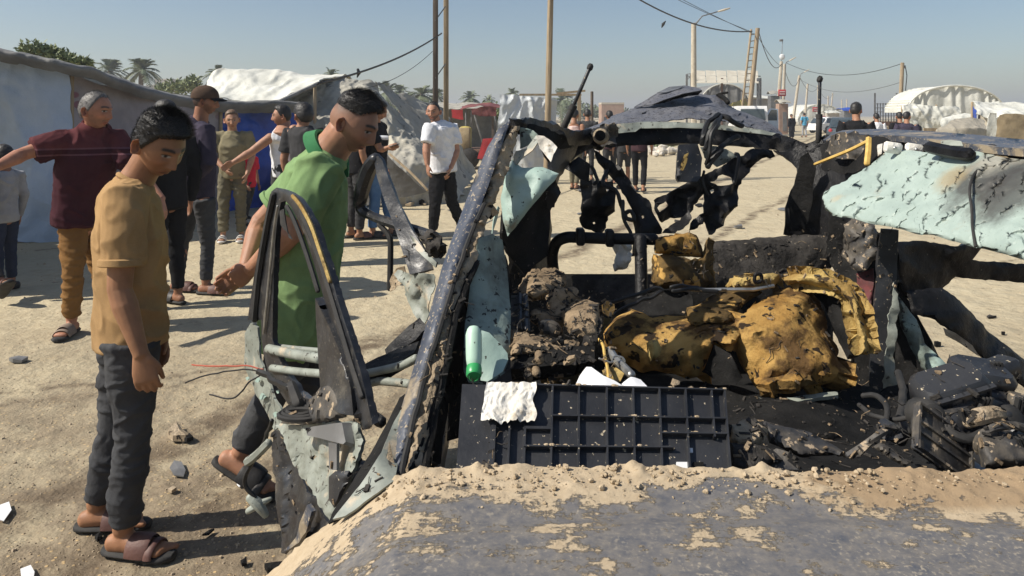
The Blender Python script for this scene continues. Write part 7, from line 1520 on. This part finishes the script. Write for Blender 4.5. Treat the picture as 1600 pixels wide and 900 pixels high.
def person(label, j, head=None, shirt='tan', sleeve='short', trousers='blackjean', shoes='sandalbrown', skin=(.33, .175, .105), q=.010, qa=None, group=None, hem=-.055, fit=1.0, legfit=1.0, hands=None, collar=None, wr=.010, seed=1, neckr=.034, hemline=1.0, shoestyle='sandal', bodyfat=1.0, armfit=1.0, shorts=False, feet=True, facing=None):
    h = j['h']; f, l = j['f'], j['l']; up = Vector((0, 0, 1)); o = j['o']; qa = qa or q
    t = thing('person', label, 'person', o, group); head = head or {}
    hands = hands or {}
    latH = (j['hipL']-j['hipR']).normalized(); latS = (j['shoL']-j['shoR']).normalized(); latM = (latH+latS).normalized()
    ax0 = (j['wai']-j['pel']).normalized(); shm = (j['shoL']+j['shoR'])/2
    spine = [j['pel']-ax0*.05*h, j['pel'], j['wai'], j['che'], shm-(j['nec']-shm)*.1, j['nec']]; lats = [latH, latH, latM, latS, latS, latS]
    hyaw = head.get('yaw', math.atan2(f.y, f.x)); hp = head.get('pitch', 0); hr = head.get('roll', 0); hs = head.get('s', .235*h/1.72/.226*1.0 if h > 1.5 else max(.84, h/1.72*1.08)); 
    hc = j['hed']; Rm = Matrix.Rotation(hyaw, 3, 'Z') @ Matrix.Rotation(hp, 3, 'Y'); skull = hc+Rm @ Vector((-.018, 0, -.045))*hs
    # --- skin: torso core, neck, legs, feet
    core = MB(); k = .90
    core.loft(spine, [a*h*k*bodyfat for a in (.072, .084, .074, .084, .080, .034)], [a*h*k*bodyfat for a in (.050, .056, .050, .058, .045, .032)], lats, 16)
    core.loft([j['nec']-(skull-j['nec'])*.35, j['nec'].lerp(skull, .35), skull], [neckr*h*1.25, neckr*h, neckr*h*.98], [neckr*h*1.2, neckr*h*1.02, neckr*h*1.05], latS, 16)
    toes = {}
    for n in 'LR':
        a, b_, c = j['hip'+n], j['kne'+n], j['ank'+n]
        core.loft([a, a.lerp(b_, .4), b_, b_.lerp(c, .3), c], [.040*h, .040*h, .029*h, .030*h, .021*h], [.040*h, .042*h, .030*h, .032*h, .022*h], latH, 12)
        td = j['toe'+n] if j['toe'+n] is not None else f; td = td.normalized(); fl = Vector((-td.y, td.x, 0)).normalized() if abs(td.z) < .95 else l
        fu = td.cross(fl); fu = fu if fu.z > 0 else -fu; hl = c-fu*.030*h-td*.028*h; toes[n] = (hl, td, fl, fu)
        if feet: core.loft([hl, hl+td*.03*h+fu*.006*h, hl+td*.07*h+fu*.004*h, hl+td*.105*h-fu*.002*h, hl+td*.125*h-fu*.005*h], [.019*h, .021*h, .024*h, .027*h, .025*h], [.020*h, .024*h, .020*h, .013*h, .009*h], fl, 12)
        if feet and q < .008:
            for i in range(5):
                p = hl+td*(.125-.004*i)*h+fl*(.020-.010*i)*h*(-1 if n == 'L' else 1)-fu*.006*h; core.tube([p, p+td*(.020-.0022*i)*h], [.0075*h if i == 0 else .0055*h]*2, 8)
    co, no, F = remesh(core, max(q, .006), 3); Vs = [co]; Cs = [np.zeros(co.shape)+np.array(skin)*np.array((1, .98, .96))]; Fs = list(F)
    arm = MB()
    for n in 'LR':
        a, b_, c = j['sho'+n], j['elb'+n], j['wri'+n]; dr = (c-b_).normalized()
        arm.loft([a, a.lerp(b_, .45), b_, b_.lerp(c, .25), b_.lerp(c, .7), c], [x*h*armfit for x in (.030, .028, .0235, .0255, .020, .0165)], [x*h*armfit for x in (.030, .029, .0245, .026, .019, .0150)], latS, 14)
        hd = hands.get(n, {}); hdir = hd.get('dir', dr); nrm = hd.get('n', (l if n == 'R' else -l)); th = hd.get('thumb', f)
        hand(arm, c, hdir, nrm, th, h/1.72*hd.get('s', 1.0), hd.get('curl', .45), hd.get('sp', .05))
    co2, no2, F2 = remesh(arm, min(qa, .009) if q < .014 else qa, 2); n0 = len(Vs[0])
    Vs.append(co2); Cs.append(np.zeros(co2.shape)+np.array(skin)); Fs += [tuple(i+n0 for i in g) for g in F2]; n0 += len(co2)
    hv, hcx, hf, hairv, hairf, HM = head_mesh(hc, hyaw, hp, hr, hs, skin, head)
    Vs.append(hv); Cs.append(hcx); Fs += [tuple(i+n0 for i in g) for g in hf]
    V = np.vstack(Vs); CC = np.vstack(Cs); me = mesh(V.tolist(), Fs); at = me.color_attributes.new('Col', 'FLOAT_COLOR', 'POINT')
    at.data.foreach_set('color', np.hstack([CC, np.ones((len(CC), 1))]).astype(np.float32).ravel())
    obj('body', me, MAT['skin'], t, True, 0)
    if hairf: obj('hair', mesh(hairv, hairf), MAT[head.get('hairmat', 'hairblack')], t, True, 0)
    # --- shirt
    if shirt:
        sb = MB(); w_ = fit; hemp = j['pel']+ax0*hem*h*1.0
        sp2 = [hemp, j['pel'].lerp(hemp, .3), j['wai'], j['che'], shm-(j['nec']-shm)*.12, shm.lerp(j['nec'], .45), shm.lerp(j['nec'], 1.0)]
        sb.loft(sp2, [.100*h*w_*hemline, .100*h*w_*hemline, .095*h*w_, .101*h*w_, .098*h*w_, .075*h, .046*h], [.074*h*w_*hemline, .074*h*w_*hemline, .072*h*w_, .076*h*w_, .062*h*w_, .050*h, .044*h], [latH, latH, latM, latS, latS, latS, latS], 22, .12)
        if sleeve == 'none': sb = MB(); sb.loft(sp2[:5], [.100*h*w_, .100*h*w_, .095*h*w_, .096*h*w_, .066*h], [.074*h*w_, .074*h*w_, .072*h*w_, .074*h*w_, .060*h], [latH, latH, latM, latS, latS], 22, .12)
        for n in 'LR':
            a, b_, c = j['sho'+n], j['elb'+n], j['wri'+n]
            if sleeve == 'short':
                e = a.lerp(b_, .74); sb.loft([shm.lerp(a, .55), a, a.lerp(e, .5), e], [.046*h, .047*h*w_, .046*h*w_, .047*h*w_], [.046*h, .046*h*w_, .044*h*w_, .043*h*w_], latS, 16, .08)
            elif sleeve == 'long':
                sb.loft([shm.lerp(a, .55), a, a.lerp(b_, .5), b_, b_.lerp(c, .5), b_.lerp(c, .96)], [.045*h, .043*h*w_, .038*h*w_, .034*h*w_, .030*h*w_, .025*h*w_], [.045*h, .043*h*w_, .038*h*w_, .034*h*w_, .030*h*w_, .024*h*w_], latS, 16, .08)
        cs, ns_, Fc = remesh(sb, q*1.0, 5 if q < .008 else 3); cs = wrinkle(cs, ns_, wr*1.1, 7.0, 6.0, seed)
        ob = obj('shirt', mesh(cs.tolist(), Fc), MAT[shirt], t, True, 0)
        if q < .008:
            nn_ = (skull-j['nec']).normalized(); cn = j['nec']+nn_*.006*h
            if not collar:
                u_ = latS; v_ = nn_.cross(u_); obj('neck_rib', MB().tube([cn+(u_*math.cos(a)*.0405+v_*math.sin(a)*.0405)*h-nn_*.010*h for a in np.linspace(0, 6.2832, 33)], .0062*h, 8).mesh(), MAT[shirt], ob)
            for n in 'LR':
                a, b_ = j['sho'+n], j['elb'+n]; e = a.lerp(b_, .74); ax_ = (b_-a).normalized()
                obj('sleeve_hem', MB().loft([e-ax_*.022, e-ax_*.018, e+ax_*.001, e+ax_*.004], [.044*h*w_, .0485*h*w_, .0495*h*w_, .046*h*w_], [.041*h*w_, .0445*h*w_, .0455*h*w_, .042*h*w_], latS, 28, .02).mesh(), MAT[shirt], ob)
        if collar:
            n_ = (skull-j['nec']).normalized(); fw = (Rm @ Vector((1, 0, 0))); fw = (fw-n_*fw.dot(n_)).normalized(); sd = n_.cross(fw); mbc = MB(); N_ = 40; V2 = []; F3 = []
            for i in range(N_+1):
                a = math.radians(16)+math.radians(328)*i/N_
                for k_, (r_, z_) in enumerate(((.037, .002), (.038, .017), (.043, .017), (.056, -.006), (.053, -.009))):
                    d = fw*math.cos(a)*1.12+sd*math.sin(a); drop = .012*math.cos(a)
                    V2.append(j['nec']-n_*.012*h+d*r_*h*collar.get('r', 1)+n_*(z_-drop*.8)*h)
            for i in range(N_):
                for k_ in range(4): F3.append((i*5+k_, i*5+k_+1, (i+1)*5+k_+1, (i+1)*5+k_))
            F3 += [tuple(range(5)), tuple(N_*5+i for i in reversed(range(5)))]
            obj('collar', mesh(V2, F3), MAT[collar.get('mat', shirt)], ob, True, 50)
    # --- trousers
    tb = MB(); wl = legfit
    tb.loft([j['pel']+ax0*.035*h, j['pel'], j['pel']-ax0*.035*h], [.088*h*bodyfat, .093*h*bodyfat, .088*h], [.062*h*bodyfat, .068*h*bodyfat, .064*h], latH, 20, .3)
    for n in 'LR':
        a, b_, c = j['hip'+n], j['kne'+n], j['ank'+n]; e = b_.lerp(c, .90 if not shorts else .02)
        tb.loft([a+ax0*.005*h, a.lerp(b_, .45), b_, b_.lerp(e, .45), e], [.051*h, .047*h*wl, .036*h*wl, .035*h*wl, .030*h*wl], [.056*h, .051*h*wl, .039*h*wl, .038*h*wl, .032*h*wl], latH, 16, .06)
    cs, ns_, Fc = remesh(tb, q*1.0, 4 if q < .008 else 2); cs = wrinkle(cs, ns_, wr*.95, 7, 11, seed+7, .5)
    obj('trousers', mesh(cs.tolist(), Fc), MAT[trousers], t, True, 0)
    # --- footwear
    if shoes and feet:
        for n in 'LR':
            hl, td, fl, fu = toes[n]; st_ = hl-fu*.016*h-td*.018*h; L = .168*h; ring = []
            prof = [(0, .012), (.06, .020), (.25, .024), (.5, .025), (.75, .032), (.9, .029), (1, .014)]
            pts = [st_+td*L*a for a, _ in prof]; s_ = obj('sandal', MB().loft(pts, [w2*h for _, w2 in prof], .0095*h, fl, 16, .3).mesh(), MAT['rubber' if shoestyle != 'shoe' and shoes != 'sandalwhite' else shoes], t)
            def strap(a0, wd, lift, ww):
                cc = st_+td*L*a0; arc = [cc+fl*math.cos(x)*wd*h+fu*(.004*h+math.sin(x)*lift*h) for x in np.linspace(0, math.pi, 11)]
                return MB().loft(arc, ww*h, .0035*h, td, 10, .2).mesh()
            if shoestyle == 'shoe':
                obj('upper', MB().loft([st_+td*L*a+fu*.012*h for a in (.04, .25, .55, .85, .97)], [.020*h, .024*h, .026*h, .026*h, .014*h], [.026*h, .030*h, .022*h, .016*h, .008*h], fl, 14).mesh(), MAT[shoes], s_)
            else:
                obj('strap', strap(.56, .030, .037, .026), MAT[shoes], s_); obj('strap', strap(.74, .032, .026, .010), MAT[shoes], s_)
    return t, HM
HERO = dict(res=(190, 120), tufts=9000)
# --- boy in the tan shirt: standing in profile, head bowed
y0 = 2.66; yaw = R(-14)
j = sk((205-800)/FOC*y0, y0, 1.60, yaw)
Lr = lambda n: j['l']*(.11 if n == 'L' else -.11)
j.update(pel=P(204, 512, 2.66), wai=P(203, 455, 2.66), che=P(203, 365, 2.66), nec=P(213, 283, 2.66), hed=P(250, 226, 2.64))
j['shoR'] = P(196, 308, 2.50); j['shoL'] = P(214, 305, 2.81); j['elbR'] = P(187, 452, 2.46); j['wriR'] = P(221, 556, 2.43); j['elbL'] = P(232, 440, 2.86); j['wriL'] = P(247, 520, 2.80)
j['hipR'] = P(205, 535, 2.58); j['hipL'] = P(198, 532, 2.73); j['kneR'] = P(208, 684, 2.585); j['kneL'] = P(183, 672, 2.745); j['ankR'] = P(192, 828, 2.60); j['ankL'] = P(150, 797, 2.76)
j['toeR'] = Vector((math.cos(R(-8)), math.sin(R(-8)), 0)); j['toeL'] = Vector((math.cos(R(5)), math.sin(R(5)), 0)); j['o'] = Vector((P(185, 0, 2.66).x, 2.66, 0))
for n in 'LR': j['ank'+n].z = .083
person('teenage boy in a tan t-shirt and black jeans looking down at the car', j, dict(HERO, yaw=R(-26), pitch=R(27), s=.97, hair=(.030, .010), fade=.92, fringe=.9, drop=.5, keepz=-.02, comb=.8, line=[.062, .060, .050, .028, .004, -.016, .004, -.022, -.050, -.056]), 'tan', 'short', 'blackjean', 'sandalbrown', (.30, .15, .08), .0062, .0042,
       hem=-.035, fit=1.0, hands=dict(R=dict(dir=Vector((.22, -.05, -1)), n=Vector((-.2, .9, 0)), thumb=Vector((1, -.2, 0)), curl=.75, sp=.02, s=1.05), L=dict(curl=.5)), wr=.014, seed=3, neckr=.035, legfit=1.0, hemline=1.04)
# --- man in the green polo: leaning over, hands clasped behind him
y0 = 3.05; j = sk(P(465, 0, y0).x, y0, 1.76, R(-4))
j.update(pel=P(466, 488, 3.05), wai=P(474, 420, 3.05), che=P(484, 330, 3.05), nec=P(517, 234, 3.05), hed=P(553, 192, 3.02))
j['f'] = Vector((1, -.07, 0)).normalized(); j['shoR'] = P(500, 270, 2.86); j['shoL'] = P(496, 260, 3.24); j['elbR'] = P(452, 366, 2.80); j['wriR'] = P(392, 420, 2.94); j['elbL'] = P(408, 348, 3.22); j['wriL'] = P(382, 424, 3.06)
j['hipR'] = P(462, 520, 2.96); j['hipL'] = P(468, 518, 3.12); j['kneR'] = P(424, 618, 2.97); j['ankR'] = P(376, 708, 2.98); j['kneL'] = P(500, 640, 3.16); j['ankL'] = P(516, 768, 3.16)
j['ankL'].z = .09; j['toeR'] = (P(425, 772, 2.96)-P(338, 716, 2.98)); j['toeL'] = Vector((1, -.1, 0)); j['o'] = Vector((P(460, 0, 3.05).x, 3.05, 0))
person('man in a green polo leaning over the open door, hands behind his back', j, dict(HERO, yaw=R(-13), pitch=R(24), s=1.03, hair=(.024, .004), fade=.32, fadez=.07, keepz=.048, fringe=.45, drop=.15, beard=.35, line=[.072, .070, .056, .034, .006, -.014, .004, -.022, -.055, -.062]), 'green', 'short', 'blackjean', 'sandalblack', (.36, .185, .115), .0066, .0045,
       hem=-.075, fit=1.16, hands=dict(R=dict(dir=Vector((-.75, .25, -.55)), n=Vector((.2, .9, .3)), thumb=Vector((-.4, 0, 1)), curl=1.0, sp=.0), L=dict(dir=Vector((-.7, -.3, -.55)), n=Vector((.3, -.9, .2)), thumb=Vector((-.4, 0, 1)), curl=1.0, sp=.0)), collar=dict(mat='greend', r=1.16), wr=.013, seed=9, neckr=.041, bodyfat=1.05, hemline=1.05, armfit=1.1)
# --- man in the maroon polo with an outstretched arm
y0 = 5.3; j = sk(P(132, 0, y0).x, y0, 1.76, R(-42))
j.update(pel=P(124, 342, 5.3), wai=P(128, 300, 5.3), che=P(138, 240, 5.3), nec=P(148, 196, 5.3), hed=P(150, 172, 5.25))
j['shoR'] = P(96, 222, 5.18); j['shoL'] = P(182, 218, 5.40); j['elbR'] = P(38, 240, 5.02); j['wriR'] = P(-8, 262, 4.8); j['elbL'] = P(214, 268, 5.3); j['wriL'] = P(252, 312, 5.2)
j['hipR'] = P(114, 350, 5.24); j['hipL'] = P(140, 350, 5.4); j['kneR'] = P(114, 424, 5.2); j['ankR'] = P(112, 502, 5.24); j['kneL'] = P(160, 425, 5.45); j['ankL'] = P(170, 490, 5.5)
for n in 'LR': j['ank'+n].z = .09
j['toeR'] = Vector((.1, -1, 0)); j['toeL'] = Vector((.6, -.8, 0)); j['o'] = Vector((P(128, 0, 5.3).x, 5.3, 0))
person('grey-haired man in a striped maroon polo stretching his arm to the left', j, dict(res=(140, 90), yaw=R(-8), pitch=R(3), s=1.14, hair=(.007, .005), hairmat='hairgrey', haircol=(.03, .028, .027), fade=1.0, fadez=.09, beard=.4, tufts=2500, comb=.3, line=[.078, .080, .060, .034, .006, -.014, .004, -.02, -.055, -.062]), 'polo', 'short', 'brownpants', 'sandaltan', (.36, .17, .105), .009, .0055,
       hem=-.02, fit=1.16, hands=dict(R=dict(curl=.25), L=dict(dir=Vector((.35, -.2, -1)), n=Vector((-1, 0, -.2)), thumb=Vector((.4, -1, 0)), curl=.4)), collar=dict(mat='polo'), wr=.012, seed=5, bodyfat=1.12, armfit=1.12)
# --- man in the cap, hands behind his back
y0 = 6.45; j = sk(P(312, 0, y0).x, y0, 1.80, R(18), .01)
j['hed'] = P(321, 158, 6.45); j['nec'] = P(313, 187, 6.45); j['shoR'] = P(322, 204, 6.28); j['shoL'] = P(292, 200, 6.66); j['elbR'] = P(328, 255, 6.2); j['wriR'] = P(292, 283, 6.35); j['elbL'] = P(272, 252, 6.7); j['wriL'] = P(280, 288, 6.5)
j['pel'] = P(309, 300, 6.45); j['wai'] = P(311, 270, 6.45); j['che'] = P(312, 228, 6.45); j['hipR'] = P(318, 312, 6.36); j['hipL'] = P(300, 311, 6.52); j['kneR'] = P(325, 380, 6.42); j['kneL'] = P(284, 382, 6.55); j['ankR'] = P(322, 444, 6.40); j['ankL'] = P(278, 447, 6.5)
for n in 'LR': j['ank'+n].z = .09; j['toe'+n] = Vector((1, -.12, 0))
t, HM = person('man in a brown cap and dark purple long-sleeved top, hands behind him', j, dict(res=(110, 70), yaw=R(14), pitch=R(2), s=1.03, hair=(0, 0), fade=.9, beard=.5), 'purple', 'long', 'blackjean', 'sandalbrown', (.27, .13, .08), .009, .006, hem=-.02, fit=1.0, wr=.011, seed=11, legfit=.88,
       hands=dict(R=dict(dir=Vector((-.7, 0, -.6)), n=Vector((.2, .9, 0)), curl=.6), L=dict(dir=Vector((.1, -.2, -1)), curl=.6)))
def cap_on(t, HM, mat):
    mb = MB(); v = []; f = []; n = 32; m = 9
    for i in range(m+1):
        a = math.pi/2*i/m
        for k in range(n):
            b_ = 2*math.pi*k/n; r = math.cos(a); v.append(HM @ Vector((-.004+.114*r*math.cos(b_), .094*r*math.sin(b_), .028+.108*math.sin(a)**.85)))
    for i in range(m):
        for k in range(n): f.append((i*n+k, i*n+(k+1) % n, (i+1)*n+(k+1) % n, (i+1)*n+k))
    k0 = len(v); v += [HM @ (Vector((-.004+.112*math.cos(2*math.pi*k/n), .092*math.sin(2*math.pi*k/n), .020))) for k in range(n)]; f += [(k0+k, k0+(k+1) % n, (k+1) % n, k) for k in range(n)]
    c = obj('cap', mesh(v, f), MAT[mat], t)
    v = []; f = []
    for i in range(13):
        b_ = -1.15+2.3*i/12
        for r_, dz in ((1.0, .032), (1.28, .027), (1.58, .014)):
            xx = -.004+.112*math.cos(b_)*(r_ if abs(b_) < 1.2 else 1); v.append((xx if r_ == 1 else -.004+.112*math.cos(b_)+(r_-1)*.112*math.cos(b_)**.6 if math.cos(b_) > 0 else xx, .092*math.sin(b_)*(1+.04*(r_-1)), dz-.010*abs(math.sin(b_))))
    v2 = [HM @ Vector(p) for p in v]+[HM @ (Vector(p)-Vector((0, 0, .005))) for p in v]; n0 = len(v)
    for i in range(12):
        for k in range(2): q_ = (i*3+k, i*3+k+1, i*3+4+k, i*3+3+k); f += [q_, tuple(n0+x for x in reversed(q_))]
    f += [(i*3+2, n0+i*3+2, n0+i*3+5, i*3+5) for i in range(12)]
    obj('cap_bill', mesh(v2, f), MAT['blackcloth'], c); obj('cap_button', MB().ball(HM @ Vector((-.004, 0, .136)), .008, .008, .005).mesh(), MAT['blackcloth'], c)
cap_on(t, HM, 'capbrown')
# --- person in black, mostly behind the boy
j = sk(P(262, 0, 6.0).x, 6.0, 1.66, R(150)); person('person in black half hidden behind the boy in tan', j, dict(res=(80, 50), s=1.0, hair=(.02, .012)), 'blackcloth', 'long', 'blackcloth', 'sandalblack', (.30, .15, .09), .012, seed=13)
# --- child at the left edge
j = sk(P(8, 0, 6.55).x, 6.55, 1.26, R(170)); j['toeR'] = Vector((-1, -.3, 0)); person('child in a grey sweater and navy jeans cut off by the left edge', j, dict(res=(80, 50), s=.9, hair=(.02, .012)), 'greycloth', 'long', 'navy', 'sandalblack', (.30, .15, .09), .010, seed=15, shoestyle='shoe')
j = sk(P(-75, 0, 6.2).x, 6.2, 1.70, R(20)); j['kneR'] = j['pt'](.08, -.05, .28); j['ankR'] = P(4, 446, 6.05); j['ankR'].z = .16; j['toeR'] = Vector((.55, -.5, .55)); person('person at the left edge of whom only a sandalled foot shows', j, dict(res=(60, 40), hair=(.02, .012)), 'charcoal', 'short', 'charcoal', 'sandalbrown', (.30, .15, .09), .012, seed=16)
# --- boy in olive, hands clasped
j = sk(P(363, 0, 9.1).x, 9.1, 1.60, R(-78), .012); j['elbR'] = j['pt'](.0, -.15, .66); j['elbL'] = j['pt'](.0, .15, .66); j['wriR'] = j['pt'](.10, -.04, .56); j['wriL'] = j['pt'](.08, .12, .52)
person('boy in an olive t-shirt and olive trousers facing the camera', j, dict(res=(100, 64), yaw=R(-70), pitch=R(4), roll=R(4), s=1.0, hair=(.016, .006), hairmat='hairbrown', haircol=(.13, .085, .05), fade=.8), 'olive', 'short', 'oliveP', 'sandalwhite', (.40, .22, .14), .011, .008, seed=17, hem=-.04, legfit=1.12, wr=.014, shoestyle='slipper')
# --- child in red
j = sk(P(388, 0, 10.4).x, 10.4, 1.14, R(-30)); j['kneL'] = j['pt'](-.06, .05, .26); j['ankL'] = j['pt'](-.14, .05, .12); j['kneR'] = j['pt'](.05, -.05, .28); j['wriR'] = j['pt'](.10, -.12, .50); person('small child in a red t-shirt walking beside the boy in olive', j, dict(res=(70, 46), s=.92, hair=(.018, .010)), 'redshirt', 'short', 'charcoal', 'sandalblack', (.34, .18, .11), .012, seed=19, shoestyle='shoe')
# --- man in the white vest reaching left
j = sk(P(443, 0, 8.7).x, 8.7, 1.74, R(-130)); j['hed'] = P(440, 181, 8.65); j['shoR'] = P(424, 214, 8.6); j['elbR'] = P(392, 238, 8.5); j['wriR'] = P(364, 254, 8.4)
person('man in a white sleeveless vest reaching out towards the boy in olive', j, dict(res=(100, 64), yaw=R(-165), pitch=R(0), s=1.03, hair=(.022, .010), beard=.5), 'whitecloth', 'none', 'charcoal', 'sandalblack', (.36, .19, .12), .011, .008, seed=21, fit=.93, armfit=1.1)
j = sk(P(474, 0, 7.6).x, 7.6, 1.70, R(60)); j['hed'] = P(474, 181, 7.6); person('black-haired man seen from behind between the vest and the green polo', j, dict(res=(100, 64), yaw=R(130), s=1.08, hair=(.024, .016), fade=1, tufts=500), 'charcoal', 'short', 'charcoal', 'sandalblack', (.36, .19, .12), .012, seed=22)
# --- behind the green polo: grey trousers; jeans with a phone
j = sk(P(556, 0, 9.3).x, 9.3, 1.72, R(40), .01); person('man in dark grey trousers behind the man in green', j, dict(res=(70, 46), hair=(.02, .01)), 'blackcloth', 'short', 'charcoal', 'sandalbrown', (.33, .17, .10), .012, seed=23, legfit=1.05)
j = sk(P(588, 0, 9.45).x, 9.45, 1.72, R(-10), .01); j['elbR'] = P(594, 234, 9.2); j['wriR'] = P(606, 231, 9.15); j['elbL'] = j['pt'](-.02, .14, .64); j['kneL'] = j['pt'](.06, .05, .28); j['ankL'] = j['pt'](.1, .05, .052)
t, _ = person('man in blue jeans and a black t-shirt looking at his phone', j, dict(res=(70, 46), hair=(.02, .01), pitch=R(20)), 'blackcloth', 'short', 'jean', 'sandalblack', (.33, .17, .10), .011, seed=24, legfit=1.08)
obj('chest_band', MB().box(P(597, 215, 9.22), .16, .02, .055, Matrix.Rotation(.05, 3, 'Y'), bev=.008).mesh(), MAT['whitecloth'], t)
c = P(616, 227, 9.1); top('mobile_phone', MB().box(c, .13, .07, .012, Matrix.Rotation(-.25, 3, 'Y'), bev=.004).mesh(), MAT['plastic'], 'dark mobile phone held by the man in blue jeans', 'phone')
# --- man in the white polo
y0 = 9.25; j = sk(P(690, 0, y0).x, y0, 1.77, R(-62)); j['hed'] = P(677, 174, 9.2); j['nec'] = P(683, 194, 9.25); j['shoR'] = P(672, 201, 9.1); j['shoL'] = P(706, 199, 9.35); j['elbR'] = P(666, 232, 9.0); j['wriR'] = P(668, 258, 8.95); j['elbL'] = P(713, 236, 9.3); j['wriL'] = P(704, 262, 9.15)
j['che'] = P(688, 215, 9.25); j['wai'] = P(691, 242, 9.25); j['pel'] = P(692, 264, 9.25); j['hipR'] = P(683, 272, 9.2); j['hipL'] = P(700, 272, 9.32); j['kneR'] = P(680, 318, 9.15); j['ankR'] = P(676, 366, 9.2); j['kneL'] = P(706, 316, 9.4); j['ankL'] = P(725, 358, 9.5)
for n in 'LR': j['ank'+n].z = .09
j['toeR'] = Vector((-.1, -1, 0)); j['toeL'] = Vector((.4, -.9, 0))
t, _ = person('bearded man in a white polo and black trousers, hand in his pocket', j, dict(res=(130, 84), yaw=R(-100), pitch=R(3), s=1.04, hair=(.005, .004), tufts=900, haircol=(.02, .016, .014), fade=.85, beard=1.0, line=[.080, .078, .062, .038, .008, -.014, .004, -.02, -.055, -.062]), 'whitecloth', 'short', 'blackcloth', 'sandalbrown', (.38, .20, .13), .009, .007, hem=-.02, fit=1.12, collar=dict(mat='whitecloth'), wr=.012, seed=25, legfit=1.12, bodyfat=1.08, armfit=1.12)
a = [(687.2, 245.2), (688.4, 247.6), (690.2, 248.3), (696.0, 246.2), (690.6, 247.0), (689.0, 246.8)]
v = [P(x, y, 9.02) for x, y in a]; v += [p+Vector((0, .05, 0)) for p in v]; n = 6
obj('logo', mesh(v, [tuple(range(n)), tuple(range(n, 2*n))[::-1]]+[(i, (i+1) % n, n+(i+1) % n, n+i) for i in range(n)]), MAT['white'], t, smooth=False)
# --- people behind the car
def simple(px, d, h, yawd, label, shirt, trousers, sleeve='short', skin=(.32, .165, .10), q=.016, group=None, step=.0, **k):
    j = sk(P(px, 0, d).x, d, h, R(yawd))
    if step: j['kneL'] = j['pt'](.04, .05, .285); j['ankL'] = j['pt'](step, .05, .052); j['ankR'] = j['pt'](-step, -.05, .06)
    hd = dict(res=(60, 40), hair=(.016, .006), fade=.75); hd.update(k.pop('head', {}))
    return person(label, j, hd, shirt, sleeve, trousers, k.pop('shoes', 'sandalblack'), skin, q, None, group, seed=int(px), **k)
simple(897, 15.4, 1.66, 60, 'man in a pale pink sleeveless vest behind the car', 'pinktank', 'oliveP', 'none', step=.05, shoes='sandalbrown')
simple(918, 17.5, 1.68, 80, 'dark-shirted man right of the pink vest beyond the car', 'charcoal', 'charcoal')
simple(953, 16.6, 1.64, 100, 'dark-haired man near the black post beyond the car', 'maroontee', 'charcoal')
simple(999, 14.9, 1.72, 75, 'man in a maroon t-shirt and black trousers seen through the car', 'maroontee', 'blackcloth', step=.07)
simple(975, 15.6, 1.60, 95, 'person in charcoal shorts beside the maroon t-shirt through the car', 'charcoal', 'charcoal', shorts=True)
simple(1338, 12, 1.74, 70, 'man in a black t-shirt walking away behind the right of the car roof', 'blackcloth', 'charcoal', q=.012, fit=1.12, head=dict(yaw=R(45), hair=(.022, .008), fade=.8, res=(90, 60), tufts=400), step=.05)
simple(1417, 17, 1.62, 60, 'man in a dark purple shirt walking near the plank wall', 'purple', 'charcoal', q=.014, head=dict(yaw=R(35), fade=.8), fit=1.1)
simple(1370, 21, 1.60, 90, 'man in a white t-shirt beyond the black t-shirt', 'whitecloth', 'charcoal', q=.018)
simple(1406, 19, 1.62, 80, 'black-clad man half hidden left of the plank wall', 'blackcloth', 'blackcloth', q=.018)
simple(1436, 17, 1.30, 100, 'child in dark purple by the plank wall', 'purple', 'charcoal', q=.016)
simple(1257, 52, 1.72, 95, 'walker in a sky-blue vest and grey trousers on the far road', 'bluevest', 'greycloth', q=.022, step=.06)
simple(1237, 48, 1.62, 110, 'woman in a long black robe beside the white van', 'blackcloth', 'blackcloth', 'long', q=.022, fit=1.3, legfit=1.7, hem=-.25, head=dict(line=[.02]*10, hair=(.012, .012), hairmat='hairblack'))

# ------------------------------------------------------------------ haze
hm_ = bpy.data.materials.new('haze_air'); hm_.use_nodes = True; ntz = hm_.node_tree
for n_ in list(ntz.nodes):
    if n_.type == 'BSDF_PRINCIPLED': ntz.nodes.remove(n_)
pv = ntz.nodes.new('ShaderNodeVolumePrincipled'); pv.inputs['Color'].default_value = (.86, .90, .96, 1); pv.inputs['Density'].default_value = .0015; pv.inputs['Anisotropy'].default_value = .2
ntz.links.new(pv.outputs[0], [n_ for n_ in ntz.nodes if n_.type == 'OUTPUT_MATERIAL'][0].inputs['Volume'])
hz = obj('haze', MB().box((0, 480, 9.5), 1300, 1100, 21).mesh(), hm_, smooth=False); put(hz, kind='stuff')
